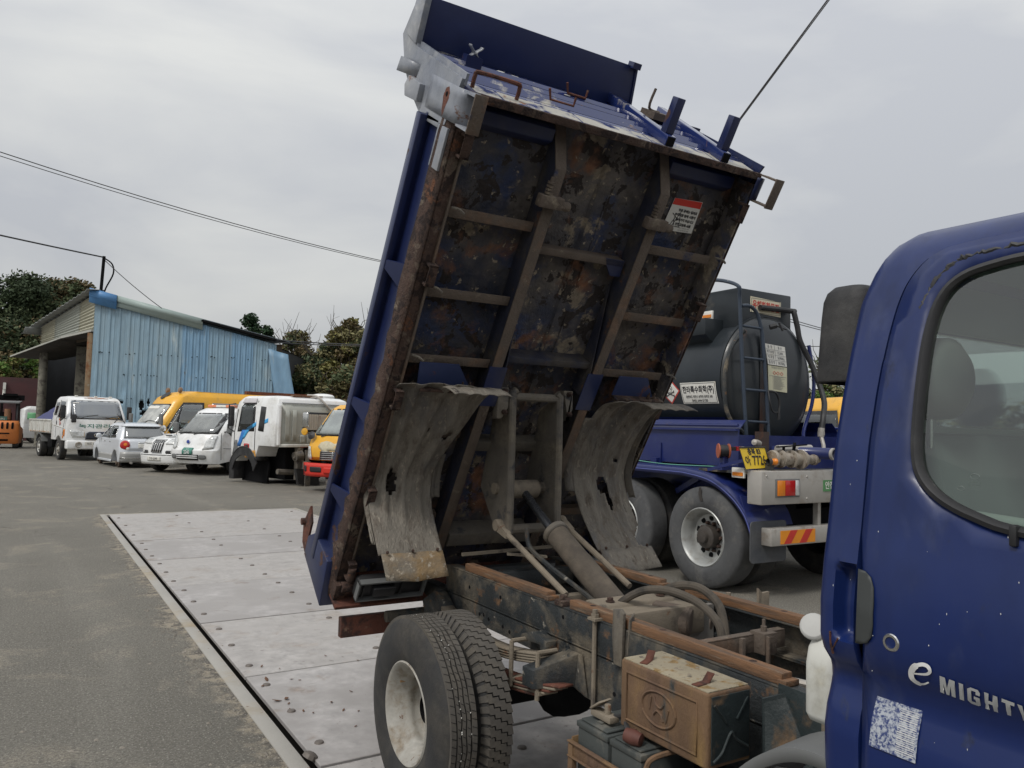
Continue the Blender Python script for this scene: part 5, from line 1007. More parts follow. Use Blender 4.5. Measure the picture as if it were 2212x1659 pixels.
# hand-built badge lettering: slanted block capitals and a script e (x to the front of the truck, heights in letter units)
def badge(polys, x0, z0, h, slant, drop, m, name='lettering'):
    b_ = MB()
    for poly in polys:
        # split into short pieces so the letters follow the door
        vs_ = []
        for px, pz in poly: vs_.append((x0 + h * (px + slant * pz), z0 + h * pz - drop * h * px))
        tri = skin(vs_, [], h * 0.3, lambda u, w: (cabx(w) - 0.0075, 0.0 - u, w)); b_.add(*tri)
    return DP(name, b_, m)
GL = {'M': [[(0, 0), (.20, 0), (.20, .62), (.32, .0), (.46, .0), (.58, .62), (.58, 0), (.78, 0), (.78, 1), (.50, 1), (.39, .42), (.28, 1), (0, 1)]],
      'I': [[(0, 0), (.22, 0), (.22, 1), (0, 1)]],
      'G': [[(.62, .66), (.62, .84), (.52, .98), (.16, .98), (0, .84), (0, .14), (.14, 0), (.5, 0), (.62, .10), (.62, .54), (.34, .54), (.34, .38), (.42, .38), (.42, .18), (.20, .18), (.20, .82), (.42, .82), (.42, .66)]],
      'H': [[(0, 0), (.21, 0), (.21, .42), (.41, .42), (.41, 0), (.62, 0), (.62, 1), (.41, 1), (.41, .60), (.21, .60), (.21, 1), (0, 1)]],
      'T': [[(.18, 0), (.40, 0), (.40, .81), (.58, .81), (.58, 1), (0, 1), (0, .81), (.18, .81)]],
      'Y': [[(.22, 0), (.44, 0), (.44, .38), (.66, 1), (.44, 1), (.33, .60), (.22, 1), (0, 1), (.22, .38)]]}
cur = -0.7435; hh_ = 0.0315
for ch, wd in (('M', .98), ('I', .42), ('G', .82), ('H', .82), ('T', .70), ('Y', .8)):
    badge(GL[ch], cur, 1.1925 - (cur + 0.7435) * 0.085, hh_, 0.24, 0.085, M_silver); cur += hh_ * wd
pe = smoothpath([(0, .16, .44), (0, .45, .50), (0, .78, .60), (0, .92, .78), (0, .80, .96), (0, .55, .98), (0, .26, .80), (0, .10, .50), (0, .12, .20), (0, .34, .03), (0, .62, .07), (0, .86, .24)], 5)
wd_ = [0.03 + 0.055 * abs(math.sin(PI * (i / (len(pe) - 1)) * 1.0)) + (0.05 if 0.5 < i / len(pe) < 0.85 else 0) for i in range(len(pe))]
b = MB(); rows = []
for i, p in enumerate(pe):
    t = (pe[min(i + 1, len(pe) - 1)] - pe[max(i - 1, 0)]).normalized(); n_ = Vector((0, -t.z, t.y)); r0 = []
    for s_ in (-1, 1):
        q = p + n_ * s_ * wd_[i]; u = -0.795 + 0.040 * (q.y + 0.22 * q.z); w = 1.196 + 0.040 * q.z; r0.append((cabx(w) - 0.0075, -u, w))
    rows.append(r0)
b.grid(rows); DP('lettering', b, M_whitel)
# worn white information sticker with bars
def worn():
    m = bpy.data.materials.new('worn_sticker'); m.use_nodes = True; t = m.node_tree; N = t.nodes; Lk = t.links.new; b_ = N['Principled BSDF']
    co = N.new('ShaderNodeTexCoord'); n = N.new('ShaderNodeTexNoise'); n.inputs['Scale'].default_value = 170; n.inputs['Detail'].default_value = 8; n.inputs['Distortion'].default_value = 0.6; Lk(co.outputs['Object'], n.inputs['Vector'])
    r = N.new('ShaderNodeValToRGB'); r.color_ramp.elements[0].position = 0.40; r.color_ramp.elements[1].position = 0.58; r.color_ramp.elements[0].color = (0.035, 0.055, 0.17, 1); r.color_ramp.elements[1].color = (0.42, 0.45, 0.50, 1)
    Lk(n.outputs[0], r.inputs[0]); Lk(r.outputs[0], b_.inputs['Base Color']); b_.inputs['Roughness'].default_value = 0.6; return m
M_worn = worn()
def stick(y0, y1, z0, z1, o, m, name):
    bb = MB(); n = 6; bb.grid([[(cabx(z0 + (z1 - z0) * j / n) - o, y0 + (y1 - y0) * i / n, z0 + (z1 - z0) * j / n) for i in range(n + 1)] for j in range(n + 1)]); return DP(name, bb, m)
stick(0.872, 0.785, 1.060, 1.145, 0.0075, M_worn, 'sticker')
b = MB()
for i in range(22):
    z = 1.066 + i * 0.0034; h = (0.0012, 0.0018, 0.0009)[i % 3]
    b.add([(cabx(z) - 0.0082, 0.822, z), (cabx(z) - 0.0082, 0.789, z), (cabx(z) - 0.0082, 0.789, z + h), (cabx(z) - 0.0082, 0.822, z + h)], [(0, 1, 2, 3)])
DP('printed_bars', b, M_whitel)
# scratches and chips on the paint
b = MB(); rr = random.Random(21)
for i in range(34):
    y, z = rr.uniform(0.55, 0.96), rr.uniform(0.95, 1.6)
    if inside((y, z), WINP): continue
    l, w_ = rr.uniform(0.0006, 0.0028), rr.uniform(0.0004, 0.001)
    x = cabx(z) - 0.0062 if y < 0.885 else cabx(z) - 0.0012
    b.add([(x, y, z - l), (x, y + w_, z), (x, y, z + l), (x, y - w_, z)], [(0, 1, 2, 3)])
o = DP('paint_chips', b, M_whitel); o['kind'] = 'stuff'
b = MB(); b.tube(smoothpath([(cabx(1.235) - 0.002, 0.947, 1.247), (cabx(1.22) - 0.002, 0.948, 1.222), (cabx(1.21) - 0.002, 0.946, 1.205)], 4), 0.0022, 5); b.tube([(cabx(1.21) - 0.002, 0.946, 1.215), (cabx(1.24) - 0.002, 0.930, 1.238)], 0.0018, 5); DP('rust_scratch', b, M_rustbar)
# emblem etched on the glass
b = MB(); gz_ = 1.552
for cy_, cz_, sc_ in ((0.700, 1.557, 1.0), (0.722, 1.5355, 0.8)):
    e = [(cabx(cz_) + 0.003, cy_ + 0.0075 * sc_ * math.cos(a), cz_ + 0.0045 * sc_ * math.sin(a)) for a in [2 * PI * i / 20 for i in range(21)]]; b.tube(e, 0.0006, 4)
DP('etched_mark', b, mat('etched_grey', (0.16, 0.19, 0.18), 0.6))
for i, (tx, sz) in enumerate((('HYUNDAI', 0.004), ('E1 43R-001234', 0.0032), ('SAFETY GLASS', 0.003))):
    lettering(tx, sz, local(DT, lambda x, y, i=i: (cabx(1.545) + 0.002, 0.70 - x, 1.5475 - i * 0.0055 + y)), mat('etched_grey', (0.16, 0.19, 0.18), 0.6), 'lettering', CAB, DT)
# interior: bench, headrests, far trim
M_seat = mat('seat_grey_green', (0.11, 0.14, 0.13), 0.85, 0, 0.1, 9.0)
M_trim = mat('trim_pale_green', (0.30, 0.36, 0.325), 0.7, 0, 0.05, 4.0)
DP('seat_bench', MB().box(1.45, 2.95, 0.30, 0.86, 0.85, 1.02), M_seat, bevel=0.05)
DP('seat_back', MB().prism([(1.47, 0.70, 1.0), (1.47, 0.86, 1.0), (1.47, 0.92, 1.63), (1.47, 0.84, 1.63)], (1.45, 0, 0)), M_seat, bevel=0.02)
for x in (1.485, 2.20, 2.80):
    DP('headrest', MB().lathe([(0, -0.045), (0.055, -0.043), (0.078, -0.025), (0.08, 0.0), (0.078, 0.025), (0.055, 0.043), (0, 0.045)], (x, 0.84, 1.735), (0, 1, 0), 24), mat('headrest_grey', (0.10, 0.115, 0.105), 0.8), smooth=70)
    DP('headrest_post', MB().tube([(x - 0.01, 0.85, 1.60), (x - 0.01, 0.85, 1.70)], 0.006, 8), M_chrome)
DP('door_trim', MB().prism([(1.40, 0.85, 0.9), (1.40, 0.85, 1.50), (1.40, -0.2, 1.44), (1.40, -0.2, 0.9)], (0.03, 0, 0)), M_trim, bevel=0.01)
vs, fs = skin([(1.43, 0.9), (2.98, 0.9), (2.95, 1.97), (1.50, 1.97)], [wl], 0.12, lambda x, z: (x, 0.965, z)); b = MB(); b.add(vs, fs); DP('rear_trim', b, M_trim, solid=0.004)
DP('far_trim', MB().box(2.98, 3.02, -0.3, 0.85, 0.9, 1.42), M_trim)
DP('headlining', MB().box(1.56, 2.85, -0.15, 0.93, 1.985, 1.995), M_trim)
DP('steering_wheel', MB().tube([(1.72 + 0.2 * math.cos(a), -0.25 + 0.10 * math.sin(a), 1.25 + 0.17 * math.sin(a)) for a in [2 * PI * i / 24 for i in range(25)]], 0.014, 6), M_black)
DP('dashboard', MB().box(1.45, 2.95, -0.68, -0.40, 0.8, 1.2), M_black, bevel=0.05)
# intake snorkel behind the cab
b = MB(); rows = []
for z, s in ((1.735, 1.0), (1.74, 1.03), (1.78, 1.02), (1.90, 0.97), (1.945, 0.93), (1.968, 0.82), (1.982, 0.6), (1.987, 0.05)):
    z = 1.735 + (z - 1.735) * 0.84
    rows.append([(1.505 + x * s, 1.045 + y * s + 0.02 * (1.74 - z) * 0 - 0.05 * (z - 1.74), z) for x, y in rrect(-0.05, 0.10, -0.058, 0.058, 0.035, 4)])
b.grid(rows, close=True); D('air_intake', b, mat('intake_black_plastic', (0.022, 0.022, 0.024), 0.7, 0, 0.2, 12.0, [((0.07, 0.068, 0.065), 0.25, 5.0, 0.12)], bump=0.15, bscale=90), smooth=60, solid=0.004)
D('air_intake_duct', MB().tube(smoothpath([(1.60, 1.02, 1.80), (1.75, 1.03, 1.55), (1.95, 1.04, 1.2), (2.0, 1.1, 0.8)], 4), 0.05, 10), M_dark)
b = MB(); b.lathe([(0, 0.003), (0.006, 0.002), (0.007, 0)], (1.462, 1.085, 1.765), (-1, 0.3, 0), 10); D('screw', b, M_alu)
# washer bottle
b = MB(); rows = []
for z, s, q in ((0.972, 0.5, 0), (0.975, 0.85, 0), (0.99, 1.0, 0), (1.10, 1.0, 0), (1.135, 0.9, 0.0), (1.155, 0.55, 0.01), (1.175, 0.45, 0.02), (1.19, 0.45, 0.025)):
    rows.append([(1.565 + x * s, 1.135 + y * s + q, z) for x, y in rrect(-0.045, 0.045, -0.042, 0.042, 0.025, 4)])
b.grid(rows, close=True); WBt = D('washer_bottle', b, mat('white_translucent_plastic', (0.66, 0.66, 0.61), 0.5, 0, 0.05, 8.0, [((0.45, 0.42, 0.33), 0.15, 9.0, 0.1)]), smooth=60)
D('bottle_cap', MB().lathe([(0, 0.014), (0.026, 0.013), (0.031, 0.008), (0.031, 0.0), (0, 0)], (1.545, 1.162, 1.178), (-0.8, -0.35, 0.5), 20), mat('cap_grey_white', (0.5, 0.5, 0.48), 0.6), WBt, bevel=0.001)
# grey wheel-arch trim behind the front wheel
b = MB(); rows = []
for t in [i / 14 for i in range(15)]:
    y = 1.26 - 0.30 * t; z = 0.80 + 0.19 * math.sin(min(1, t * 1.15) * PI / 2) ** 0.8
    rows.append([(1.335, y - 0.012, z - 0.02), (1.34, y, z), (1.48, y + 0.01, z + 0.004), (1.60, y + 0.005, z - 0.02)])
b.grid(rows); D('wheel_arch_trim', b, M_grey, smooth=50, solid=0.008)
b = MB(); b.prism([(1.345, 1.25, 0.70), (1.345, 1.255, 0.81), (1.345, 1.10, 0.93), (1.345, 0.98, 0.96), (1.345, 0.98, 0.70)], (0.006, 0, 0)); D('wheel_arch_trim', b, M_grey)
D('cab_prop', MB().tube([(1.42, 0.99, 0.86), (1.42, 0.99, 0.975)], 0.018, 10), M_black)

# ================================================================ TANK TRAILER
TK = thing('tank_trailer', 'dark tank trailer on blue running gear with red lettered sign and rear ladder', 'tank trailer', (7.19, 8.0, 0))
def T(name, mb, m, parent=None, **k): return mb.build(name, m, parent or TK, root=TK, world=True, **k)
M_tank = mat('tank_blackish_blue', (0.013, 0.019, 0.027), 0.30, 0, 0.12, 1.2, [((0.028, 0.033, 0.036), 0.3, 0.9, 0.2, 0.45), ((0.10, 0.095, 0.085), 0.10, 5.0, 0.04, 0.8)], coat=0.1, spec=0.35, stretch=(1, 0.5, 0.35))
M_tanklow = mat('tank_blue_skirt', (0.012, 0.021, 0.115), 0.3, 0, 0.10, 2.0, [((0.03, 0.04, 0.11), 0.2, 2.0, 0.15, 0.5), ((0.10, 0.07, 0.06), 0.08, 5.0, 0.04, 0.8)], coat=0.3)
TZ, TR, TY0, TY1 = 2.225, 0.755, 6.08, 15.0
TXc = 7.19
def ringx(a, r=TR): return (TXc - r * math.cos(a), TZ + r * math.sin(a))
b = MB(); n = 48; rows = []
for y in (TY0, TY0 + 0.02, 7.5, 9.2, 11, 13, TY1): rows.append([(TXc - TR * math.cos(R(-35 + 250 * i / n)), y, TZ + TR * math.sin(R(-35 + 250 * i / n))) for i in range(n + 1)])
b.grid(rows); TANK = T('tank', b, M_tank, smooth=60)
b = MB(); b.grid([[(TXc - TR * math.cos(R(215 + 110 * i / 24)), y, TZ + TR * math.sin(R(215 + 110 * i / 24))) for i in range(25)] for y in (TY0, 9, TY1)]); T('tank_belly', b, M_tanklow, TANK, smooth=60)
b = MB(); b.lathe([(TR, 0.0), (TR * 0.985, -0.03), (TR * 0.93, -0.065), (TR * 0.82, -0.095), (TR * 0.62, -0.12), (TR * 0.35, -0.135), (0.001, -0.14)], (TXc, TY0, TZ), (0, 1, 0), 48)
T('tank_head', b, mat('tank_head_dark', (0.017, 0.022, 0.028), 0.4, 0, 0.12, 1.5, [((0.034, 0.037, 0.036), 0.3, 1.2, 0.2, 0.5), ((0.11, 0.055, 0.035), 0.10, 4.0, 0.05, 0.85)], coat=0.2, stretch=(1, 1, 0.3)), TANK, smooth=60)
b = MB(); b.lathe([(TR, -0.012), (TR + 0.012, -0.012), (TR + 0.012, 0.03), (TR, 0.03)], (TXc, TY0, TZ), (0, 1, 0), 48); T('end_band', b, M_tank, TANK)
b = MB(); b.box(6.93, 6.99, 5.935, 5.94, 1.62, 2.75); T('rust_streak', b, mat('rust_streak', (0.10, 0.042, 0.025), 0.85, 0, 0.3, 9.0, [((0.035, 0.04, 0.045), 0.42, 5.0, 0.08)], stretch=(1, 1, 0.15)), TANK)
# blue side skirts and cradle
for s in (-1, 1):
    x = TXc + s * 0.83
    b = MB(); b.prism([(x, 5.72, 1.26), (x, TY1, 1.26), (x, TY1, 1.64), (x, 5.72, 1.64)], (s * 0.012, 0, 0)); T('side_skirt', b, M_tanklow)
    b = MB(); b.box(min(x, x + s * 0.05), max(x, x + s * 0.05), 5.72, TY1, 1.64, 1.665); b.tube([(x + s * 0.02, 5.72, 1.70), (x + s * 0.02, TY1, 1.70)], 0.018, 8); T('skirt_rail', b, M_tanklow)
    b = MB(); b.prism([(x, 5.72, 1.66), (x, TY1, 1.66), (x - s * 0.10, TY1, 1.76), (x - s * 0.10, 5.72, 1.76)], (-s * 0.01, 0, 0)); T('skirt_shoulder', b, M_tanklow)
b = MB(); b.box(6.36, 8.02, 5.72, 5.74, 1.22, 1.60); T('rear_cradle', b, M_tanklow)
b = MB(); b.box(6.60, 6.78, 5.68, 5.72, 1.30, 1.64); T('rear_gusset', b, mat('rusty_dark_steel', (0.06, 0.04, 0.035), 0.85, 0, 0.3, 8.0, [(RUST, 0.3, 6.0, 0.05)]))
b = MB(); b.box(6.75, 7.63, 5.3, TY1, 0.85, 1.22); T('trailer_frame', b, M_tanklow)
b = MB(); b.box(6.05, 8.3, 5.30, 6.0, 1.21, 1.235); T('rear_deck', b, M_frame)
# walkway box on top with the hazard sign
b = MB(); b.box(6.74, 7.655, 6.10, 14.5, 2.72, 3.285); WK = T('walkway_box', b, M_tank, bevel=0.015)
b = MB(); b.prism([(6.94, 6.098, 3.025), (7.46, 6.098, 3.005), (7.465, 6.098, 3.185), (6.94, 6.098, 3.205)], (0, -0.004, 0)); T('hazard_sign', b, mat('cream_sign', (0.66, 0.60, 0.45), 0.5, 0, 0.06, 5.0, [((0.42, 0.33, 0.2), 0.12, 6.0, 0.1)]), WK)
b = MB()
for q in ((6.955, 7.45, 3.02, 3.024), (6.955, 7.45, 3.184, 3.188), (6.955, 6.959, 3.024, 3.184), (7.446, 7.45, 3.024, 3.184)): b.box(q[0], q[1], 6.0925, 6.0938, q[2], q[3])
T('sign_border', b, M_print, WK)
M_redink = mat('faded_red_print', (0.52, 0.06, 0.045), 0.6, 0, 0.12, 8.0)
lettering('유해화학물질', 0.105, local(TK, lambda x, y: (7.203 + x, 6.0925, 3.104 + y - 0.035 * x)), M_redink, 'lettering', WK, TK, xs=0.80, bold=0.0035)
for s in (-1, 1):                                     # side lockers beside the walkway
    pts = [(6.45, 6.32, 2.93), (6.86, 6.32, 2.93), (6.66, 6.32, 2.59), (6.45, 6.32, 2.74)]
    if s > 0: pts = [(2 * TXc - p[0], p[1], p[2]) for p in pts]
    b = MB(); b.prism(pts, (0, 0.95, 0)); T('side_locker', b, M_tank, bevel=0.006)
# ladder with hoop
M_lad = mat('ladder_dark_blue', (0.035, 0.05, 0.075), 0.5, 0, 0.15, 9.0, [((0.32, 0.32, 0.3), 0.10, 30.0, 0.02, 0.8)])
LY = 5.86
b = MB(); b.tube(smoothpath([(6.64, LY, 1.46), (6.575, LY, 2.10), (6.52, LY, 2.78), (6.50, LY, 3.10), (6.46, LY, 3.24), (6.50, 6.25, 3.36), (6.62, 6.6, 3.33), (6.68, 6.75, 3.16), (6.68, 6.78, 2.92)], 5), 0.021, 8); LD = T('ladder', b, M_lad)
b = MB(); b.tube(smoothpath([(6.53, LY, 3.02), (6.66, LY, 3.03), (6.77, LY, 2.97), (6.84, LY, 2.83), (6.88, LY, 2.66), (6.94, LY, 2.10), (7.00, LY, 1.42)], 5), 0.021, 8); T('ladder_rail', b, M_lad, LD)
for xa, xb, z in ((6.55, 6.87, 2.80), (6.57, 6.91, 2.45), (6.60, 6.95, 2.10), (6.645, 6.98, 1.75), (6.66, 6.99, 1.50)):
    b = MB(); b.tube([(xa, LY, z), (xb, LY, z - 0.005)], 0.0155, 8); T('rung', b, M_lad, LD)
b = MB(); b.tube(smoothpath([(6.66, 5.93, 2.76), (6.52, 5.98, 2.58), (6.44, 6.0, 2.32), (6.43, 6.0, 2.08), (6.46, 6.0, 1.88), (6.55, 5.98, 1.72), (6.68, 5.93, 1.60), (6.70, 5.90, 1.36)], 6), 0.024, 8); T('drain_hose', b, M_frame)
b = MB(); b.tube(smoothpath([(7.06, 6.06, 3.08), (7.6, 6.05, 3.09), (7.62, 6.03, 3.07), (7.645, 6.0, 2.90), (7.68, 5.98, 2.72), (7.80, 5.9, 2.42), (7.80, 5.75, 2.05), (7.62, 5.62, 1.85), (7.56, 5.6, 1.68)], 6), 0.032, 9); T('vapour_hose', b, M_black)
b = MB(); b.tube([(7.56, 5.6, 1.70), (7.55, 5.6, 1.60)], 0.036, 10); b.tube([(7.55, 5.6, 1.62), (7.53, 5.55, 1.50), (7.40, 5.45, 1.42)], 0.022, 8); b.lathe([(0.04, -0.02), (0.04, 0.02)], (7.555, 5.6, 1.64), (0, 0, 1), 10); T('hose_fitting', b, M_alu)
b = MB(); b.tube(smoothpath([(6.95, 5.85, 2.1), (7.03, 5.80, 2.08), (7.09, 5.8, 1.98), (7.08, 5.8, 1.84)], 5), 0.013, 7); b.tube(smoothpath([(6.95, 5.84, 2.1), (6.93, 5.8, 1.98), (6.98, 5.8, 1.87), (7.06, 5.8, 1.86)], 5), 0.010, 7); b.tube([(7.08, 5.8, 1.86), (7.08, 5.8, 1.78)], 0.018, 8); T('hanging_cable', b, M_black)
b = MB(); b.tube([(6.97, 5.84, 2.82), (7.03, 5.8, 2.84)], 0.03, 8); b.tube([(7.02, 5.78, 2.83), (7.15, 5.76, 2.80)], 0.008, 6); b.tube([(7.05, 5.78, 2.87), (7.09, 5.76, 2.78)], 0.012, 6); T('tap', b, M_black)
# plates on the head: capacity table and permit sheet
hy = 5.925
b = MB(); b.prism([(6.98, hy - 0.004, 2.645), (7.34, hy + 0.012, 2.63), (7.38, hy + 0.012, 2.40), (7.035, hy - 0.004, 2.41)], (0, -0.004, 0)); T('capacity_plate', b, M_paper, TANK)
def cap(u, v, o=0.006):
    a = Vector((6.98, hy, 2.645)).lerp(Vector((7.34, hy, 2.63)), u); c = Vector((7.035, hy, 2.41)).lerp(Vector((7.38, hy, 2.40)), u); p = a.lerp(c, v); p.y = hy - 0.004 + 0.016 * u - o; return p
M_greyink = mat('grey_print', (0.20, 0.20, 0.21), 0.6)
inv = MW[TK].inverted()
for i, (l, r_) in enumerate((('품  명', '황 산'), ('허가수량', '13,300L'), ('적 재 량', '24,900Kg'), ('총 중 량', '38,750Kg'))):
    for tx, u0 in ((l, 0.22), (r_, 0.72)):
        lettering(tx, 0.040, lambda x, y, i=i, u0=u0: inv @ cap(u0 + x / 0.36, 0.13 + i * 0.25 - y / 0.235), M_greyink, 'lettering', TANK, TK, xs=0.85, bold=0.0006)
b = MB()
for v in (0.25, 0.5, 0.75): b.bar(cap(0.02, v), cap(0.98, v), 0.003, 0.001, up=(0, 1, 0))
b.bar(cap(0.45, 0), cap(0.45, 1), 0.001, 0.003, up=(0, 1, 0)); T('table_lines', b, M_greyink, TANK)
b = MB(); b.prism([(7.035, hy - 0.004, 2.40), (7.38, hy + 0.012, 2.39), (7.385, hy + 0.012, 2.10), (7.05, hy - 0.004, 2.115)], (0, -0.004, 0)); T('permit_sheet', b, mat('yellowed_sheet', (0.60, 0.58, 0.42), 0.6, 0, 0.06), TANK)
def per(u, v, o=0.006):
    a = Vector((7.035, hy, 2.40)).lerp(Vector((7.38, hy, 2.39)), u); c = Vector((7.05, hy, 2.115)).lerp(Vector((7.385, hy, 2.10)), u); p = a.lerp(c, v); p.y = hy - 0.004 + 0.016 * u - o; return p
lettering('화학물질 경고표지판', 0.03, lambda x, y: inv @ per(0.5 + x / 0.345, 0.07 - y / 0.29), M_greyink, 'lettering', TANK, TK, xs=0.9)
b = MB()
for i in range(16): b.bar(per(0.28, 0.42 + i * 0.033), per(0.60 + 0.35 * random.random(), 0.42 + i * 0.033), 0.003, 0.001, up=(0, 1, 0))
b.bar(per(0.05, 0.40), per(0.95, 0.40), 0.003, 0.001, up=(0, 1, 0)); b.bar(per(0.24, 0.40), per(0.24, 0.95), 0.001, 0.003, up=(0, 1, 0))
T('printed_lines', b, M_greyink, TANK)
b = MB()
for u in (0.32, 0.5, 0.70):
    c_ = [(per(u, 0.21), per(u + 0.08, 0.28)), (per(u + 0.08, 0.28), per(u, 0.35)), (per(u, 0.35), per(u - 0.08, 0.28)), (per(u - 0.08, 0.28), per(u, 0.21))]
    for p0, p1 in c_: b.bar(p0, p1, 0.003, 0.003)
T('printed_diamonds', b, M_redink, TANK)
# company plate and skull diamond on the tank flank
def flank(y, z, o=0.004):
    a = math.asin(max(-1, min(1, (z - TZ) / TR))); return (TXc - (TR + o) * math.cos(a), y, z)
def flankpoly(pts, o, m, name):
    bb = MB(); n = 6; p00, p10, p11, p01 = [Vector(p) for p in pts]
    bb.grid([[flank(*(p00.lerp(p10, i / n)).lerp(p01.lerp(p11, i / n), j / n), o) for i in range(n + 1)] for j in range(n + 1)]); return T(name, bb, m, TANK)
c0, c1, c2, c3 = (6.70, 2.19), (6.14, 2.19), (6.13, 1.945), (6.68, 1.945)
flankpoly((c0, c1, c2, c3), 0.004, M_paper, 'company_plate')
def fl(u, v): p = Vector(c0).lerp(Vector(c1), u).lerp(Vector(c3).lerp(Vector(c2), u), v); return inv @ Vector(flank(p.x, p.y, 0.0065))
lettering('한라특수화학(주)', 0.088, lambda x, y: fl(0.5 + x / 0.56, 0.36 - y / 0.245), M_print, 'lettering', TANK, TK, xs=0.80, bold=0.0025)
lettering('충청북도 제천시 송학면 송학로 308', 0.036, lambda x, y: fl(0.5 + x / 0.56, 0.68 - y / 0.245), M_print, 'lettering', TANK, TK, xs=0.80, bold=0.0006)
lettering('043) 644-5150', 0.040, lambda x, y: fl(0.5 + x / 0.56, 0.86 - y / 0.245), M_print, 'lettering', TANK, TK, xs=1.05, bold=0.0008)
b = MB()
def flw(u, v): p = Vector(c0).lerp(Vector(c1), u).lerp(Vector(c3).lerp(Vector(c2), u), v); return flank(p.x, p.y, 0.0062)
for p0, p1 in (((.025, .05), (.975, .05)), ((.025, .95), (.975, .95)), ((.025, .05), (.025, .95)), ((.975, .05), (.975, .95))):
    b.tube([flw(*Vector(p0).lerp(Vector(p1), i / 8)) for i in range(9)], 0.0022, 4)
T('plate_border', b, M_print, TANK)
dc = Vector((6.875, 2.10)); hd = 0.155
def dia(s, o, m, name): return flankpoly(((dc.x, dc.y + hd * s), (dc.x - hd * s * 1.08, dc.y), (dc.x, dc.y - hd * s), (dc.x + hd * s * 1.08, dc.y)), o, m, name)
dia(1.0, 0.004, M_redink, 'hazard_diamond'); dia(0.86, 0.0055, M_paper, 'diamond_field')
def dfl(x, z, o=0.0075): return flank(dc.x - x, dc.y + z, o)
def blob(pts, name, m, o=0.0075):
    bb = MB(); n = len(pts); c = (sum(p[0] for p in pts) / n, sum(p[1] for p in pts) / n); bb.add([dfl(*p, o) for p in pts] + [dfl(*c, o)], [(i, (i + 1) % n, n) for i in range(n)]); return T(name, bb, m, TANK)
blob([(0.042 * math.cos(R(a)), 0.028 + 0.036 * math.sin(R(a))) for a in range(-20, 201, 20)] + [(-0.026, 0.006), (-0.024, -0.016), (0.024, -0.016), (0.026, 0.006)], 'skull', M_print)
blob([(0.035 * math.cos(R(a)), 0.028 + 0.029 * math.sin(R(a))) for a in range(-20, 201, 20)] + [(-0.020, 0.004), (-0.018, -0.011), (0.018, -0.011), (0.020, 0.004)], 'skull_face', M_paper, 0.0085)
for x in (-0.016, 0.016): blob([(x + 0.0095 * math.cos(R(a)), 0.024 + 0.0095 * math.sin(R(a))) for a in range(0, 360, 40)], 'eye_socket', M_print, 0.0095)
blob([(0, 0.014), (0.005, 0.003), (-0.005, 0.003)], 'nose', M_print, 0.0095)
b = MB()
for s in (-1, 1):
    b.tube([dfl(-0.062 * s, -0.010, 0.007), dfl(0, -0.034, 0.007), dfl(0.062 * s, -0.058, 0.007)], 0.0062, 5)
    for e in (-1, 1):
        for q in (-0.007, 0.007): b.lathe([(0, -0.003), (0.0085, 0), (0, 0.003)], dfl(e * 0.065 * s, -0.034 + (0.026 if e < 0 else -0.026) + q, 0.007), (1, 0, 0), 8)
T('crossed_bones', b, M_print, TANK)
# fender, mudflap
fpath = smoothpath([(0, 15.0, 1.225), (0, 8.0, 1.225), (0, 6.4, 1.225), (0, 6.05, 1.215), (0, 5.72, 1.16), (0, 5.45, 1.02), (0, 5.28, 0.86), (0, 5.20, 0.70)], 5)
for s in (-1, 1):
    xo = TXc + s * 1.245; xi = TXc + s * 0.62
    b = MB(); b.grid([[(xo, p.y, p.z - 0.075), (xo, p.y, p.z - 0.012), (xo - s * 0.012, p.y, p.z), (xi, p.y, p.z + 0.01)] for p in fpath]); T('fender', b, M_tanklow, smooth=50, solid=0.006)
    b = MB(); b.tube([(xo - s * 0.004, p.y, p.z - 0.043) for p in fpath], 0.010, 6); T('fender_bead', b, mat('fender_bead_blue', (0.07, 0.09, 0.30), 0.35, 0, 0.05, coat=0.3))
    x0, x1 = sorted((TXc + s * 1.25, TXc + s * 0.73))
    b = MB(); b.prism([(px, 5.19, pz) for px, pz in rrect(x0, x1, 0.355, 0.76, 0.04, 4)], (0, 0.012, 0)); T('mudflap', b, mat('grey_rubber_flap', (0.055, 0.06, 0.07), 0.6, 0, 0.15, 3.0, [((0.12, 0.12, 0.12), 0.3, 3.0, 0.15)]))
    b = MB(); b.prism([(x0 + 0.01, 5.205, 0.70), (x1 - 0.02, 5.205, 0.70), (x1 - 0.06, 5.33, 0.97), (x0 + 0.01, 5.33, 1.0)], (0, 0.01, 0)); T('flap_backing', b, M_tanklow)
# bumpers
BM = T('rear_bumper', MB().box(5.95, 8.43, 5.07, 5.25, 0.93, 1.258), M_alu, bevel=0.012)
LB = T('lower_bumper', MB().box(6.095, 8.285, 5.07, 5.20, 0.528, 0.698), M_alu, bevel=0.008)
for x in (6.86, 7.18, 7.55): T('bumper_post', MB().box(x, x + 0.045, 5.12, 5.18, 0.70, 0.93), M_alu)
T('bumper_backing', MB().box(6.5, 7.9, 5.3, 5.34, 0.62, 0.95), M_dark)
for s in (-1, 1):
    x0 = TXc + s * 1.045
    d_ = 1 if s < 0 else -1
    TLm = T('tail_lamp', MB().box(min(x0, x0 + d_ * 0.355), max(x0, x0 + d_ * 0.355), 5.062, 5.072, 1.0, 1.18), M_grey, bevel=0.003)
    for q0, q1, m_ in ((0.02, 0.125, M_amber), (0.125, 0.275, M_redlens), (0.275, 0.335, M_clear)):
        xa, xb = sorted((x0 + d_ * q0, x0 + d_ * q1)); T('lamp_lens', MB().box(xa + 0.001, xb - 0.001, 5.048, 5.064, 1.015, 1.165), m_, TLm, bevel=0.004)
T('safety_sign', MB().box(6.872, 7.30, 5.064, 5.069, 1.045, 1.16), mat('green_sign', (0.09, 0.25, 0.10), 0.5), BM)
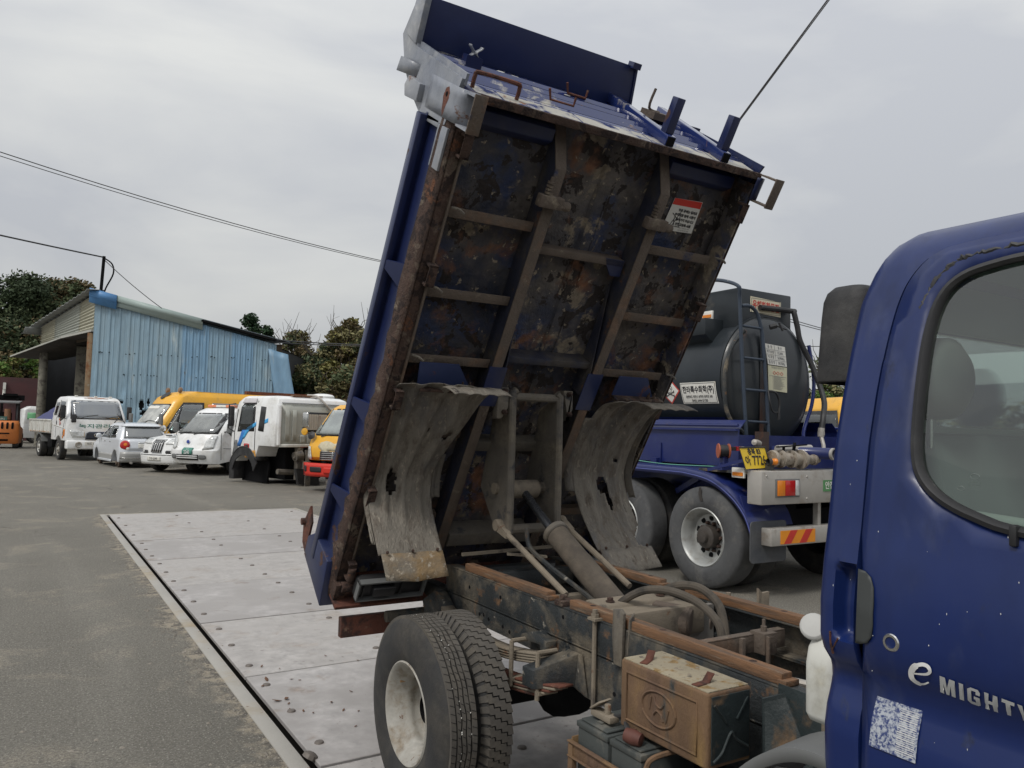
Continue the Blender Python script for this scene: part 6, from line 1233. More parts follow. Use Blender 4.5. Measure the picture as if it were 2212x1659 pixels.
lettering('안전제일', 0.085, local(TK, lambda x, y: (6.895 + x, 5.0625, 1.102 + y)), M_paper, 'lettering', BM, TK, xs=0.95, bold=0.002, align='LEFT')
b = MB(); b.box(6.225, 6.745, 5.064, 5.069, 0.545, 0.675); T('reflector_plate', b, mat('reflector_orange', (0.75, 0.27, 0.02), 0.4, 0, 0.06), LB)
b = MB()
for x in (6.27, 6.50): b.prism([(x, 5.0635, 0.545), (x + 0.105, 5.0635, 0.545), (x + 0.205, 5.0635, 0.675), (x + 0.10, 5.0635, 0.675)], (0, -0.001, 0))
T('reflector_stripes', b, mat('reflector_red', (0.55, 0.04, 0.03), 0.4, 0, 0.1, 14.0, [((0.6, 0.3, 0.2), 0.06, 25.0, 0.02)]), LB)
for x, z in ((6.02, 1.21), (6.62, 1.20), (6.62, 0.98), (7.6, 1.2)):
    T('rivet', MB().lathe([(0, 0.008), (0.010, 0.006), (0.013, 0)], (x, 5.07, z), (0, -1, 0), 8), M_alu, BM)
# number plate with lamp, amber marker
pq = [(5.835, 5.24, 1.478), (6.19, 5.24, 1.485), (6.235, 5.20, 1.283), (5.885, 5.20, 1.270)]
NP = T('number_plate', MB().prism(pq, (0, 0.006, 0)), mat('plate_yellow', (0.72, 0.50, 0.035), 0.45, 0, 0.05, 5.0))
def npl(u, v):
    a, b_, c, d = [Vector(p) for p in pq]; p = a.lerp(b_, u).lerp(d.lerp(c, u), v); p.y -= 0.004; return inv @ p
lettering('충북 83', 0.066, lambda x, y: npl(0.50 + x / 0.36, 0.22 - y / 0.2), M_print, 'lettering', NP, TK, xs=0.92, bold=0.002)
lettering('아', 0.095, lambda x, y: npl(0.16 + x / 0.36, 0.64 - y / 0.2), M_print, 'lettering', NP, TK, xs=0.8, bold=0.002)
lettering('7726', 0.125, lambda x, y: npl(0.62 + x / 0.36, 0.64 - y / 0.2), M_print, 'lettering', NP, TK, xs=0.80, bold=0.002)
T('plate_frame', MB().tube([pq[0], pq[1], pq[2]], 0.009, 6).prism([(p[0], p[1] + 0.008, p[2]) for p in pq], (0, 0.006, 0)), M_black, NP)
T('plate_bracket', MB().bar((5.90, 5.22, 1.36), (5.80, 5.62, 1.24), 0.03, 0.03).bar((6.10, 5.25, 1.28), (6.10, 5.35, 1.24), 0.03, 0.03), M_tanklow)
T('plate_lamp', MB().lathe([(0, -0.06), (0.03, -0.05), (0.035, 0), (0.03, 0.05), (0, 0.06)], (6.12, 5.28, 1.525), (1, 0.2, -0.15), 12), M_alu)
T('marker_lamp', MB().lathe([(0, 0), (0.03, 0), (0.03, 0.035), (0.034, 0.04), (0.034, 0.06), (0.0, 0.075)], (6.165, 5.14, 1.345), (1, -0.25, 0), 14), M_amber)
T('marker_base', MB().lathe([(0.034, 0), (0.034, 0.035), (0, 0.035)], (6.13, 5.148, 1.345), (1, -0.25, 0), 14).box(6.14, 6.20, 5.13, 5.19, 1.258, 1.31), M_black)
# reel and striped arm
T('hose_reel', MB().lathe([(0, -0.06), (0.075, -0.06), (0.078, -0.05), (0.055, -0.045), (0.055, 0.045), (0.078, 0.05), (0.075, 0.06), (0, 0.06)], (6.06, 5.66, 1.43), (0.8, -0.5, 0), 18), mat('reel_orange', (0.38, 0.10, 0.05), 0.6))
T('reel_cord', MB().lathe([(0.062, -0.04), (0.066, 0), (0.062, 0.04)], (6.06, 5.66, 1.43), (0.8, -0.5, 0), 18), M_black)
T('reel_base', MB().box(5.98, 6.14, 5.60, 5.72, 1.235, 1.27).box(6.04, 6.10, 5.63, 5.69, 1.27, 1.38).tube([(6.0, 5.64, 1.27), (6.0, 5.64, 1.31)], 0.018, 6).tube([(6.12, 5.62, 1.27), (6.12, 5.62, 1.31)], 0.018, 6), M_tanklow)
T('arm', MB().bar((6.10, 5.60, 1.455), (6.62, 5.68, 1.46), 0.03, 0.04), M_black)
T('arm_band', MB().bar((6.18, 5.605, 1.456), (6.27, 5.62, 1.457), 0.034, 0.044), M_redlens); T('arm_band', MB().bar((6.272, 5.62, 1.457), (6.31, 5.627, 1.457), 0.034, 0.044), M_paper)
for (x, y, z) in ((5.955, 5.36, 1.225), (6.57, 6.40, 2.975)):
    rf = T('side_marker', MB().box(x - 0.012, x + 0.012, y - 0.08, y + 0.08, z - 0.05, z + 0.05), M_paper, bevel=0.004)
    T('marker_lens', MB().box(x - 0.02, x - 0.012, y - 0.065, y + 0.065, z - 0.03, z + 0.005), M_amber, rf)
T('air_line', MB().tube(smoothpath([(5.98, 7.4, 1.30), (6.05, 6.6, 1.25), (6.1, 5.8, 1.26), (6.3, 5.5, 1.25)], 6), 0.006, 5), mat('green_air_line', (0.10, 0.30, 0.24), 0.5))
T('frame_bracket', MB().box(6.33, 6.36, 6.9, 7.05, 1.24, 1.48).box(6.28, 6.34, 6.92, 7.02, 1.24, 1.30), M_tanklow)
# discharge valves and pipes
b = MB(); vx = 6.22
b.lathe([(0.0, 0), (0.075, 0), (0.085, 0.012), (0.085, 0.03), (0.055, 0.032), (0.055, 0.09), (0.085, 0.092), (0.085, 0.108), (0.092, 0.11), (0.092, 0.13), (0.06, 0.132), (0.065, 0.22), (0.06, 0.27), (0.09, 0.272), (0.09, 0.29), (0.085, 0.292), (0.085, 0.31), (0.06, 0.312), (0.06, 0.40), (0.10, 0.402), (0.10, 0.425), (0.09, 0.43), (0.09, 0.45), (0.06, 0.47), (0.055, 0.52), (0.045, 0.53), (0.045, 0.58), (0.035, 0.60), (0.055, 0.602), (0.055, 0.63), (0.03, 0.64), (0.03, 0.69), (0, 0.69)], (vx, 5.18, 1.375), (1, -0.04, -0.02), 20)
VV = T('discharge_valve', b, mat('weathered_valve_metal', (0.33, 0.29, 0.24), 0.6, 0.3, 0.2, 12.0, [((0.16, 0.11, 0.08), 0.3, 12.0, 0.05)], bump=0.3), smooth=40)
for xo in (0.02, 0.10, 0.12, 0.28, 0.30, 0.415, 0.44):
    b = MB()
    for k in range(8): a = 2 * PI * k / 8; b.tube([(vx + xo - 0.016, 5.18 + 0.072 * math.cos(a), 1.375 + 0.072 * math.sin(a)), (vx + xo + 0.03, 5.18 + 0.072 * math.cos(a), 1.37 + 0.072 * math.sin(a))], 0.010, 6)
    T('flange_bolts', b, M_dustmetal, VV)
T('valve_handle', MB().bar((vx + 0.18, 5.18, 1.44), (vx + 0.18, 5.18, 1.50), 0.02, 0.02).bar((vx + 0.05, 5.15, 1.49), (vx + 0.55, 5.2, 1.515), 0.03, 0.012).bar((vx + 0.33, 5.18, 1.44), (vx + 0.40, 5.22, 1.53), 0.03, 0.02), M_dark, VV)
for x in (6.90, 7.06):
    b = MB(); b.lathe([(0.055, 0), (0.055, 1.6)], (x, 4.96, 1.43), (0, 1, 0), 18); T('discharge_pipe', b, M_tanklow, solid=0.006)
    T('pipe_mouth', MB().lathe([(0.048, 0.0), (0.062, 0.0), (0.062, 0.03), (0.058, 0.03)], (x, 4.95, 1.43), (0, 1, 0), 18), M_alu)
T('cross_pipe', MB().tube([(6.6, 5.42, 1.46), (7.1, 5.40, 1.47)], 0.045, 10), M_alu)
T('right_hose', MB().tube(smoothpath([(7.88, 6.02, 2.7), (7.95, 6.0, 2.3), (7.92, 6.0, 2.0), (7.82, 6.0, 1.78), (7.70, 5.95, 1.62), (7.68, 5.9, 1.45)], 5), 0.022, 8), M_tanklow)
# wheels
def trailer_wheel(y, s):
    c = Vector((TXc + s * 1.24, y, 0.525)); ax = Vector((-s, 0, 0)); w = 0.29
    ro, ri = 0.525, 0.292
    wh = T('wheel', MB().lathe([(0.298, 0.012), (0.305, 0.004), (0.298, -0.002), (0.285, 0.006), (0.278, 0.03), (0.262, 0.05), (0.252, 0.10), (0.235, 0.135), (0.150, 0.150), (0.118, 0.155)], c, ax, 44), mat('trailer_steel_wheel', (0.40, 0.41, 0.40), 0.45, 0.4, 0.1, 6.0, [((0.22, 0.2, 0.17), 0.25, 5.0, 0.1)]), solid=0.005, smooth=50)
    for k in range(10):
        a = 2 * PI * (k + 0.5) / 10; p = c + ax * 0.1395 + Vector((0, math.cos(a) * 0.195, math.sin(a) * 0.195)); T('hand_hole', MB().lathe([(0, -0.003), (0.030, -0.003), (0.033, 0.004)], p, ax, 14), M_dark, wh)
        a = 2 * PI * k / 10; p = c + ax * 0.152 + Vector((0, math.cos(a) * 0.145, math.sin(a) * 0.145)); T('wheel_nut', MB().lathe([(0.02, 0), (0.02, -0.03), (0.012, -0.045), (0, -0.045)], p, ax, 6), M_sill, wh)
    T('hub', MB().lathe([(0.125, 0.15), (0.118, 0.05), (0.10, 0.04), (0.062, 0.035), (0.055, 0.0), (0.0, -0.005)], c, ax, 20), mat('greasy_hub', (0.05, 0.042, 0.036), 0.6, 0, 0.3, 9.0), wh)
    prof = [(ri, 0.02), (ri + 0.02, 0.0), (ri + 0.07, -0.010), (ri + 0.13, -0.012), (ri + 0.15, -0.006), (ro - 0.06, 0.0), (ro - 0.025, 0.012), (ro - 0.004, 0.03), (ro, 0.06), (ro, w - 0.06), (ro - 0.004, w - 0.03), (ro - 0.05, w - 0.005), (ri + 0.1, w), (ri, w - 0.02)]
    ty = T('tyre', MB().lathe(prof, c, ax, 60, close=True), mat('grey_worn_tyre', (0.078, 0.08, 0.083), 0.85, 0, 0.14, 5.0, [((0.055, 0.055, 0.058), 0.3, 4.0, 0.1), ((0.125, 0.12, 0.112), 0.2, 6.0, 0.1)], bump=0.15), wh, smooth=50)
    c2 = c + ax * 0.33; T('tyre', MB().lathe([(r_, h) for r_, h in prof], c2, ax, 40, close=True), M_tyre, wh)
    if y < 6: 
        b = MB(); q0 = c + ax * -0.013 + Vector((0, 0.03, 0.515)); b.prism([(q0.x, q0.y, q0.z), (q0.x, q0.y - 0.028, q0.z), (q0.x, q0.y - 0.035, q0.z - 0.07), (q0.x, q0.y - 0.055, q0.z - 0.14), (q0.x, q0.y - 0.015, q0.z - 0.14), (q0.x, q0.y + 0.01, q0.z - 0.07)], (-0.003 * (-s), 0, 0)); T('oil_streak', b, mat('oil_streak', (0.035, 0.03, 0.027), 0.5), wh)
for y in (5.845, 7.16, 8.48):
    trailer_wheel(y, -1); trailer_wheel(y, 1)
    T('axle', MB().tube([(6.3, y, 0.525), (8.1, y, 0.525)], 0.07, 12), M_dark)
T('suspension', MB().box(6.6, 6.75, 5.5, 9.0, 0.60, 0.84).box(7.63, 7.78, 5.5, 9.0, 0.60, 0.84).bar((6.42, 6.35, 1.1), (6.42, 6.7, 0.92), 0.06, 0.06), M_tanklow)

# ================================================================ PARKED VEHICLES
def heading(hx, hy): return math.atan2(-hx, hy)
class Veh:
    """vehicle in its own space: +y forward, x to its right, z up"""
    def __init__(s, name, label, cat, loc, rot, hw, front, rear=None, bow=0.05, bow2=0.06, plan=None):
        s.o = thing(name, label, cat, loc, rot); s.hwk = hw; s.fk = front; s.rk = rear or [(0, -9), (3, -9)]; s.bow = bow; s.bow2 = bow2; s.plan = plan
    def hw(s, z): return interp(s.hwk, z)
    def yf(s, z): return interp(s.fk, z)
    def yr(s, z): return interp(s.rk, z)
    def shift(s, x, z, y):
        t = min(1.3, abs(x) / max(.2, s.hw(z))); d = s.bow * t * t + s.bow2 * t ** 8
        kf = max(0, min(1, 1 - (s.yf(z) - y) / 0.7)); kr = max(0, min(1, 1 - (y - s.yr(z)) / 0.7))
        return y - d * kf + d * kr
    def body(s, poly, m, name='body', bevel=0.03, cutz=(), inset_=0.0, parent=None, bow=True):
        bm = bmesh.new(); n = len(poly)
        a = [bm.verts.new((-1, y, z)) for y, z in poly]; c = [bm.verts.new((1, y, z)) for y, z in poly]
        bm.faces.new(a); bm.faces.new(c[::-1])
        for i in range(n): bm.faces.new((a[(i + 1) % n], a[i], c[i], c[(i + 1) % n]))
        def cut(co, no): bmesh.ops.bisect_plane(bm, geom=bm.verts[:] + bm.edges[:] + bm.faces[:], plane_co=co, plane_no=no, dist=1e-5)
        zs_ = sorted(set([k[0] for k in s.hwk] + [k[0] for k in s.fk] + list(cutz)))
        for z in zs_: cut((0, 0, z), (0, 0, 1))
        for x in (-.96, -.88, -.7, -.4, 0, .4, .7, .88, .96): cut((x, 0, 0), (1, 0, 0))
        ys_ = [p[0] for p in poly]; y = min(ys_) + 0.25
        while y < max(ys_): cut((0, y, 0), (0, 1, 0)); y += 0.35
        bmesh.ops.triangulate(bm, faces=[f for f in bm.faces if len(f.verts) > 4])
        for v in bm.verts:
            x = v.co.x * (s.hw(v.co.z) - inset_); y = v.co.y
            if bow: y = s.shift(x, v.co.z, y)
            v.co = (x, y, v.co.z)
        if bevel:
            bm.normal_update(); es = [e for e in bm.edges if len(e.link_faces) == 2 and e.calc_face_angle(0) > R(32)]
            bmesh.ops.bevel(bm, geom=es, offset=bevel, offset_type='OFFSET', segments=2, profile=0.5, affect='EDGES', clamp_overlap=True)
        bmesh.ops.recalc_face_normals(bm, faces=bm.faces)
        me = bpy.data.meshes.new(name); bm.to_mesh(me); bm.free()
        me.polygons.foreach_set('use_smooth', [True] * len(me.polygons)); me.set_sharp_from_angle(angle=R(38)); me.materials.append(m)
        o = bpy.data.objects.new(name, me); COL.objects.link(o); o.parent = parent or s.o; MW[o] = MW[s.o]; return o
    def _panel(s, poly, f, m, name, parent, th, sub=True):
        bm = bmesh.new(); bm.faces.new([bm.verts.new((a, b_, 0)) for a, b_ in poly])
        if sub:
            xs_ = [p[0] for p in poly]; zs_ = [p[1] for p in poly]
            for k in range(1, 8): bmesh.ops.bisect_plane(bm, geom=bm.verts[:] + bm.edges[:] + bm.faces[:], plane_co=(min(xs_) + (max(xs_) - min(xs_)) * k / 8, 0, 0), plane_no=(1, 0, 0), dist=1e-5)
            for k in range(1, 4): bmesh.ops.bisect_plane(bm, geom=bm.verts[:] + bm.edges[:] + bm.faces[:], plane_co=(0, min(zs_) + (max(zs_) - min(zs_)) * k / 4, 0), plane_no=(0, 1, 0), dist=1e-5)
        bm.verts.ensure_lookup_table(); bm.verts.index_update()
        vs = [f(v.co.x, v.co.y) for v in bm.verts]; fs = [tuple(v.index for v in fc.verts) for fc in bm.faces]; bm.free()
        b_ = MB(); b_.add(vs, fs); o = b_.build(name, m, parent or s.o, root=s.o, smooth=50, solid=th); return o
    def front(s, poly, m, name, off=0.004, th=0.008, parent=None):
        return s._panel(poly, lambda x, z: (x, s.shift(x, z, s.yf(z)) + off, z), m, name, parent, th)
    def rear(s, poly, m, name, off=0.004, th=0.008, parent=None):
        return s._panel(poly, lambda x, z: (x, s.shift(x, z, s.yr(z)) - off, z), m, name, parent, th)
    def side(s, poly, sg, m, name, off=0.004, th=0.008, parent=None):
        return s._panel(poly, lambda y, z: (sg * (s.hw(z) + off), s.shift(sg * s.hw(z), z, y), z), m, name, parent, th)
    def part(s, name, mb, m, parent=None, **k): return mb.build(name, m, parent or s.o, root=s.o, **k)
    def text(s, t, size, f, m, parent=None, **k): return lettering(t, size, f, m, 'lettering', parent or s.o, s.o, **k)
    def fpt(s, x0, z0, off=0.014): return lambda x, y: Vector((x0 - x, s.shift(x0 - x, z0 + y, s.yf(z0 + y)) + off, z0 + y))
    def wheel(s, x, y, r, w, sg, rim=None, rr=0.6, flat=0.0, m_t=None):
        c = Vector((sg * x, y, r - flat)); ax = Vector((-sg, 0, 0)); ri = r * rr
        wh = s.part('wheel', MB().lathe([(ri, 0.01), (ri * 0.93, 0.012), (ri * 0.86, 0.05), (ri * 0.6, 0.035), (ri * 0.3, 0.012), (0, 0.01)], c, ax, 24), rim or M_rim, solid=0.004)
        s.part('tyre', MB().lathe([(ri, 0.01), (ri * 1.08, -0.004), (r * 0.93, 0.0), (r * 0.99, 0.02), (r, 0.04), (r, w - 0.04), (r * 0.98, w - 0.01), (r * 0.9, w), (ri, w - 0.01)], c, ax, 32, close=True), m_t or M_tyre, wh)
        s.part('hub_cap', MB().lathe([(ri * 0.30, 0.012), (ri * 0.26, -0.03), (0, -0.035)], c, ax, 14), M_alu, wh)
        for k in range(6):
            a = 2 * PI * k / 6; p = c + Vector((0, math.cos(a) * ri * .66, math.sin(a) * ri * .66)) + ax * 0.032; s.part('wheel_hole', MB().lathe([(0, -0.012), (ri * .14, -0.012), (ri * .16, 0.0)], p, ax, 10), M_dark, wh)
        return wh
def arch(cy, cz, r, zb):
    a = math.degrees(math.acos(max(-1, min(1, (zb - cz) / r)))); return arc(cy, cz, r, 90 + a, 90 - a, 10)
def mirror(v, x, y, z, w=0.16, h=0.30, m=None):
    return v.part('wing_mirror', MB().box(x - w / 2, x + w / 2, y - 0.05, y + 0.04, z - h / 2, z + h / 2), m or M_black, bevel=0.035, seg=3)
def wiper(v, x0, z0, x1, z1):
    p = [v.fpt(0, 0, 0.02)(-x0, z0), v.fpt(0, 0, 0.03)(-(x0 * 0.6 + x1 * 0.4), z0 * 0.6 + z1 * 0.4 + 0.03), v.fpt(0, 0, 0.03)(-x1, z1)]
    return v.part('wiper', MB().tube([tuple(q) for q in p], 0.012, 6), M_black)

# ---- white flatbed truck with green lettering
v = Veh('white_flatbed_truck', 'white crew cab flatbed truck with green lettering above its dark grille', 'truck', (1.61, 32.8, 0), heading(.209, -.978),
        [(0, 1.0), (0.6, 1.0), (1.45, 0.99), (1.6, 0.97), (2.2, 0.875), (2.30, 0.82), (2.34, 0.72)],
        [(0.40, 1.10), (0.75, 1.13), (1.1, 1.13), (1.50, 1.06), (2.16, 0.66), (2.26, 0.54), (2.34, 0.2)], bow=0.06, bow2=0.07)
B1 = v.body([(1.11, .72), (1.13, 1.1), (1.06, 1.5), (.66, 2.16), (.54, 2.26), (.2, 2.33), (-.8, 2.31), (-.93, 2.22), (-.99, 2.0), (-1.02, 1.5), (-1.02, .72)] + arch(0, .38, .50, .72), M_white, 'cab', 0.04)
v.front([(-.88, 1.50), (.88, 1.50), (.785, 2.18), (-.785, 2.18)], M_black, 'screen_seal', 0.004); v.front(rrect(-.81, .81, 1.535, 2.15, .05), glass('truck_screen', (0.20, 0.22, 0.235), 0.28, 0.05, 0.22, (0.26, 0.29, 0.34)), 'windscreen', 0.012)
for sg in (-1, 1):
    v.side([(-.30, 1.55), (.12, 1.40), (.68, 1.52), (.44, 2.12), (-.22, 2.14)], sg, G_car, 'door_window', 0.006); v.side([(-.86, 1.62), (-.50, 1.62), (-.42, 2.10), (-.80, 2.10)], sg, G_car, 'side_window', 0.006)
    b = MB(); b.tube([(sg * (v.hw(z) + .003), y, z) for y, z in ((-.42, .8), (-.42, 1.5), (-.30, 2.18))], .008, 5); b.tube([(sg * (v.hw(z) + .003), y, z) for y, z in ((.55, .9), (.62, 1.2), (.72, 1.5))], .008, 5); v.part('door_gap', b, M_dark)
    v.side([(-1.0, 1.30), (.9, 1.16), (.9, 1.13), (-1.0, 1.27)], sg, M_whited, 'body_line', 0.006); v.side(rrect(-.38, -.32, 1.28, 1.42, .02), sg, M_black, 'door_handle', .012)
    v.side([(.05, 1.46), (.24, 1.32), (.10, 1.24)], sg, mat('faded_red_logo', (.45, .12, .1), .5), 'decal', .007)
    x = sg * .66; v.front([(x - .26, .84), (x + .16, .84), (x + .25 * (1 if sg > 0 else 1), 1.10), (x - .22, 1.06)] if sg > 0 else [(x - .16, .84), (x + .26, .84), (x + .22, 1.06), (x - .25, 1.10)], M_clear, 'headlight', .012, .02)
    v.side(rrect(.72, .93, .88, 1.12, .02), sg, M_amber, 'indicator', .01, .012); v.side(rrect(.62, .72, .80, .90, .04), sg, M_amber, 'indicator', .01, .012)
    mirror(v, sg * 1.10, .92, 1.76, .17, .46); v.part('mirror_arm', MB().tube([(sg * .9, .86, 1.5), (sg * 1.08, .93, 1.52), (sg * 1.08, .93, 1.6)], .016, 6), M_black)
    v.part('fog_lamp', MB().lathe([(0, 0), (.10, 0), (.11, .02), (.085, .035), (.07, .02), (0, .01)], (sg * .62, 1.165, .585), (0, 1, 0), 16), M_alu)
mirror(v, .80, 1.13, 1.52, .16, .30)
gl = v.front([(-.40, .77), (.40, .77), (.36, 1.01), (.28, 1.05), (-.28, 1.05), (-.36, 1.01)], mat('grille_navy', (.018, .025, .045), .35), 'grille', .014, .02)
for z in (.83, .90, .97): v.front([(-.37, z), (.37, z), (.37, z + .02), (-.37, z + .02)], M_black, 'grille_slat', .028, .012, gl)
b = MB(); b.tube([(.125 * math.cos(a), 1.185, .925 + .068 * math.sin(a)) for a in [2 * PI * i / 24 for i in range(25)]], .012, 6)
for s_ in (-1, 1): b.tube([(s_ * -.055, 1.187, .97), (s_ * -.04, 1.187, .885)], .012, 6)
b.tube([(-.05, 1.187, .915), (0, 1.187, .93), (.05, 1.187, .935)], .011, 6); v.part('emblem', b, M_chrome, gl)
BPp = v.part('bumper', MB().box(-.995, .995, .86, 1.165, .42, .735), M_white, bevel=.05, seg=3)
v.part('bumper_slot', MB().box(-.36, .36, 1.15, 1.169, .56, .66), M_black, bevel=.02)
v.part('number_plate', MB().box(-.10, .42, 1.17, 1.18, .555, .675), M_paper, BPp); v.text('90도 1234', .11, lambda x, y: Vector((.16 - x, 1.183, .615 + y)), M_print, xs=.8)
v.text('녹지관리', .165, v.fpt(.10, 1.245, .012), mat('green_lettering', (.03, .16, .12), .5), xs=1.75, bold=.002)
wiper(v, .55, 1.53, -.02, 1.66); wiper(v, -.30, 1.53, -.82, 1.62); v.front(rrect(.55, .74, 2.07, 2.10, .01), M_paper, 'sticker', .017)
v.part('roof_rust', MB().add([(x, .38 - abs(x) * .05, 2.303 - .01 * abs(x)) for x in (-.5, -.2, .0, .3)] + [(x, .56 - abs(x) * .05, 2.262) for x in (-.45, -.25, .1, .35)], [(0, 1, 5, 4), (1, 2, 6, 5), (2, 3, 7, 6)]), mat('roof_rust', (.35, .15, .08), .8, 0, .3, 9, [((.6, .58, .55), .5, 8, .03)]))
for x in (-.1, .55, -.6): v.part('roof_lamp', MB().box(x - .05, x + .05, .25, .32, 2.31, 2.36), M_paper, bevel=.01)
v.part('chassis', MB().box(-.42, .42, -4.3, .8, .48, .75), M_dark); v.part('side_box', MB().box(-.95, .95, -1.7, -1.05, .42, .78), M_dark, bevel=.02)
v.part('cargo_floor', MB().box(-.98, .98, -4.55, -1.06, .93, 1.0), M_whited)
for sg in (-1, 1):
    v.part('drop_side', MB().box(min(sg * .97, sg * 1.0), max(sg * .97, sg * 1.0), -4.55, -1.08, 1.0, 1.42), M_whited)
    v.part('drop_side_rail', MB().box(min(sg * .99, sg * 1.03), max(sg * .99, sg * 1.03), -4.55, -1.08, 1.40, 1.46), M_whited, bevel=.01)
    for y in (-4.5, -3.95, -3.4, -2.8, -2.2, -1.65, -1.12): v.part('side_rib', MB().box(min(sg * .995, sg * 1.02), max(sg * .995, sg * 1.02), y - .025, y + .025, 1.0, 1.42), M_whited, bevel=.008)
    v.part('side_rust', MB().box(min(sg * .97, sg * 1.012), max(sg * .97, sg * 1.012), -4.5, -1.1, .965, 1.0), mat('rusty_edge', (.42, .27, .18), .8, 0, .3, 9, [((.5, .5, .46), .4, 6, .05)]))
    v.part('mudguard', MB().prism([(sg * .98, y, z) for y, z in arc(-2.96, .42, .52, 20, 160, 8) + arc(-2.96, .42, .47, 160, 20, 8)], (-sg * .45, 0, 0)), M_grey)
    v.wheel(.99, 0, .378, .22, sg, M_rim); v.wheel(.97, -2.96, .378, .24, sg, M_whited); v.wheel(.70, -2.96, .378, .22, sg, M_rim)
v.part('headboard', MB().box(-.95, .95, -1.10, -1.06, 1.0, 1.72), M_whited); v.part('interior', MB().box(-.8, .8, -.85, .5, .75, 1.5), M_dark)
tp = thing('tarpaulin', 'dark blue folded tarpaulin heaped on the bed of the white flatbed truck', 'tarpaulin', (0, 0, 0))
mw = MW[v.o]; rr = random.Random(3); rows = []
for i in range(9):
    t = i / 8; rows.append([tuple(mw @ Vector((-.85 + 1.7 * j / 10, -4.2 + 2.7 * t, 1.44 + (.62 * math.sin(PI * min(1, max(0, t * .9 + .1))) ** .7) * math.sin(PI * j / 10) ** .6 + rr.gauss(0, .025)))) for j in range(11)])
MB().grid(rows).build('heap', mat('blue_tarpaulin', (.02, .025, .13), .45, 0, .2, 5), tp, smooth=30)

# ---- silver white hatchback without wheels
M_silver2 = mat('silver_white_car_paint', (.66, .69, .73), .3, .1, .03, coat=.4)
M_sill2 = mat('silver_grey_bumper', (.38, .38, .37), .4, .15, .06, 4)
hh = (-.17, .985)
v = Veh('silver_hatchback', 'small silver white hatchback seen from behind, resting low on bare hubs', 'car', (2.66, 28.92, -.03), heading(*hh),
        [(0, .70), (.3, .735), (.6, .75), (.92, .735), (1.36, .585), (1.44, .52), (1.48, .40)], [(.2, 1.72), (.5, 1.76), (.72, 1.68), (.9, 1.2), (1.0, .85), (1.4, .2), (1.48, -.1)], [(.2, -1.74), (.45, -1.80), (.70, -1.76), (.95, -1.70), (1.36, -1.42), (1.44, -1.25), (1.48, -1.0)], bow=.05, bow2=.09)
v.body([(1.72, .22), (1.76, .5), (1.68, .72), (1.2, .90), (.85, 1.0), (.2, 1.40), (-.1, 1.465), (-.9, 1.475), (-1.25, 1.44), (-1.42, 1.36), (-1.70, .95), (-1.76, .70), (-1.79, .45), (-1.74, .22)] + arch(-1.12, .27, .33, .22) + arch(1.18, .27, .33, .22), M_silver2, 'body', .03)
v.rear([(-.62, .97), (.62, .97), (.535, 1.345), (-.535, 1.345)], glass('hatch_glass', (.18, .19, .19), .25, .03, .15, (.35, .36, .36)), 'rear_window', .006)
v.rear([(-.64, 1.35), (.64, 1.35), (.56, 1.42), (-.56, 1.42)], M_silver2, 'spoiler', .06, .03)
for sg in (-1, 1):
    v.side([(-1.10, .98), (-.42, .96), (-.38, 1.36), (-.92, 1.36)], sg, glass('side_glass', (.30, .33, .33), .2), 'side_window', .006); v.side([(-.34, .96), (.72, .97), (.22, 1.33), (-.30, 1.36)], sg, glass('side_glass', (.3, .33, .33), .2), 'side_window', .006)
    v.side([(-.80, .22), (.84, .22), (.86, .46), (-.82, .46)], sg, M_sill2, 'lower_cladding', .006); v.side([(-.80, .20), (.84, .20), (.84, .27), (-.80, .27)], sg, M_silver2, 'side_skirt', .03, .03)
    b = MB(); b.tube([(sg * (v.hw(z) + .003), y, z) for y, z in ((-.36, .28), (-.36, .95), (-.34, 1.37))], .007, 5); b.tube([(sg * (v.hw(z) + .003), y, z) for y, z in ((.80, .3), (.80, .9))], .007, 5); v.part('door_gap', b, M_dark)
    for y in (-.50, .10): v.part('door_handle', MB().box(sg * .745 - .012, sg * .745 + .012, y - .07, y + .07, .83, .86), M_chrome, bevel=.01)
    b = MB(); b.lathe([(0, .05), (.10, .04), (.145, 0), (.145, -.02)], (sg * .60, -1.70, .76), (sg * .45, -1, .1), 18); v.part('tail_lamp', b, M_redlens); b = MB(); b.lathe([(0, .06), (.05, .055), (.055, .02)], (sg * .58, -1.705, .78), (sg * .45, -1, .1), 12); v.part('lamp_centre', b, M_amber)
    v.part('reversing_lamp', MB().lathe([(0, .05), (.045, .04), (.05, 0)], (sg * .52, -1.735, .65), (sg * .3, -1, 0), 12), M_paper)
    v.part('roof_rail', MB().tube(smoothpath([(sg * .5, -1.15, 1.45), (sg * .5, -.95, 1.52), (sg * .48, -.2, 1.54), (sg * .47, .15, 1.45)], 4), .018, 6), M_black)
    v.part('wing_mirror', MB().lathe([(0, -.06), (.07, -.05), (.09, .0), (.07, .05), (0, .06)], (sg * .82, .60, 1.0), (0, 1, 0), 14), M_silver2)
    for y in (-1.12, 1.18): v.part('brake_hub', MB().lathe([(0, -.06), (.06, -.05), (.07, .0), (.135, .01), (.14, .10), (0, .11)], (sg * .64, y, .17), (-sg, 0, 0), 16), mat('rusty_hub', (.12, .09, .07), .7, .3, .3, 12)); v.part('arch_liner', MB().box(min(sg * .60, sg * .3), max(sg * .60, sg * .3), y - .31, y + .31, .1, .56), M_dark)
v.rear([(-.735, .22), (.735, .22), (.735, .55), (-.735, .55)], M_sill2, 'rear_bumper', .035, .03); v.rear([(-.735, .33), (.735, .33), (.735, .36), (-.735, .36)], M_chrome, 'bumper_line', .052, .01)
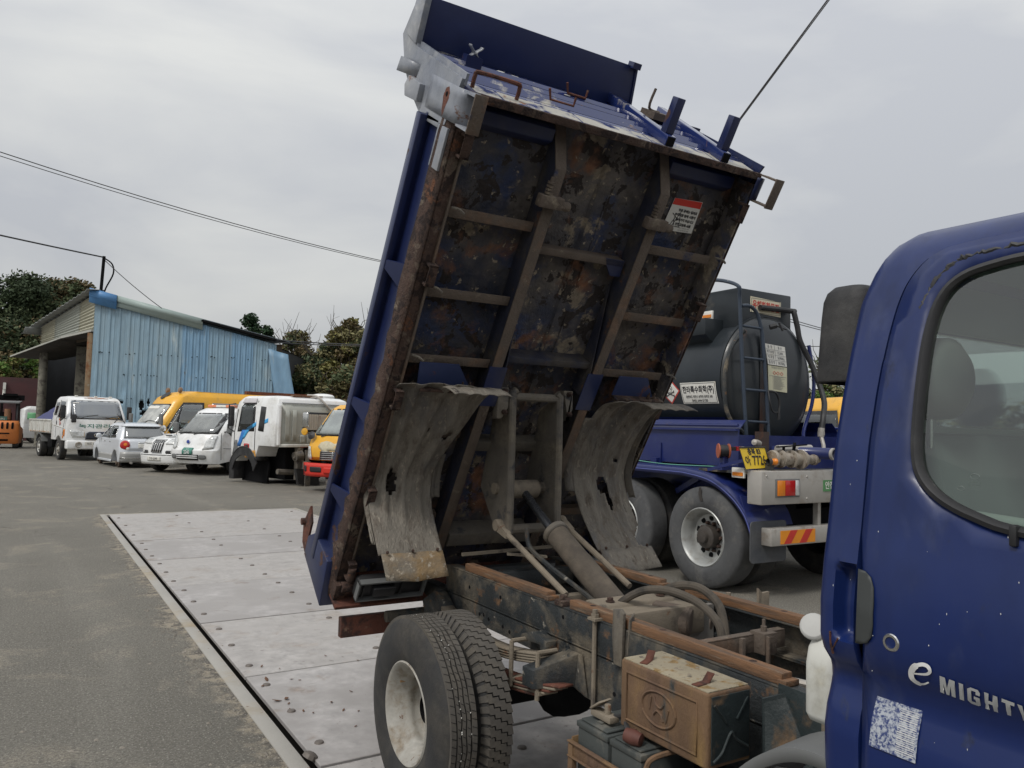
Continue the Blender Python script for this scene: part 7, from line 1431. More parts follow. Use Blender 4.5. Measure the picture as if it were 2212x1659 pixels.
v.rear([(-.52, .60), (.52, .60), (.56, .94), (-.56, .94)], M_silver2, 'tailgate', .006, .012); v.rear(rrect(-.22, .30, .66, .80, .02), M_whited, 'plate_recess', .014); v.rear(rrect(-.22, .30, .81, .85, .015), M_chrome, 'tailgate_trim', .018)
v.part('exhaust', MB().tube([(-.42, -1.70, .20), (-.42, -1.85, .20)], .035, 10), M_alu); v.part('rear_wiper', MB().tube([(.02, -1.75, .96), (.30, -1.74, 1.0)], .012, 6), M_black)
v.part('interior', MB().box(-.55, .55, -1.2, .8, .3, .9), M_dark, bevel=.05)
for x in (-.3, .3): v.part('seat', MB().box(x - .2, x + .2, -.05, .1, .7, 1.25), M_grey, bevel=.06)

# ---- white van with a bonnet and chrome grille
hv = (-.795, -.605)
v = Veh('white_van', 'white bonneted van with scooped bonnet and upright chrome grille', 'van', (4.88, 26.32, 0), heading(*hv),
        [(0, .80), (.3, .83), (.8, .87), (1.05, .86), (1.14, .85), (1.85, .70), (1.95, .6)], [(.2, 2.30), (.35, 2.36), (.62, 2.38), (.9, 2.28), (1.0, 2.12), (1.14, 1.12), (1.72, .15), (1.86, -.2)], bow=.22, bow2=.16)
v.body([(2.30, .26), (2.36, .40), (2.37, .62), (2.29, .9), (2.14, 1.0), (1.14, 1.15), (.18, 1.72), (-.15, 1.84), (-2.2, 1.86), (-2.4, 1.7), (-2.45, .30)] + arch(-1.4, .32, .38, .26) + arch(1.50, .32, .38, .26), M_white, 'body', .03)
v.front([(-.74, 1.18), (.74, 1.18), (.66, 1.70), (-.66, 1.70)], G_hazy, 'windscreen', .012)
for sg in (-1, 1):
    v.side([(-.8, 1.20), (.9, 1.20), (.15, 1.66), (-.8, 1.70)], sg, G_car, 'side_window', .006); v.front([(sg * .28, .84), (sg * .72, .86), (sg * .74, .98), (sg * .34, 1.0)], M_clear, 'headlight', .012, .02)
    v.wheel(.82, 1.50, .345, .22, sg, M_alu, .66); v.wheel(.82, -1.4, .345, .22, sg, M_alu, .66)
    v.front(rrect(*sorted((sg * .34, sg * .62)), .57, .66, .03), M_black, 'fog_recess', .010); v.front(rrect(*sorted((sg * .50, sg * .60)), .575, .655, .03), M_clear, 'fog_lamp', .016)
    v.part('wing_mirror', MB().lathe([(0, -.06), (.08, -.05), (.11, .0), (.08, .05), (0, .06)], (sg * 1.0, 1.15, 1.28), (0, 1, 0), 14), M_chrome)
    v.part('door_gap', MB().tube([(sg * (v.hw(z) + .004), 1.15, z) for z in (.35, .8, 1.1)], .008, 5), M_dark)
gl = v.front([(-.19, .60), (.19, .60), (.21, .98), (-.21, .98)], M_black, 'grille', .012, .02)
for x in (-.16, -.08, 0, .08, .16): v.front([(x - .014, .61), (x + .014, .61), (x + .014, .96), (x - .014, .96)], M_chrome, 'grille_bar', .028, .012, gl)
v.front([(-.21, .955), (.21, .955), (.21, .985), (-.21, .985)], M_chrome, 'grille_surround', .026, .015, gl)
v.front([(-.80, .26), (.80, .26), (.84, .56), (-.84, .56)], M_white, 'bumper', .06, .06); v.front([(-.80, .52), (.80, .52), (.80, .545), (-.80, .545)], M_grey, 'bumper_groove', .092, .006)
npz = v.front(rrect(-.25, .25, .36, .48, .01), M_paper, 'number_plate', .10); v.text('710 6349', .10, v.fpt(0, .42, .108), M_print, npz, xs=.80)
v.part('bonnet_scoop', MB().box(-.16, .16, 1.72, 1.90, 1.06, 1.145), M_white, bevel=.03); v.part('scoop_mouth', MB().box(-.13, .13, 1.885, 1.91, 1.085, 1.12), M_black, bevel=.012)
wiper(v, .1, 1.17, -.5, 1.22); wiper(v, .6, 1.17, .1, 1.20); v.part('aerial', MB().tube([(.62, 1.45, 1.1), (.66, .9, 1.75)], .01, 5), M_alu); v.part('interior', MB().box(-.7, .7, -2.2, .9, .4, 1.1), M_dark)

# ---- white cab-over pickup truck with green plate and orange roof bar
v = Veh('white_pickup_truck', 'white cab over pickup truck with green number plate and orange roof light bar', 'truck', (4.50, 24.25, 0), heading(*hv),
        [(0, .80), (.35, .82), (.9, .84), (1.2, .83), (1.85, .68), (1.98, .58)], [(.30, 1.0), (.50, 1.08), (.72, 1.10), (.78, 1.02), (1.15, .90), (1.85, .22), (1.98, -.1)], bow=.15, bow2=.16)
v.body([(1.0, .34), (1.08, .50), (1.09, .72), (1.02, .78), (.90, 1.15), (.24, 1.84), (.0, 1.95), (-.8, 1.97), (-1.05, 1.9), (-1.10, 1.2), (-1.10, .40)] + arch(-.15, .33, .42, .40) , M_white, 'cab', .04)
v.front([(-.74, 1.19), (.74, 1.19), (.62, 1.80), (-.62, 1.80)], M_black, 'screen_seal', .006); v.front(rrect(-.67, .67, 1.22, 1.765, .04), glass('pickup_screen', (.5, .55, .55), .2, .03, .2, (.6, .62, .6)), 'windscreen', .014)
for sg in (-1, 1):
    v.side([(-.85, 1.17), (.10, 1.08), (.62, 1.24), (.20, 1.66), (.02, 1.78), (-.80, 1.80)], sg, G_car, 'door_window', .006)
    v.side([(-.95, .75), (.75, .79), (.75, .775), (-.95, .735)], sg, M_grey, 'body_line', .005, .004); b = MB(); b.tube([(sg * (v.hw(z) + .003), y, z) for y, z in ((.62, .45), (.66, 1.0), (.64, 1.22))], .008, 5); b.tube([(sg * (v.hw(z) + .003), y, z) for y, z in ((-.95, .45), (-.95, 1.8))], .008, 5); v.part('door_gap', b, M_dark)
    v.front([(sg * .50, .74), (sg * .74, .78), (sg * .76, 1.14), (sg * .64, 1.14), (sg * .52, .98)], M_clear, 'headlight', .014, .02); v.front(rrect(*sorted((sg * .40, sg * .62)), .47, .60, .05), M_grey, 'fog_recess', .012)
    mirror(v, sg * 1.0, .52, 1.36, .17, .28, M_grey); v.part('mirror_arm', MB().tube([(sg * .80, .5, 1.25), (sg * .98, .52, 1.28)], .02, 6), M_black); v.wheel(.80, -.15, .33, .2, sg); v.wheel(.80, -2.7, .30, .2, sg)
v.front([(-.38, .44), (.38, .44), (.40, .60), (-.40, .60)], M_black, 'lower_grille', .012)
for z in (.49, .545): v.front([(-.38, z), (.38, z), (.38, z + .025), (-.38, z + .025)], M_white, 'grille_bar', .026, .012)
gp = v.front(rrect(-.20, .16, .60, .79, .02), mat('green_plate', (.06, .22, .17), .5), 'number_plate', .016); v.text('2240', .14, v.fpt(-.02, .665, .026), M_whitel, gp, xs=.72, bold=.003); v.text('충북', .05, v.fpt(-.02, .755, .026), M_whitel, gp)
b = MB(); b.lathe([(0, .012), (.045, .01), (.055, 0)], (0.05, 1.0, .96), (0, 1, .2), 14); v.part('badge', b, mat('blue_badge', (.03, .06, .3), .4))
wiper(v, .5, 1.17, .1, 1.24); wiper(v, -.05, 1.17, -.5, 1.24)
LBb = v.part('light_bar', MB().box(-.5, .5, -.35, -.20, 1.985, 2.05), M_paper, bevel=.02); 
for sg in (-1, 1): v.part('beacon', MB().box(min(sg * .18, sg * .5), max(sg * .18, sg * .5), -.36, -.19, 1.98, 2.055), mat('orange_beacon', (.75, .25, .12), .3), LBb, bevel=.02)
v.part('cargo_bed', MB().box(-.82, .82, -3.9, -1.15, .72, 1.1), M_white, bevel=.02); v.part('chassis', MB().box(-.4, .4, -3.7, .5, .3, .7), M_dark); v.part('interior', MB().box(-.7, .7, -.9, .4, .4, 1.05), M_dark)

# ---- white heavy truck cab with blue stripes, no wheels
hc = (-.32, .945)
v = Veh('white_truck_cab', 'white sleeper truck cab with blue side stripes, sitting wheelless on the ground', 'truck cab', (6.10, 19.55, 0), heading(*hc),
        [(0, 1.12), (.5, 1.14), (1.3, 1.15), (2.0, 1.10), (2.2, 1.04), (2.26, .95)], [(.3, 2.15), (.9, 2.20), (1.3, 2.18), (2.1, 2.0), (2.26, 1.7)], [(.3, 0.0), (2.05, 0.0), (2.2, .06), (2.26, .2)], bow=.05, bow2=.05)
v.body([(2.15, .55), (2.2, 1.0), (2.17, 1.3), (2.0, 2.1), (1.75, 2.25), (.25, 2.25), (.05, 2.18), (0, 2.0), (0, .98), (.80, .98), (.86, .85), (.92, .70)] + arc(1.45, .30, .56, 135, 60, 8) + [(1.85, .55)], M_white, 'cab', .035)
for sg in (-1, 1):
    v.side([(1.02, 1.34), (1.85, 1.32), (1.78, 1.95), (1.62, 2.08), (1.06, 2.08)], sg, M_black, 'window_frame', .004); v.side([(1.10, 1.38), (1.78, 1.36), (1.70, 1.96), (1.58, 2.02), (1.12, 2.02)], sg, G_clear, 'door_window', .012)
    v.side([(1.04, 2.06), (1.72, 2.06), (1.68, 2.19), (1.06, 2.19)], sg, mat('rain_visor', (.6, .58, .6), .4), 'rain_visor', .03, .02)
    v.side([(.58, 1.34), (.84, 1.36), (.80, 1.98), (.56, 1.96)], sg, M_black, 'rear_side_window', .008)
    v.side([(1.66, .94), (1.84, .94), (1.58, 1.38), (1.36, 1.38)], sg, mat('stripe_blue', (.035, .20, .58), .35), 'stripe', .006)
    v.side([(1.47, 1.14), (1.57, 1.14), (1.34, 1.43), (1.24, 1.37)], sg, mat('stripe_sky', (.05, .36, .72), .35), 'stripe', .008); v.side([(1.24, 1.37), (1.34, 1.43), (.96, 1.58), (.96, 1.48)], sg, mat('stripe_sky', (.05, .36, .72), .35), 'stripe', .008); v.side([(.56, 1.54), (.40, 1.58), (.40, 1.68), (.56, 1.64)], sg, mat('stripe_sky', (.05, .36, .72), .35), 'stripe', .006)
    b = MB(); b.tube([(sg * (v.hw(z) + .003), y, z) for y, z in ((.98, .60), (.97, 1.3), (.99, 2.12))], .010, 5); b.tube([(sg * (v.hw(z) + .003), y, z) for y, z in ((1.95, .75), (1.93, 1.3), (1.86, 1.9))], .010, 5); v.part('door_gap', b, M_dark)
    v.side([(.90, .70), (1.02, .66), (1.40, .66), (1.40, .82), (.94, .86)], sg, mat('orange_panel', (.62, .30, .05), .4, 0, .15, 6, [((.5, .4, .3), .2, 6, .05)]), 'orange_panel', .006); v.side(rrect(1.22, 1.46, .85, 1.02, .02), sg, M_redlens, 'marker', .008); v.side(rrect(1.26, 1.38, .89, .99, .01), sg, M_black, 'marker_hole', .013)
    v.side([(1.75, .70), (2.10, .72), (1.95, 1.10), (1.84, 1.10)], sg, M_grey, 'corner_deflector', .006); v.side(rrect(1.80, 1.95, .66, .76, .03), sg, M_amber, 'indicator', .012)
    b = MB(); P = arc(1.45, .28, .66, 150, 12, 12); b.grid([[(sg * 1.17, y, z), (sg * .78, y, z)] for y, z in P]); v.part('wheel_arch', b, M_black, solid=.03); b = MB(); b.prism([(sg * 1.165, y, z) for y, z in arc(1.45, .28, .67, 158, 12, 12) + arc(1.47, .22, .50, 12, 168, 12)], (-sg * .03, 0, 0)); v.part('arch_rim', b, M_black)
    b = MB(); b.prism([(sg * .80, y, z) for y, z in arc(1.45, .28, .64, 165, 12, 12) + [(2.06, .03), (.90, .03)]], (-sg * .05, 0, 0)); v.part('arch_liner', b, M_dark)
    b = MB(); b.box(sg * 1.20 - .04, sg * 1.20 + .12 * (1 if sg > 0 else 1) - .04, 2.00, 2.16, 1.45, 1.98); v.part('wing_mirror', b, M_black, bevel=.04); v.part('mirror_arm', MB().tube([(sg * 1.10, 2.0, 2.05), (sg * 1.24, 2.1, 2.02), (sg * 1.24, 2.1, 1.40), (sg * 1.12, 1.95, 1.30)], .018, 6), M_black)
    v.part('sleeper_corner', MB().tube([(sg * 1.06, .06, 1.02), (sg * 1.06, .06, 2.0)], .05, 8), M_white)
    v.part('step', MB().box(min(sg * .8, sg * 1.12), max(sg * .8, sg * 1.12), 1.95, 2.18, .08, .55), M_black, bevel=.02)
M_back = mat('grey_green_back_panel', (.40, .41, .37), .5, 0, .05, 3, [((.3, .28, .23), .15, 3, .1)])
v.rear([(-1.04, 1.0), (1.04, 1.0), (1.0, 2.05), (-1.0, 2.05)], M_back, 'rear_panel', .006)
fr_ = v.rear(rrect(-.42, .62, 1.36, 1.86, .06), M_black, 'rear_window_frame', .016); v.rear(rrect(-.37, .57, 1.40, 1.82, .05), M_dark, 'rear_window', .022)
M_curt = mat('stained_curtain', (.46, .42, .36), .85, 0, .1, 5, [((.32, .16, .12), .22, 7, .03)], stretch=(1, 1, .3))
for x0, x1 in ((-.36, .02), (.03, .30)):
    b = MB(); b.grid([[(x0 + (x1 - x0) * i / 20, -.034 - .008 * math.sin(i * 1.7), z) for i in range(21)] for z in (1.41, 1.81)]); v.part('curtain', b, M_curt, fr_)
for x in (-.86, -.66): v.rear(rrect(x - .06, x + .06, 1.12, 1.9, .03), M_back, 'pressed_rib', .022, .02)
for x in (-.42, -.20, .02, .24, .46): v.rear(rrect(x - .07, x + .07, 1.06, 1.28, .04), M_back, 'pressed_rib', .022, .02)
v.rear([(-1.06, .97), (1.06, .97), (1.06, 1.05), (-1.06, 1.05)], M_whited, 'lower_flange', .03, .03); v.rear([(-.5, .96), (1.0, .96), (1.0, .985), (-.5, .985)], M_rustbar, 'rust_line', .05, .01)
v.rear([(-1.0, 2.06), (1.0, 2.06), (1.0, 2.08), (-1.0, 2.08)], M_grey, 'roof_seam', .02, .01)
v.part('roof_plank', MB().box(-.6, .3, .18, .30, 2.262, 2.29), M_wood)
v.part('roof_cable', MB().tube(smoothpath([(-.1, .3, 2.30), (.05, .1, 2.28), (.2, -.05, 2.1), (.36, -.06, 1.95), (.62, -.06, 1.84)], 5), .03, 8), mat('grey_cable', (.45, .43, .4), .7))
v.part('rear_axle_parts', MB().box(-.55, -.40, -.04, .10, .15, .98).tube([(-.48, .0, .95), (-.62, .0, .7), (-.40, -.05, .62)], .05, 8).tube([(-.9, .3, .35), (.7, .25, .25)], .07, 8).box(-.45, -.30, -.25, -.08, .0, .62).lathe([(0, -.1), (.12, -.1), (.14, .1), (0, .1)], (-.52, .0, .75), (1, 0, .2), 12).bar((-.35, -.2, .25), (-.33, -.1, .9), .09, .05), M_hoist)
v.part('underbody', MB().box(-.55, .6, .5, 2.0, .12, .95), M_dark, bevel=.05); v.part('battered_beam', MB().prism([(-.7, -.2, .45), (-.1, -.25, .40), (.0, -.25, .0), (-.6, -.2, .05)], (0, .1, 0)), M_black)
v.part('seat', MB().prism([(-.7, 1.0, 1.0), (-.7, 1.5, 1.0), (-.7, 1.45, 1.38), (-.7, 1.15, 1.42), (-.7, 1.0, 1.62)], (.5, 0, 0)), mat('brown_seat', (.2, .12, .06), .8), bevel=.04)
v.part('windscreen', MB().prism([(-.95, 2.16, 1.32), (.95, 2.16, 1.32), (.88, 2.02, 2.05), (-.88, 2.02, 2.05)], (0, .006, 0)), G_car)

# ---- yellow small truck with red bumper
v = Veh('yellow_truck', 'small yellow truck with red bumper and peeled white patch on its nose', 'truck', (6.9, 18.15, 0), heading(-.80, -.60),
        [(0, .84), (.5, .86), (1.2, .86), (1.3, .85), (1.95, .70), (2.05, .62)], [(.35, 1.32), (.75, 1.34), (1.05, 1.32), (1.28, 1.20), (1.95, .62), (2.06, .30)], bow=.10, bow2=.14)
v.body([(1.25, .72), (1.33, .80), (1.33, 1.0), (1.20, 1.28), (.63, 1.95), (.45, 2.05), (-.5, 2.07), (-.7, 2.0), (-.72, .7)] + arch(.1, .38, .46, .72), M_yellow, 'cab', .035)
v.front([(-.80, 1.30), (.80, 1.30), (.68, 1.95), (-.68, 1.95)], M_black, 'screen_seal', .006); v.front(rrect(-.73, .73, 1.335, 1.915, .05), glass('yellow_screen', (.40, .46, .45), .30, .03, .3, (.50, .56, .54)), 'windscreen', .014)
gl = v.front(rrect(-.36, .36, .74, .94, .02), M_black, 'grille', .012, .02)
for z in (.745, .79, .84, .885, .925): v.front([(-.36, z), (.36, z), (.36, z + .016), (-.36, z + .016)], M_chrome, 'grille_bar', .026, .012, gl)
v.front([(-.012, .74), (.012, .74), (.012, .94), (-.012, .94)], M_chrome, 'grille_bar', .028, .012, gl)
for sg in (-1, 1):
    v.front([(sg * .62, .74), (sg * .80, .76), (sg * .82, 1.06), (sg * .70, 1.04)], M_clear, 'headlight', .012, .02); v.side([(-.5, 1.30), (.95, 1.34), (.55, 1.90), (-.5, 1.92)], sg, G_car, 'door_window', .006)
    v.part('mirror_arm', MB().tube([(sg * .86, .95, 1.30), (sg * 1.02, 1.05, 1.38), (sg * 1.02, 1.05, 1.75)], .016, 6), M_black); v.part('wing_mirror', MB().box(sg * 1.02 - .08, sg * 1.02 + .08, 1.01, 1.07, 1.48, 1.84), M_chrome, bevel=.035, seg=3); v.part('round_mirror', MB().lathe([(0, -.02), (.08, -.015), (.09, .0), (.08, .02), (0, .03)], (sg * 1.02, 1.06, 1.38), (0, 1, 0), 14), M_yellow)
    v.part('corner_mirror', MB().lathe([(0, -.04), (.08, -.03), (.10, .0), (0, .03)], (sg * .70, 1.22, 1.30), (0, 1, 0.3), 14), M_black); v.wheel(.83, .1, .37, .2, sg); v.wheel(.83, -2.5, .37, .2, sg)
b = [(x, 1.06 + .11 * math.sin(i * 2.3) * .4 + zz) for i, (x, zz) in enumerate([(-.46, -.06), (-.40, -.13), (-.25, -.10), (-.1, -.14), (.1, -.11), (.25, -.16), (.40, -.10), (.45, .0), (.40, .10), (.25, .08), (.12, .14), (.0, .05), (-.15, .08), (-.3, .06), (-.44, .08)])]
v.front(b, mat('peeled_patch', (.52, .47, .34), .7, 0, .2, 12, [((.66, .40, .08), .25, 12, .03)]), 'peeled_patch', .006, .004)
BMp = v.front([(-.88, .36), (.88, .36), (.90, .44), (.90, .66), (-.90, .66), (-.90, .44)], M_red, 'bumper', .07, .14)
v.front(rrect(.22, .56, .46, .58, .03), M_black, 'bumper_slot', .145, .01, BMp); v.front(rrect(-.56, -.22, .46, .58, .03), M_black, 'bumper_slot', .145, .01, BMp); v.front(rrect(.68, .80, .46, .60, .03), M_black, 'bumper_slot', .145, .01, BMp); v.front(rrect(-.14, .14, .44, .58, .02), M_red, 'plate_mount', .155, .03, BMp)
wiper(v, .45, 1.28, .0, 1.33); wiper(v, -.1, 1.28, -.55, 1.33); v.part('tow_bar', MB().box(-.2, .2, 1.15, 1.3, .18, .30), M_alu, bevel=.02)
v.part('chassis', MB().box(-.42, .42, -3.2, 1.0, .35, .72), M_dark); v.part('cargo_bed', MB().box(-.85, .85, -3.4, -.8, .85, 1.2), M_yellow); v.part('interior', MB().box(-.7, .7, -.6, .5, .7, 1.25), M_dark)
v.part('dash_litter', MB().prism([(-.6, .9, 1.36), (.6, .9, 1.36), (.3, .8, 1.5), (-.4, .8, 1.46)], (0, .1, 0)), M_paper)

# ---- yellow bus
v = Veh('yellow_bus', 'yellow minibus with open driver window parked in front of the blue shed', 'bus', (4.0, 30.95, 0), heading(-.955, -.296),
        [(0, .98), (.5, 1.0), (1.4, 1.0), (2.2, .92), (2.45, .82), (2.6, .65)], [(.4, .98), (1.0, 1.0), (1.25, .92), (2.15, .30), (2.4, .12), (2.62, -.45)], bow=.12, bow2=.22)
v.body([(.95, .40), (1.0, .9), (.92, 1.25), (.32, 2.12), (.15, 2.38), (-.2, 2.56), (-.6, 2.63), (-6.2, 2.60), (-6.45, 2.4), (-6.5, .45)] + arch(-4.6, .38, .48, .45) + arch(-.05, .38, .48, .45), M_yellow, 'body', .04)
v.front([(-.88, 1.27), (.88, 1.27), (.78, 2.13), (-.78, 2.13)], M_black, 'screen_seal', .008); v.front(rrect(-.80, .80, 1.31, 2.09, .08), glass('bus_screen', (.30, .34, .34), .25, .04, .55, (.60, .61, .58)), 'windscreen', .016)  # strong pale veil in the screen replaces the sky mirrored there
v.front([(-.35, 2.05), (.68, 2.05), (.66, 1.95), (-.33, 1.95)], M_paper, 'destination_strip', .024, .006)
v.part('roof_vent', MB().lathe([(0, .03), (.16, .03), (.22, 0)], (.0, .05, 2.46), (0, .6, .8), 16), M_black)
for sg in (-1, 1):
    v.side([(-.98, 1.0), (-.05, .85), (.62, 1.28), (.32, 1.85), (.05, 2.2), (-.98, 2.22)], sg, M_black, 'window_frame', .006); v.side([(-.90, 1.30), (-.02, 1.30), (.0, 2.12), (-.90, 2.14)], sg, glass('bus_side', (.55, .62, .62), .2), 'driver_window', .014); v.side([(.08, 1.10), (.50, 1.32), (.24, 1.84), (.08, 2.05)], sg, glass('bus_side', (.55, .62, .62), .2), 'quarter_window', .014)
    v.side([(-6.2, 1.35), (-1.30, 1.35), (-1.30, 2.22), (-6.2, 2.22)], sg, glass('bus_dark', (.10, .11, .115), .2), 'side_windows', .006); v.wheel(.99, -.05, .39, .24, sg); v.wheel(.99, -4.6, .39, .24, sg)
    v.part('roof_lamp', MB().lathe([(0, -.06), (.09, -.05), (.11, .0), (.09, .05), (0, .06)], (sg * .5, -.25, 2.66), (0, 1, .3), 14), mat('brown_lamp', (.2, .12, .07), .4))
    mirror(v, sg * 1.25, .75, 1.55, .22, .42, M_grey); v.part('mirror_arm', MB().tube([(sg * .9, .8, 1.1), (sg * 1.22, .85, 1.2), (sg * 1.25, .78, 1.4)], .025, 6), M_black)
v.part('driver_seat', MB().prism([(-.7, -.75, .9), (-.7, -.35, .9), (-.7, -.62, 1.7), (-.7, -.78, 1.95), (-.7, -.92, 1.9)], (.45, 0, 0)), M_grey, bevel=.06); v.part('driver_seat', MB().prism([(.25, -.75, .9), (.25, -.35, .9), (.25, -.62, 1.7), (.25, -.78, 1.95), (.25, -.92, 1.9)], (.45, 0, 0)), M_grey, bevel=.06)
v.part('underbody', MB().box(-.9, .9, -6.3, .6, .3, .9), M_dark); v.part('dashboard', MB().box(-.85, .85, .35, .75, .9, 1.3), M_black, bevel=.08); wiper(v, .5, 1.26, -.1, 1.36); wiper(v, -.2, 1.26, -.7, 1.34)

# ---- grey van end and car roofs showing between the cab and the tipper bed
v = Veh('pale_bus', 'pale bus with rounded roof showing behind the yellow truck', 'bus', (9.25, 23.3, 0), heading(-.84, -.54),
        [(0, .95), (1.4, 1.0), (2.1, .92), (2.5, .75), (2.7, .5)], [(.4, 1.0), (1.3, .95), (2.05, .45), (2.5, .0), (2.72, -.6)], bow=.25, bow2=.2)
v.body([(1.0, .5), (1.0, 1.0), (.95, 1.3), (.45, 2.05), (.25, 2.35), (-.1, 2.58), (-.6, 2.7), (-5, 2.7), (-5.1, .5)], mat('cream_grey_roof', (.52, .51, .46), .5, 0, .08, 3, [((.35, .33, .28), .2, 3, .1)]), 'body', .05); v.front([(-.85, 1.3), (.85, 1.3), (.80, 2.1), (-.80, 2.1)], G_hazy, 'windscreen', .012); v.side([(-4.5, 1.4), (.35, 1.4), (.15, 2.1), (-4.5, 2.1)], -1, G_car, 'side_windows', .006); v.side([(-4.5, 1.4), (.35, 1.4), (.15, 2.1), (-4.5, 2.1)], 1, G_car, 'side_windows', .006)
v.part('roof_lamp', MB().lathe([(0, .1), (.07, .08), (.08, 0)], (-.3, -.1, 2.60), (0, 0.5, 1), 10), M_paper)
v = Veh('white_suv', 'white car with dark windows showing above the stripped truck cab', 'car', (9.9, 26.8, .55), heading(-.96, .28),
        [(0, .8), (.9, .82), (1.5, .65), (1.6, .55)], [(.2, 2.0), (.9, 1.9), (1.0, 1.1), (1.5, .4), (1.6, .1)], bow=.08, bow2=.1)
v.body([(2.0, .3), (1.95, .85), (1.1, 1.0), (.45, 1.52), (.0, 1.62), (-1.6, 1.6), (-2.0, 1.1), (-2.05, .3)], M_white, 'body', .04); v.side([(-1.6, 1.02), (.95, 1.02), (.42, 1.46), (-1.3, 1.5)], -1, G_car, 'side_windows', .006); v.side([(-1.6, 1.02), (.95, 1.02), (.42, 1.46), (-1.3, 1.5)], 1, G_car, 'side_windows', .006)
for sg in (-1, 1): v.wheel(.8, 1.3, .33, .2, sg, flat=.0); v.wheel(.8, -1.3, .33, .2, sg)
v.part('loader_ramp', MB().box(-.9, .9, -2.2, 2.2, -.55, -.002), M_rustbar)
v = Veh('orange_car', 'orange car roof low behind the white truck cab', 'car', (8.9, 24.0, .35), heading(-.98, .2), [(0, .8), (.9, .8), (1.3, .62), (1.4, .5)], [(.2, 1.9), (.8, 1.8), (.9, 1.0), (1.3, .4), (1.4, .1)], bow=.08, bow2=.1)
v.body([(1.9, .3), (1.8, .8), (1.0, .9), (.4, 1.36), (0, 1.42), (-1.2, 1.4), (-1.7, .95), (-1.8, .3)], M_orange, 'body', .04); v.side([(-1.3, .93), (.9, .93), (.4, 1.3), (-1.0, 1.32)], -1, G_car, 'side_windows', .006)
v.part('trailer_bed', MB().box(-.9, .9, -2, 2, -.35, .1), M_dark)
for sg in (-1, 1): v.wheel(.8, 1.2, .31, .2, sg); v.wheel(.8, -1.2, .31, .2, sg)
# rusty beam and dome on the bus roof line
t = thing('rusted_beam', 'rust red steel beam lying along the roof of the yellow minibus', 'beam', (6.2, 31.8, 2.62), heading(-.955, -.296))
MB().box(-.1, .1, -5.0, -.9, 0, .16).build('beam', M_rustbar, t); MB().lathe([(0, -.05), (.14, -.05), (.14, .05), (0, .05)], (0, -5.0, .12), (1, 0, 0), 14).build('pulley', M_rustbar, t)
t = thing('roof_ventilator', 'white domed ventilator on the roof of the yellow minibus behind the cab', 'ventilator', (10.2, 32.0, 2.60), 0)
MB().lathe([(.5, 0), (.5, .10), (.42, .17), (.2, .21), (0, .22)], (0, 0, 0), (0, 0, 1), 24).build('dome', M_white, t)

# ---- orange forklift seen from behind
v = Veh('forklift', 'orange forklift with slotted counterweight and dark overhead guard at the far left', 'forklift', (-1.36, 43.8, 0), heading(.07, 1.0),
        [(0, .62), (.5, .66), (1.2, .64), (1.3, .6)], [(.2, 1.6), (1.5, 1.5)], [(.2, -.85), (.5, -1.0), (1.15, -1.0), (1.3, -.9)], bow=.10, bow2=.10)
v.body([(1.2, .25), (1.2, .9), (.0, 1.05), (-.5, 1.30), (-.9, 1.30), (-1.0, 1.15), (-1.0, .5), (-.85, .22)], M_orange, 'counterweight', .05)
for i in range(5): x = -.4 + i * .2; v.rear(rrect(x - .045, x + .045, .92, 1.22, .03), M_dark, 'cooling_slot', .006, .02)
v.rear(rrect(-.45, .30, .68, .74, .02), M_dark, 'handhold', .006, .02); v.rear(rrect(-.40, .25, .36, .44, .02), M_dark, 'tow_slot', .006, .02)
pl_ = v.part('number_plate', MB().box(-.30, .16, -.86, -.84, 1.32, 1.50), mat('green_plate_dark', (.05, .12, .10), .5)); v.text('04-0912', .11, lambda x, y: Vector((-.07 + x, -.865, 1.38 + y)), M_paper, pl_, xs=.8)
for sg in (-1, 1):
    v.part('guard_post', MB().bar((sg * .5, -.55, 1.2), (sg * .5, -.30, 2.12), .07, .07), M_black); v.part('guard_post', MB().bar((sg * .5, .9, .9), (sg * .48, .55, 2.12), .07, .07), M_black); v.wheel(.62, -.45, .28, .22, sg); v.wheel(.66, 1.0, .36, .26, sg); v.part('mast', MB().box(sg * .32 - .05, sg * .32 + .05, 1.35, 1.5, .1, 2.4), M_dark)
v.part('overhead_guard', MB().prism([(-.58, -.55, 2.12), (-.58, .7, 2.22), (-.58, .7, 2.26), (-.58, -.55, 2.17)], (1.16, 0, 0)), M_grey); v.part('seat', MB().box(-.25, .25, -.35, .15, 1.1, 1.7), M_dark, bevel=.06); v.part('engine_hood', MB().box(-.5, .5, -.6, .3, 1.0, 1.25), mat('maroon_hood', (.10, .03, .03), .6), bevel=.05); v.part('gas_bottle', MB().tube([(.15, -.70, 1.35), (.15, -.70, 1.85)], .13, 12), mat('brown_bottle', (.25, .12, .06), .6)); v.part('mast_carriage', MB().box(-.6, .6, 1.5, 1.6, 2.3, 2.55).box(-.3, .3, 1.4, 1.6, 2.5, 2.62), M_dark)

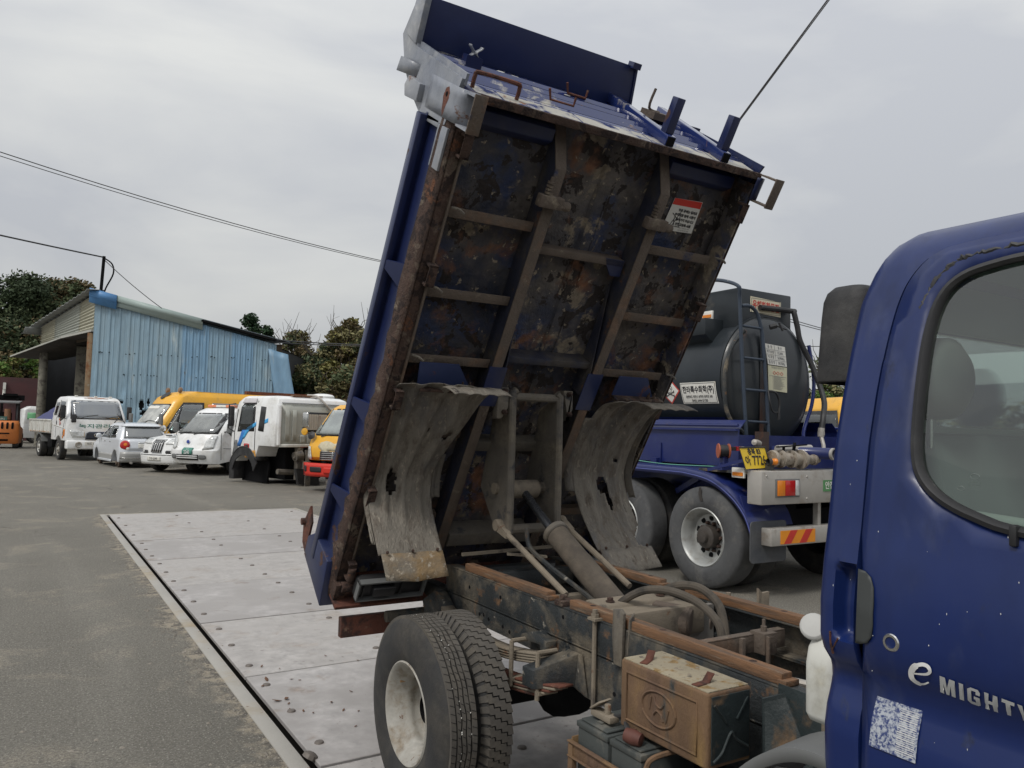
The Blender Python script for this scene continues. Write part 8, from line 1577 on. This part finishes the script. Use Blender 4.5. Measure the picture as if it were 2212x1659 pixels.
# ---- vehicles at the right behind the tanker
v = Veh('school_bus', 'yellow roofed bus with two white roof lamps behind the tank trailer valves', 'bus', (18.1, 12.2, 0), heading(-.35, -.93),
        [(0, 1.0), (1.4, 1.02), (2.3, .94), (2.6, .7)], [(.4, .95), (1.1, 1.0), (1.3, .95), (2.15, .7), (2.6, .2)], bow=.1, bow2=.15)
v.body([(.95, .45), (1.0, 1.0), (.95, 1.3), (.7, 2.15), (.5, 2.45), (.1, 2.6), (-6.2, 2.6), (-6.4, 2.3), (-6.4, .45)], M_yellow, 'body', .05); v.front([(-.9, 1.3), (.9, 1.3), (.84, 2.15), (-.84, 2.15)], G_car, 'windscreen', .012); v.side([(-6, 1.35), (.6, 1.35), (.5, 2.15), (-6, 2.15)], -1, G_car, 'side_windows', .006); v.side([(-6, 1.35), (.6, 1.35), (.5, 2.15), (-6, 2.15)], 1, G_car, 'side_windows', .006)
v.front([(-.98, .5), (.98, .5), (.98, 1.22), (-.98, 1.22)], M_white, 'white_panel', .008); v.front([(-.97, 1.24), (.97, 1.24), (.90, 2.25), (-.90, 2.25)], M_black, 'screen_surround', .006)
for sg in (-1, 1): v.side([(-6.2, .6), (.8, .6), (.8, 1.25), (-6.2, 1.25)], sg, M_white, 'white_panel', .008); v.side([(-6.3, 1.27), (.75, 1.27), (.6, 2.25), (-6.3, 2.25)], sg, M_black, 'window_band', .004)
for x in (-.15, .15): v.part('roof_lamp', MB().lathe([(0, -.08), (.10, -.06), (.12, .0), (.10, .06), (0, .08)], (x - .3, .1, 2.72), (0, 0, 1), 14), M_paper)
v.part('roof_hatch', MB().box(-.9, -.2, -2.0, -.6, 2.6, 2.68), M_yellow, bevel=.03)
for sg in (-1, 1): v.wheel(.99, -.3, .42, .24, sg); v.wheel(.99, -4.8, .42, .24, sg)
v = Veh('white_car', 'white car with dark windows half hidden behind the tank trailer discharge pipes', 'car', (13.0, 10.6, 0), heading(-.35, -.93),
        [(0, .82), (.9, .86), (1.5, .66), (1.6, .55)], [(.2, 2.1), (.85, 2.0), (1.0, 1.1), (1.45, .4), (1.6, .0)], bow=.12, bow2=.12)
v.body([(2.05, .28), (2.0, .85), (1.15, 1.0), (.45, 1.45), (.0, 1.56), (-1.4, 1.55), (-1.95, 1.1), (-2.1, .3)] + arch(-1.3, .32, .38, .3) + arch(1.35, .32, .38, .3), M_white, 'body', .04); v.side([(-1.5, 1.02), (1.0, 1.02), (.42, 1.4), (-1.2, 1.46)], -1, G_car, 'side_windows', .006); v.side([(-1.5, 1.02), (1.0, 1.02), (.42, 1.4), (-1.2, 1.46)], 1, G_car, 'side_windows', .006); v.front([(-.7, 1.03), (.7, 1.03), (.58, 1.42), (-.58, 1.42)], G_car, 'windscreen', .012)
for sg in (-1, 1): v.wheel(.82, 1.35, .33, .2, sg); v.wheel(.82, -1.3, .33, .2, sg)
t = thing('truck_chassis', 'stripped truck chassis with black arched mudguard behind the discharge pipes', 'truck chassis', (10.6, 8.6, 0), heading(-.1, -.99))
b = MB(); P = arc(0, 1.05, .62, 175, 10, 12); b.grid([[(-.25, y, z), (.35, y, z)] for y, z in P]); b.build('mudguard', M_black, t, solid=.02)
b = MB(); b.prism([(-.26, y, z) for y, z in arc(0, 1.05, .63, 180, 0, 12) + arc(0, 1.05, .40, 0, 180, 12)], (.012, 0, 0)); b.build('mudguard_face', M_black, t)
MB().box(.3, 1.0, -2.5, 2.5, .7, .95).build('chassis_rail', M_dark, t); MB().lathe([(.3, 0), (.5, .0), (.53, .05), (.53, .25), (.5, .3), (.3, .3)], (-.2, 0, .53), (1, 0, 0), 24).build('tyre', M_tyre, t)
# long dark blue truck body on the right, seen through the cab windows
v = Veh('blue_box_truck', 'long dark blue truck body seen through the tipper cab windows', 'truck', (14.2, 4.8, 0), heading(.25, .97),
        [(0, 1.15), (2.4, 1.15), (2.6, 1.12)], [(.4, 3.6), (2.6, 3.5)], bow=.02, bow2=.02)
v.body([(4, .9), (4, 2.55), (-5, 2.55), (-5, .9)], mat('dark_blue_truck_body', (.02, .025, .06), .5), 'cargo_body', .03)
for sg in (-1, 1): v.wheel(1.1, 2.6, .5, .3, sg); v.wheel(1.1, -3.0, .5, .3, sg); v.wheel(1.1, -4.1, .5, .3, sg)
v.part('chassis', MB().box(-.5, .5, -4.8, 3.8, .55, .9), M_dark); v.part('tail_lamp', MB().box(-1.17, -1.155, .5, 1.2, 1.2, 1.6), M_redlens)

# ================================================================ SHED
A = Vector((1.97, 40.68, 0)); LE = Vector((-0.09, 47.9, 0)); RE = Vector((9.85, 38.34, 0))
HA, HL, HR = 7.45, 6.40, 5.55
SH = thing('shed', 'blue sheet metal shed with torn lower sheets, open side and sloping lean-to roof', 'shed', tuple(A))
def S(name, mb, m, parent=None, **k): return mb.build(name, m, parent or SH, root=SH, world=True, **k)
M_shed = [mat('shed_blue_sheet_%s' % n, c, .5, 0, .08, 1.0, [(c2, .35, 1.2, .18, .5), ((.42, .50, .52), .14, 2.2, .08, .6), ((.20, .15, .11), .05, 9, .02, .8)], stretch=(1, 1, .25)) for n, c, c2 in (('pale', (.275, .385, .455), (.24, .375, .48)), ('mid', (.235, .365, .48), (.27, .395, .47)), ('deep', (.195, .345, .50), (.235, .375, .50)))]
d = (RE - A); Ld = d.length; du = d.normalized(); nu = Vector((du.y, -du.x, 0))      # nu points to the camera side
if nu.dot(Vector((0, 0, 0)) - A) < 0: nu = -nu
def top(s): return HA + (HR - HA) * (s / Ld)
bounds = [0, 1.3, 2.55, 3.85, 5.05, 6.1, 7.1, Ld * .995]
holes = [(1.28, 2.30, .16, .09), (2.22, 2.18, .14, .20), (2.40, 1.80, .22, .16), (2.52, 2.30, .06, .15)]
for i in range(len(bounds) - 1):
    s0, s1 = bounds[i], bounds[i + 1]; n = 36; rows = []; nz = 60; tilt = random.uniform(-.015, .015)
    zb = [0.0 + k / nz for k in range(nz + 1)]
    for k in zb:
        row = []
        for j in range(n + 1):
            s_ = s0 + (s1 - s0) * j / n; ph = (j / n * (3 if i < 3 else 4)) % 1.0
            rib = .045 if .40 < ph < .60 else (.02 if ph < .07 or ph > .93 else 0)
            z = .05 + (top(s_) - .18 - .05) * k; buck = .05 * math.exp(-((z - 2.2) / .35) ** 2) * math.sin(s_ * 5 + i) if i < 3 else .01 * math.sin(z * 2 + i)
            p = A + du * (s_ + .016 * i * 0) + nu * (rib + .012 * (i % 2) + buck + .10 * (1 - k) * (i < 3) * .6); row.append((p.x, p.y, z))
        rows.append(row)
    b = MB(); b.grid(rows)
    kk = []
    for f in b.f:
        c = sum((Vector(b.v[q]) for q in f), Vector()) / 4; s_ = (c - A).dot(du)
        if any(((s_ - h[0]) / h[2]) ** 2 + ((c.z - h[1]) / h[3]) ** 2 < 1 for h in holes): continue
        kk.append(f)
    b.f = kk; S('wall_sheet', b, M_shed[0] if i < 3 else M_shed[1 + i % 2], smooth=25, solid=.008)
# screws in rows
b = MB()
for i in range(60):
    s_ = random.uniform(.2, Ld - .2); z = random.choice((2.45, 3.6, 4.6)) + random.uniform(-.05, .05)
    if z > top(s_) - .3: continue
    p = A + du * s_ + nu * .06; b.lathe([(0, .02), (.03, .0)], (p.x, p.y, z), nu, 6)
o = S('sheet_screws', b, M_dark); o['kind'] = 'stuff'
# verge trim: blue cap at the peak, pale green flashing, then bare dark edge
def verge(s0, s1, h, out, m, name, drop=0.0, lip=.1):
    b = MB(); rows = []
    for s_ in (s0, s1):
        p = A + du * s_; z = top(s_) + .02 - drop
        rows.append([(p + nu * -.25 + Vector((0, 0, z + .04))), (p + nu * out + Vector((0, 0, z + .04))), (p + nu * (out + .02) + Vector((0, 0, z - h * .45))), (p + nu * (out - .03) + Vector((0, 0, z - h * .5))), (p + nu * (out - .02) + Vector((0, 0, z - h)))])
    b.grid([[tuple(q) for q in r] for r in rows]); return S(name, b, m, solid=.02)
verge(-.22, .95, .62, .22, mat('cap_blue', (.10, .26, .52), .45, 0, .08, 3), 'ridge_cap'); verge(.90, 4.75, .48, .18, mat('pale_green_flashing', (.34, .42, .40), .5, 0, .06, 2), 'flashing')
b = MB(); p0, p1 = A + du * 4.7 + Vector((0, 0, top(4.7) - .02)), A + du * (Ld + .75) + Vector((0, 0, top(Ld) - .15)); b.bar(p0, p1, .5, .09); S('roof_edge', b, M_dark)
# roof planes
far = Vector((-.35, 1, 0)).normalized() * 9
b = MB(); b.add([tuple(A - du * .3 + Vector((0, 0, HA + .08))), tuple(A + du * (Ld + .6) + Vector((0, 0, HR - .02))), tuple(RE + far + du * .6 + Vector((0, 0, HR))), tuple(LE + Vector((0, 0, HL)))], [(0, 1, 2), (0, 2, 3)]); S('roof', b, mat('roof_sheet', (.20, .24, .26), .5, 0, .1), solid=.04)
# left side: pale corrugated gable above the opening
dl = (LE - A); Ll = dl.length; lu = dl.normalized(); nl = Vector((-lu.y, lu.x, 0)); 
if nl.dot(-A) < 0: nl = -nl
def ltop(t): return HA - .1 + (HL - HA) * t
ZO = 5.55
for i, (t0, t1) in enumerate(((0.0, .26), (.26, .72), (.72, 1.0))):
    rows = []; n = 60
    for k in range(n + 1):
        row = []
        for j in range(9):
            t = t0 + (t1 - t0) * j / 8; zlo = ZO - .20 * t - .0; z = zlo + (ltop(t) - zlo) * k / n; p = A + lu * (Ll * t) + nl * (.035 * math.sin(k / n * 2 * PI * 11) + .01 * i); row.append((p.x, p.y, z))
        rows.append(row)
    b = MB(); b.grid(rows); S('gable_sheet', b, [mat('gable_cream', (.44, .43, .34), .6, 0, .06), mat('gable_grey', (.40, .42, .38), .6, 0, .08), mat('gable_cream2', (.42, .41, .33), .6, 0, .06)][i], smooth=60, solid=.01)
b = MB(); rows = []
for j in range(60):
    t = -.04 + 1.12 * j / 59; z = ltop(t) + .12 + .04 * math.sin(j * 1.6); p = A + lu * (Ll * t); rows.append([tuple(p + nl * -.3 + Vector((0, 0, z))), tuple(p + nl * .45 + Vector((0, 0, z - .06)))])
b.grid(rows); S('roof_overhang', b, mat('overhang_zinc', (.23, .24, .23), .6, 0, .1), solid=.03, smooth=60)
b = MB(); p = LE + Vector((0, 0, HL - .25)); b.grid([[tuple(p + nl * x + lu * y + Vector((0, 0, -.25 + .3 * (y < .2)))) for x in (-.2, .4, .8)] for y in (0, .3, .6)]); S('bent_sheet', b, mat('overhang_zinc', (.23, .24, .23), .6), solid=.02)
# lean-to canopy
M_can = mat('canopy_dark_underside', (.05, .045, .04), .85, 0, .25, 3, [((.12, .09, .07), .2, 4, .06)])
c1 = A + nl * .06 + Vector((0, 0, ZO)); c2 = A + lu * (Ll * .55) + nl * .06 + Vector((0, 0, ZO - .08)); inn_ = (-nl) * 4.0
w3 = Vector((0, 0, CAM_H)) + (_f + _rc * ((23 - 1106) / 1661) - _uc * ((771 - 829.5) / 1661)) * 40.0; c3 = w3
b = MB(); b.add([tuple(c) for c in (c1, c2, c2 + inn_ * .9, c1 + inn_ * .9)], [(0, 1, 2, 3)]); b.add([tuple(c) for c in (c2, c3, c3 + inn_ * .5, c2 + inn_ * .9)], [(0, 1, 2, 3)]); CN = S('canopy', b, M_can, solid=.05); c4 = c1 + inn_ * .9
b = MB(); b.bar(c1 + Vector((0, 0, .05)), c2 + Vector((0, 0, .05)), .1, .10); b.bar(c2 + Vector((0, 0, .05)), c3 + Vector((0, 0, .03)), .08, .07); S('canopy_edge', b, mat('canopy_trim', (.42, .42, .38), .6, 0, .1), CN)
for t in (.2, .4, .6, .8): 
    b = MB(); b.bar(c1.lerp(c4, t) - Vector((0, 0, .09)), c2.lerp(c2 + inn_ * .9, t) - Vector((0, 0, .09)), .09, .12); S('purlin', b, mat('old_timber', (.09, .07, .05), .9, 0, .3, 4), CN)
# posts and dark interior
M_post = mat('weathered_post', (.20, .19, .155), .85, 0, .25, 4, [((.08, .07, .06), .35, 5, .06)])
b = MB(); p = A + lu * (Ll * .88) + nl * .1; b.lathe([(.22, 0), (.20, 4.9)], tuple(p), (0, 0, 1), 12); S('post', b, M_post)
for t, w in ((.45, .28), (.30, .08), (.65, .30)):
    b = MB(); p = A + lu * (Ll * t) - nl * 1.2; b.box(p.x - w, p.x + w, p.y - .12, p.y + .12, 0, 5.2); S('inner_post', b, M_post)
b = MB(); p = A + lu * .18 + nl * .08; b.box(p.x - .11, p.x + .11, p.y - .05, p.y + .05, 0, 5.5); S('corner_post', b, mat('rusty_corner_post', (.36, .25, .15), .8, 0, .2, 3, [((.28, .12, .05), .35, 2.2, .06), ((.42, .40, .33), .2, 3, .05)]))
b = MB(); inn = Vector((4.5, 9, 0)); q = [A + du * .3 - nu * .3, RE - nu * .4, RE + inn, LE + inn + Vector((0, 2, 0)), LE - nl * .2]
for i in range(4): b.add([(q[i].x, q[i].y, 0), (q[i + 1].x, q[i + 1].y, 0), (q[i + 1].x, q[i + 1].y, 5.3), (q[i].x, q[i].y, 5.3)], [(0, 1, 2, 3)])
S('inner_wall', b, mat('shade_dark_wall', (.035, .037, .04), .9, 0, .3, 1.2))  # near-black wall colour carries the shade of the enclosed interior
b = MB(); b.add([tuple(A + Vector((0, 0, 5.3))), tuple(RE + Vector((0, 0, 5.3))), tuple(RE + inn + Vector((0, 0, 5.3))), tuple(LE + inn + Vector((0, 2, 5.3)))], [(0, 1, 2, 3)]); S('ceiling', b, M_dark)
# loose sheet hanging at the right end, and grey return behind it
b = MB(); p0 = RE + du * -.42 + nu * .12; rows = []
for k in range(9):
    t = k / 8; rows.append([tuple(p0 + du * (x * .95 + .45 * t + .1 * t * t) + nu * (.05 * math.sin(x * 9) + .12 * t) + Vector((0, 0, 5.15 - 3.0 * t - .25 * x * (1 - t)))) for x in [j / 10 for j in range(11)]])
b.grid(rows); S('loose_sheet', b, M_shed[2], solid=.01, smooth=30)
b = MB(); p0 = RE - du * .3 + nu * .02; b.add([tuple(p0), tuple(p0 + du * 1.25), tuple(p0 + du * 1.25 + Vector((0, 0, 2.4))), tuple(p0 + Vector((0, 0, 2.4)))], [(0, 1, 2, 3)]); S('end_sheet', b, mat('pale_green_sheet', (.36, .43, .38), .6), solid=.02)
b = MB(); b.box(RE.x - .1, RE.x + .25, RE.y + .05, RE.y + .4, 4.9, 5.4); S('eave_block', b, mat('old_timber', (.09, .07, .05), .9))

# pole on the shed and the wires
PT = Vector((2.21, 40.44, 9.05))
t = thing('service_pole', 'thin dark service pole standing on the shed roof peak', 'pole', (2.10, 40.5, 7.4)); b = MB(); b.tube([(2.15, 40.5, 7.0), (2.21, 40.44, 9.1)], .07, 8); b.build('pole', M_dark, t, world=True)
b = MB(); b.tube(smoothpath([(2.24, 40.42, 9.0), (2.55, 40.3, 8.75), (2.62, 40.3, 8.3), (2.35, 40.4, 7.6), (2.25, 40.42, 7.1)], 5), .035, 6); b.build('drip_loop', M_dark, t, world=True)
M_wire = mat('black_cable', (.03, .03, .032), .6)
def wire(name, label, a, c, sag, r, group=None, n=14, twist=None):
    a, c = Vector(a), Vector(c); o = thing(name, label, 'cable', tuple(a), group=group); b = MB()
    b.tube([a.lerp(c, i / n) - Vector((0, 0, sag * 4 * (i / n) * (1 - i / n))) for i in range(n + 1)], r, 5); b.build('wire', M_wire, o, world=True)
    if twist:
        b = MB(); b.tube([a.lerp(c, i / n) - Vector((0, 0, sag * 4 * (i / n) * (1 - i / n) + twist * (1 - .7 * i / n))) for i in range(n + 1)], r * .8, 5); b.build('wire', M_wire, o, world=True)
    return o
wire('service_cable', 'single black cable running left from the pole on the shed roof', (2.21, 40.44, 9.05), (-12, 28.5, 8.6), .12, .035)
wire('service_cable', 'thin black cable dropping right from the pole to the shed roof', (2.21, 40.44, 8.95), (4.65, 39.2, 6.75), .08, .018)
def wpt(px, py, dep):
    w = _f + _rc * ((px - 1106) / 1661) - _uc * ((py - 829.5) / 1661); return Vector((0, 0, CAM_H)) + w * dep
wa, wb = wpt(-160, 275, 24), wpt(1010, 600, 42)
wire('overhead_cables', 'twin overhead cables sagging across the sky to the tipper bed', wa, wb, .45, .018, twist=.14)
wire('overhead_cables', 'taut double black cable rising steeply at the top right of the sky', wpt(1850, -85, 14), wpt(1230, 755, 17), .0, .014, twist=.05, n=3)
wire('overhead_cables', 'upper wire between the tank trailer and the black cab intake', wpt(1690, 684, 40), wpt(1900, 740, 30), .05, .02); wire('overhead_cables', 'lower wire between the tank trailer and the black cab intake', wpt(1690, 690, 40), wpt(1900, 742, 30), .05, .02); wire('overhead_cables', 'level wire low between the tank trailer and the black cab intake', wpt(1690, 748, 40), wpt(1900, 749, 40), .0, .02)
wire('overhead_cables', 'dark cables running right from the shed eave in front of the bushes', wpt(598, 734, 37.5), wpt(840, 746, 30), .05, .025, twist=.12)

# maroon wall and green white vehicle at the far left
t = thing('maroon_wall', 'dark maroon steel wall behind the forklift at the left edge', 'wall', (-3.0, 56.0, 0)); 
for i, (x0, x1) in enumerate(((-9, -4.2), (-4.18, .6), (.62, 4.4))): MB().box(x0, x1, -.1, .1, 0, 3.95 - .05 * i).build('wall_panel', mat('maroon_paint', (.085, .03, .032), .7, 0, .15, .6, [((.05, .03, .03), .3, 1, .1)]), t)
MB().box(1.05, 1.20, -.35, -.12, 3.1, 3.5).lathe([(.09, -.25), (.07, .25)], (1.12, -.25, 2.95), (0, 0, 1), 10).build('wall_lamp', M_paper, t)
MB().box(-.04, .04, -.16, -.1, 0, 3.9).build('wall_post', M_dark, t)
v = Veh('green_white_van', 'white van with broad green band behind the forklift', 'van', (1.3, 52, 0), heading(-.99, -.1), [(0, .9), (1.9, .85), (2.1, .7)], [(.3, 2.3), (2.1, 2.0)], bow=.05, bow2=.1)
v.body([(2.3, .3), (2.2, 1.9), (1.9, 2.08), (-2.2, 2.08), (-2.4, 1.9), (-2.4, .3)], M_white, 'body', .06); v.side([(-2.3, 1.35), (2.1, 1.35), (2.1, 1.72), (-2.3, 1.72)], -1, mat('green_band', (.18, .48, .24), .5), 'green_band', .006); v.side([(-2.3, 1.35), (2.1, 1.35), (2.1, 1.72), (-2.3, 1.72)], 1, mat('green_band', (.18, .48, .24), .5), 'green_band', .006)
for sg in (-1, 1): v.wheel(.88, 1.5, .34, .2, sg); v.wheel(.88, -1.5, .34, .2, sg)

# ================================================================ TREES
import numpy as np, zlib
RNG = np.random.default_rng(8)
def leafmat(n, c, var=.35): return mat(n, c, .75, 0, var, .9, spec=.25)
LM = {'dark': leafmat('leaf_dark_green', (.060, .084, .046)), 'mid': leafmat('leaf_mid_green', (.095, .12, .06)), 'olive': leafmat('leaf_olive', (.19, .175, .085)), 'brown': leafmat('leaf_brown', (.16, .125, .065)), 'bright': leafmat('leaf_bright_green', (.11, .19, .045)), 'yellow': leafmat('leaf_yellow_green', (.19, .18, .065)), 'pine': leafmat('pine_needles', (.030, .062, .028))}
M_bark = mat('grey_brown_bark', (.07, .058, .045), .9, 0, .3, 5, bump=.4)
def leaves(name, centers, n, size, mats, parent, root, spread=1.0, flat=0.0):
    """small leaf faces in clumps around the given centres (x, y, z, rx, ry, rz)"""
    C_ = np.array(centers); w = C_[:, 3] * C_[:, 4] * C_[:, 5]; w = w ** .8; w /= w.sum()
    k = RNG.choice(len(C_), n, p=w); d_ = RNG.normal(size=(n, 3)); d_ /= np.linalg.norm(d_, axis=1)[:, None]
    r = RNG.random(n) ** .38 * (0.82 + .36 * RNG.random(n)); p = C_[k, :3] + d_ * C_[k, 3:6] * r[:, None]
    s_ = size * (.5 + RNG.random(n)); a = RNG.normal(size=(n, 3)); a[:, 2] *= .6; a /= np.linalg.norm(a, axis=1)[:, None]
    b_ = np.cross(a, RNG.normal(size=(n, 3))); b_ /= np.linalg.norm(b_, axis=1)[:, None]
    q = np.stack([p - a * s_[:, None], p + b_ * (s_ * .55)[:, None], p + a * s_[:, None], p - b_ * (s_ * .55)[:, None]], 1).reshape(-1, 3)
    me = bpy.data.meshes.new(name); me.vertices.add(n * 4); me.vertices.foreach_set('co', q.ravel()); me.loops.add(n * 4); me.loops.foreach_set('vertex_index', np.arange(n * 4)); me.polygons.add(n); me.polygons.foreach_set('loop_start', np.arange(n) * 4); me.polygons.foreach_set('loop_total', np.full(n, 4))
    for m in mats: me.materials.append(LM[m])
    cl = RNG.integers(0, len(mats), len(C_)); mi = np.where(RNG.random(n) < .65, cl[k], RNG.integers(0, len(mats), n)); me.polygons.foreach_set('material_index', mi.astype(np.int32)); me.update(calc_edges=True)
    o = bpy.data.objects.new(name, me); COL.objects.link(o); o.parent = parent
    return o
def tree(name, label, cat, base, h, rad, n, size, mats, blobs=26, shape='round', trunk=.16, group=None, twig=0, lowest=.25):
    t = thing(name, label, cat, base, 0, group); rr = random.Random(zlib.crc32(label.encode()) % 999 + int(base[0] * 10)); cs = []
    for i in range(blobs):
        z = lowest + (1 - lowest) * (i + rr.random()) / blobs; 
        k = math.sin(PI * min(1, max(0.05, (z - lowest) / (1 - lowest) * .74 + .24))) ** .6 if shape == 'round' else (1.05 - z)
        a = rr.uniform(0, 6.28); q = rad * k * rr.uniform(.25, .95); s_ = rad * rr.uniform(.22, .40) * (1 if shape == 'round' else .8)
        cs.append((math.cos(a) * q, math.sin(a) * q, h * z - s_ * .5, s_ * 1.15, s_ * 1.15, s_ * .8))
    leaves('crown', cs, n, size, mats, t, t)
    b = MB(); b.tube(smoothpath([(0, 0, 0), (rr.uniform(-.1, .1), 0, h * .35), (rr.uniform(-.2, .2), .1, h * .7), (0, 0, h * .92)], 3), [trunk * (1 - .88 * i / 9) for i in range(10)], 7); b.build('trunk', M_bark, t)
    b = MB()
    for c in cs[::2]: b.tube([(0, 0, max(.2, c[2] * .55)), (c[0] * .5, c[1] * .5, c[2] * .8), (c[0], c[1], c[2])], [trunk * .35, trunk * .2, trunk * .06], 5)
    for i in range(twig):
        a = rr.uniform(0, 6.28); z = h * rr.uniform(.5, .9); x0, y0 = math.cos(a) * rad * .4, math.sin(a) * rad * .4; b.tube([(x0, y0, z), (x0 * 1.6 + rr.uniform(-.3, .3), y0 * 1.6, z + h * .10), (x0 * 2.0 + rr.uniform(-.5, .5), y0 * 2, z + h * rr.uniform(.12, .26))], [.03, .02, .008], 4)
    b.build('branches', M_bark, t); return t
def at(px, py, dep): p = wpt(px, py, dep); return (p.x, p.y, 0), p.z
# woodland on the left behind the shed
for i, (px, py, dep, wpx, mats, lab) in enumerate(((55, 592, 62, 95, ('dark', 'mid', 'dark'), 'tallest dark green tree left of the shed roof'), (-40, 640, 60, 90, ('dark', 'mid'), 'dark green tree cut by the left picture edge'), (120, 606, 66, 70, ('dark', 'mid', 'brown'), 'dark tree with thin top beside the shed roof'), (170, 604, 64, 60, ('mid', 'dark', 'brown'), 'sparse brown green tree rising over the left shed roof slope'), (25, 690, 54, 80, ('mid', 'dark', 'brown'), 'lower brown green tree in front of the tallest tree'), (95, 690, 55, 75, ('dark', 'mid', 'brown'), 'lower dark tree close to the gable of the shed'), (215, 640, 68, 55, ('dark', 'mid'), 'dark tree hidden behind the shed ridge'))):
    b0, zt = at(px, py, dep); tree('broadleaf_tree', lab, 'tree', b0, zt, wpx / 1661 * dep, 34000 if i < 4 else 24000, .14, mats, 90, trunk=.3, lowest=.08)
for px, py, dep, w, lab in ((30, 770, 51, 45, 'bright green shrub above the maroon wall at the left edge'), (72, 776, 52, 30, 'bright green leafy shrub next to the shed post')):
    b0, zt = at(px, py, dep); tree('shrub', lab, 'shrub', b0, zt, w / 1661 * dep, 5000, .11, ('bright', 'bright', 'yellow'), 22, trunk=.1)
b0, zt = at(540, 678, 54); tree('pine_tree', 'dark green pine top showing over the blue shed roof', 'tree', b0, zt, 1.7, 8000, .12, ('pine', 'pine', 'dark'), 30, trunk=.2)
b0, zt = at(578, 700, 52); tree('pine_tree', 'smaller pine showing at the right end of the shed roof', 'tree', b0, zt, 1.1, 4000, .12, ('pine', 'dark'), 20, trunk=.14)
for i, (px, py, dep, w, n, mats, lab, tw) in enumerate(((640, 712, 47, 55, 6000, ('olive', 'mid', 'brown'), 'loose olive bush with bare twigs right of the shed', 60), (700, 735, 46, 60, 9000, ('olive', 'mid', 'dark'), 'dense olive bush above the white truck cab', 20), (755, 690, 45, 55, 9000, ('olive', 'yellow', 'brown'), 'tall yellowing bush touching the tipper bed edge', 40), (800, 712, 44, 55, 8000, ('olive', 'mid', 'brown'), 'brownish bush hidden by the tipper bed', 10), (670, 790, 43, 60, 8000, ('dark', 'mid', 'olive'), 'low dark bush behind the stripped truck cab', 8), (740, 790, 42, 55, 8000, ('mid', 'brown', 'olive'), 'low brown green bush above the yellow truck', 8), (870, 720, 46, 70, 7000, ('olive', 'mid', 'brown'), 'olive bush behind the tipper bed', 0))):
    b0, zt = at(px, py, dep); tree('bush', lab, 'bush', b0, zt, w / 1661 * dep, int(n * 1.8), .11, mats, 50, trunk=.12, twig=tw, lowest=.06)
for px, py, dep, w, lab, mats in ((1790, 822, 30, 42, 'green vine hedge right of the tank trailer', ('mid', 'bright', 'olive')), (1850, 815, 31, 45, 'green hedge behind the tipper cab', ('mid', 'olive', 'bright')), (1730, 835, 34, 35, 'green hedge hidden by the tank trailer', ('mid', 'olive'))):
    b0, zt = at(px, py, dep); tree('hedge', lab, 'hedge', b0, zt, w / 1661 * dep * 1.2, 9000, .07, mats, 36, trunk=.08, lowest=.05)
b0, zt = at(1785, 752, 44); tree('thin_tree', 'sparse tree with few leaves above the hedge by the wires', 'tree', b0, zt, 1.5, 420, .11, ('mid', 'olive'), 16, trunk=.06, lowest=.45, twig=14)
# far woodland belt all round, one mass
cs = []
for i in range(150):
    a = 2 * PI * i / 150 + RNG.normal() * .01; d_ = 105 + RNG.normal() * 5
    if abs(((math.degrees(a) - 58.5 + 180) % 360) - 180) < 40 and False: continue
    h_ = 4.5 + 2.5 * abs(RNG.normal()); cs.append((math.cos(a) * d_, math.sin(a) * d_, h_ * .45, 4.5, 4.5, h_ * .55))
fw = leaves('woodland', cs, 42000, .55, ('dark', 'mid', 'olive'), None, None); tag(fw, 'far belt of trees around the yard', None, None, 'stuff')
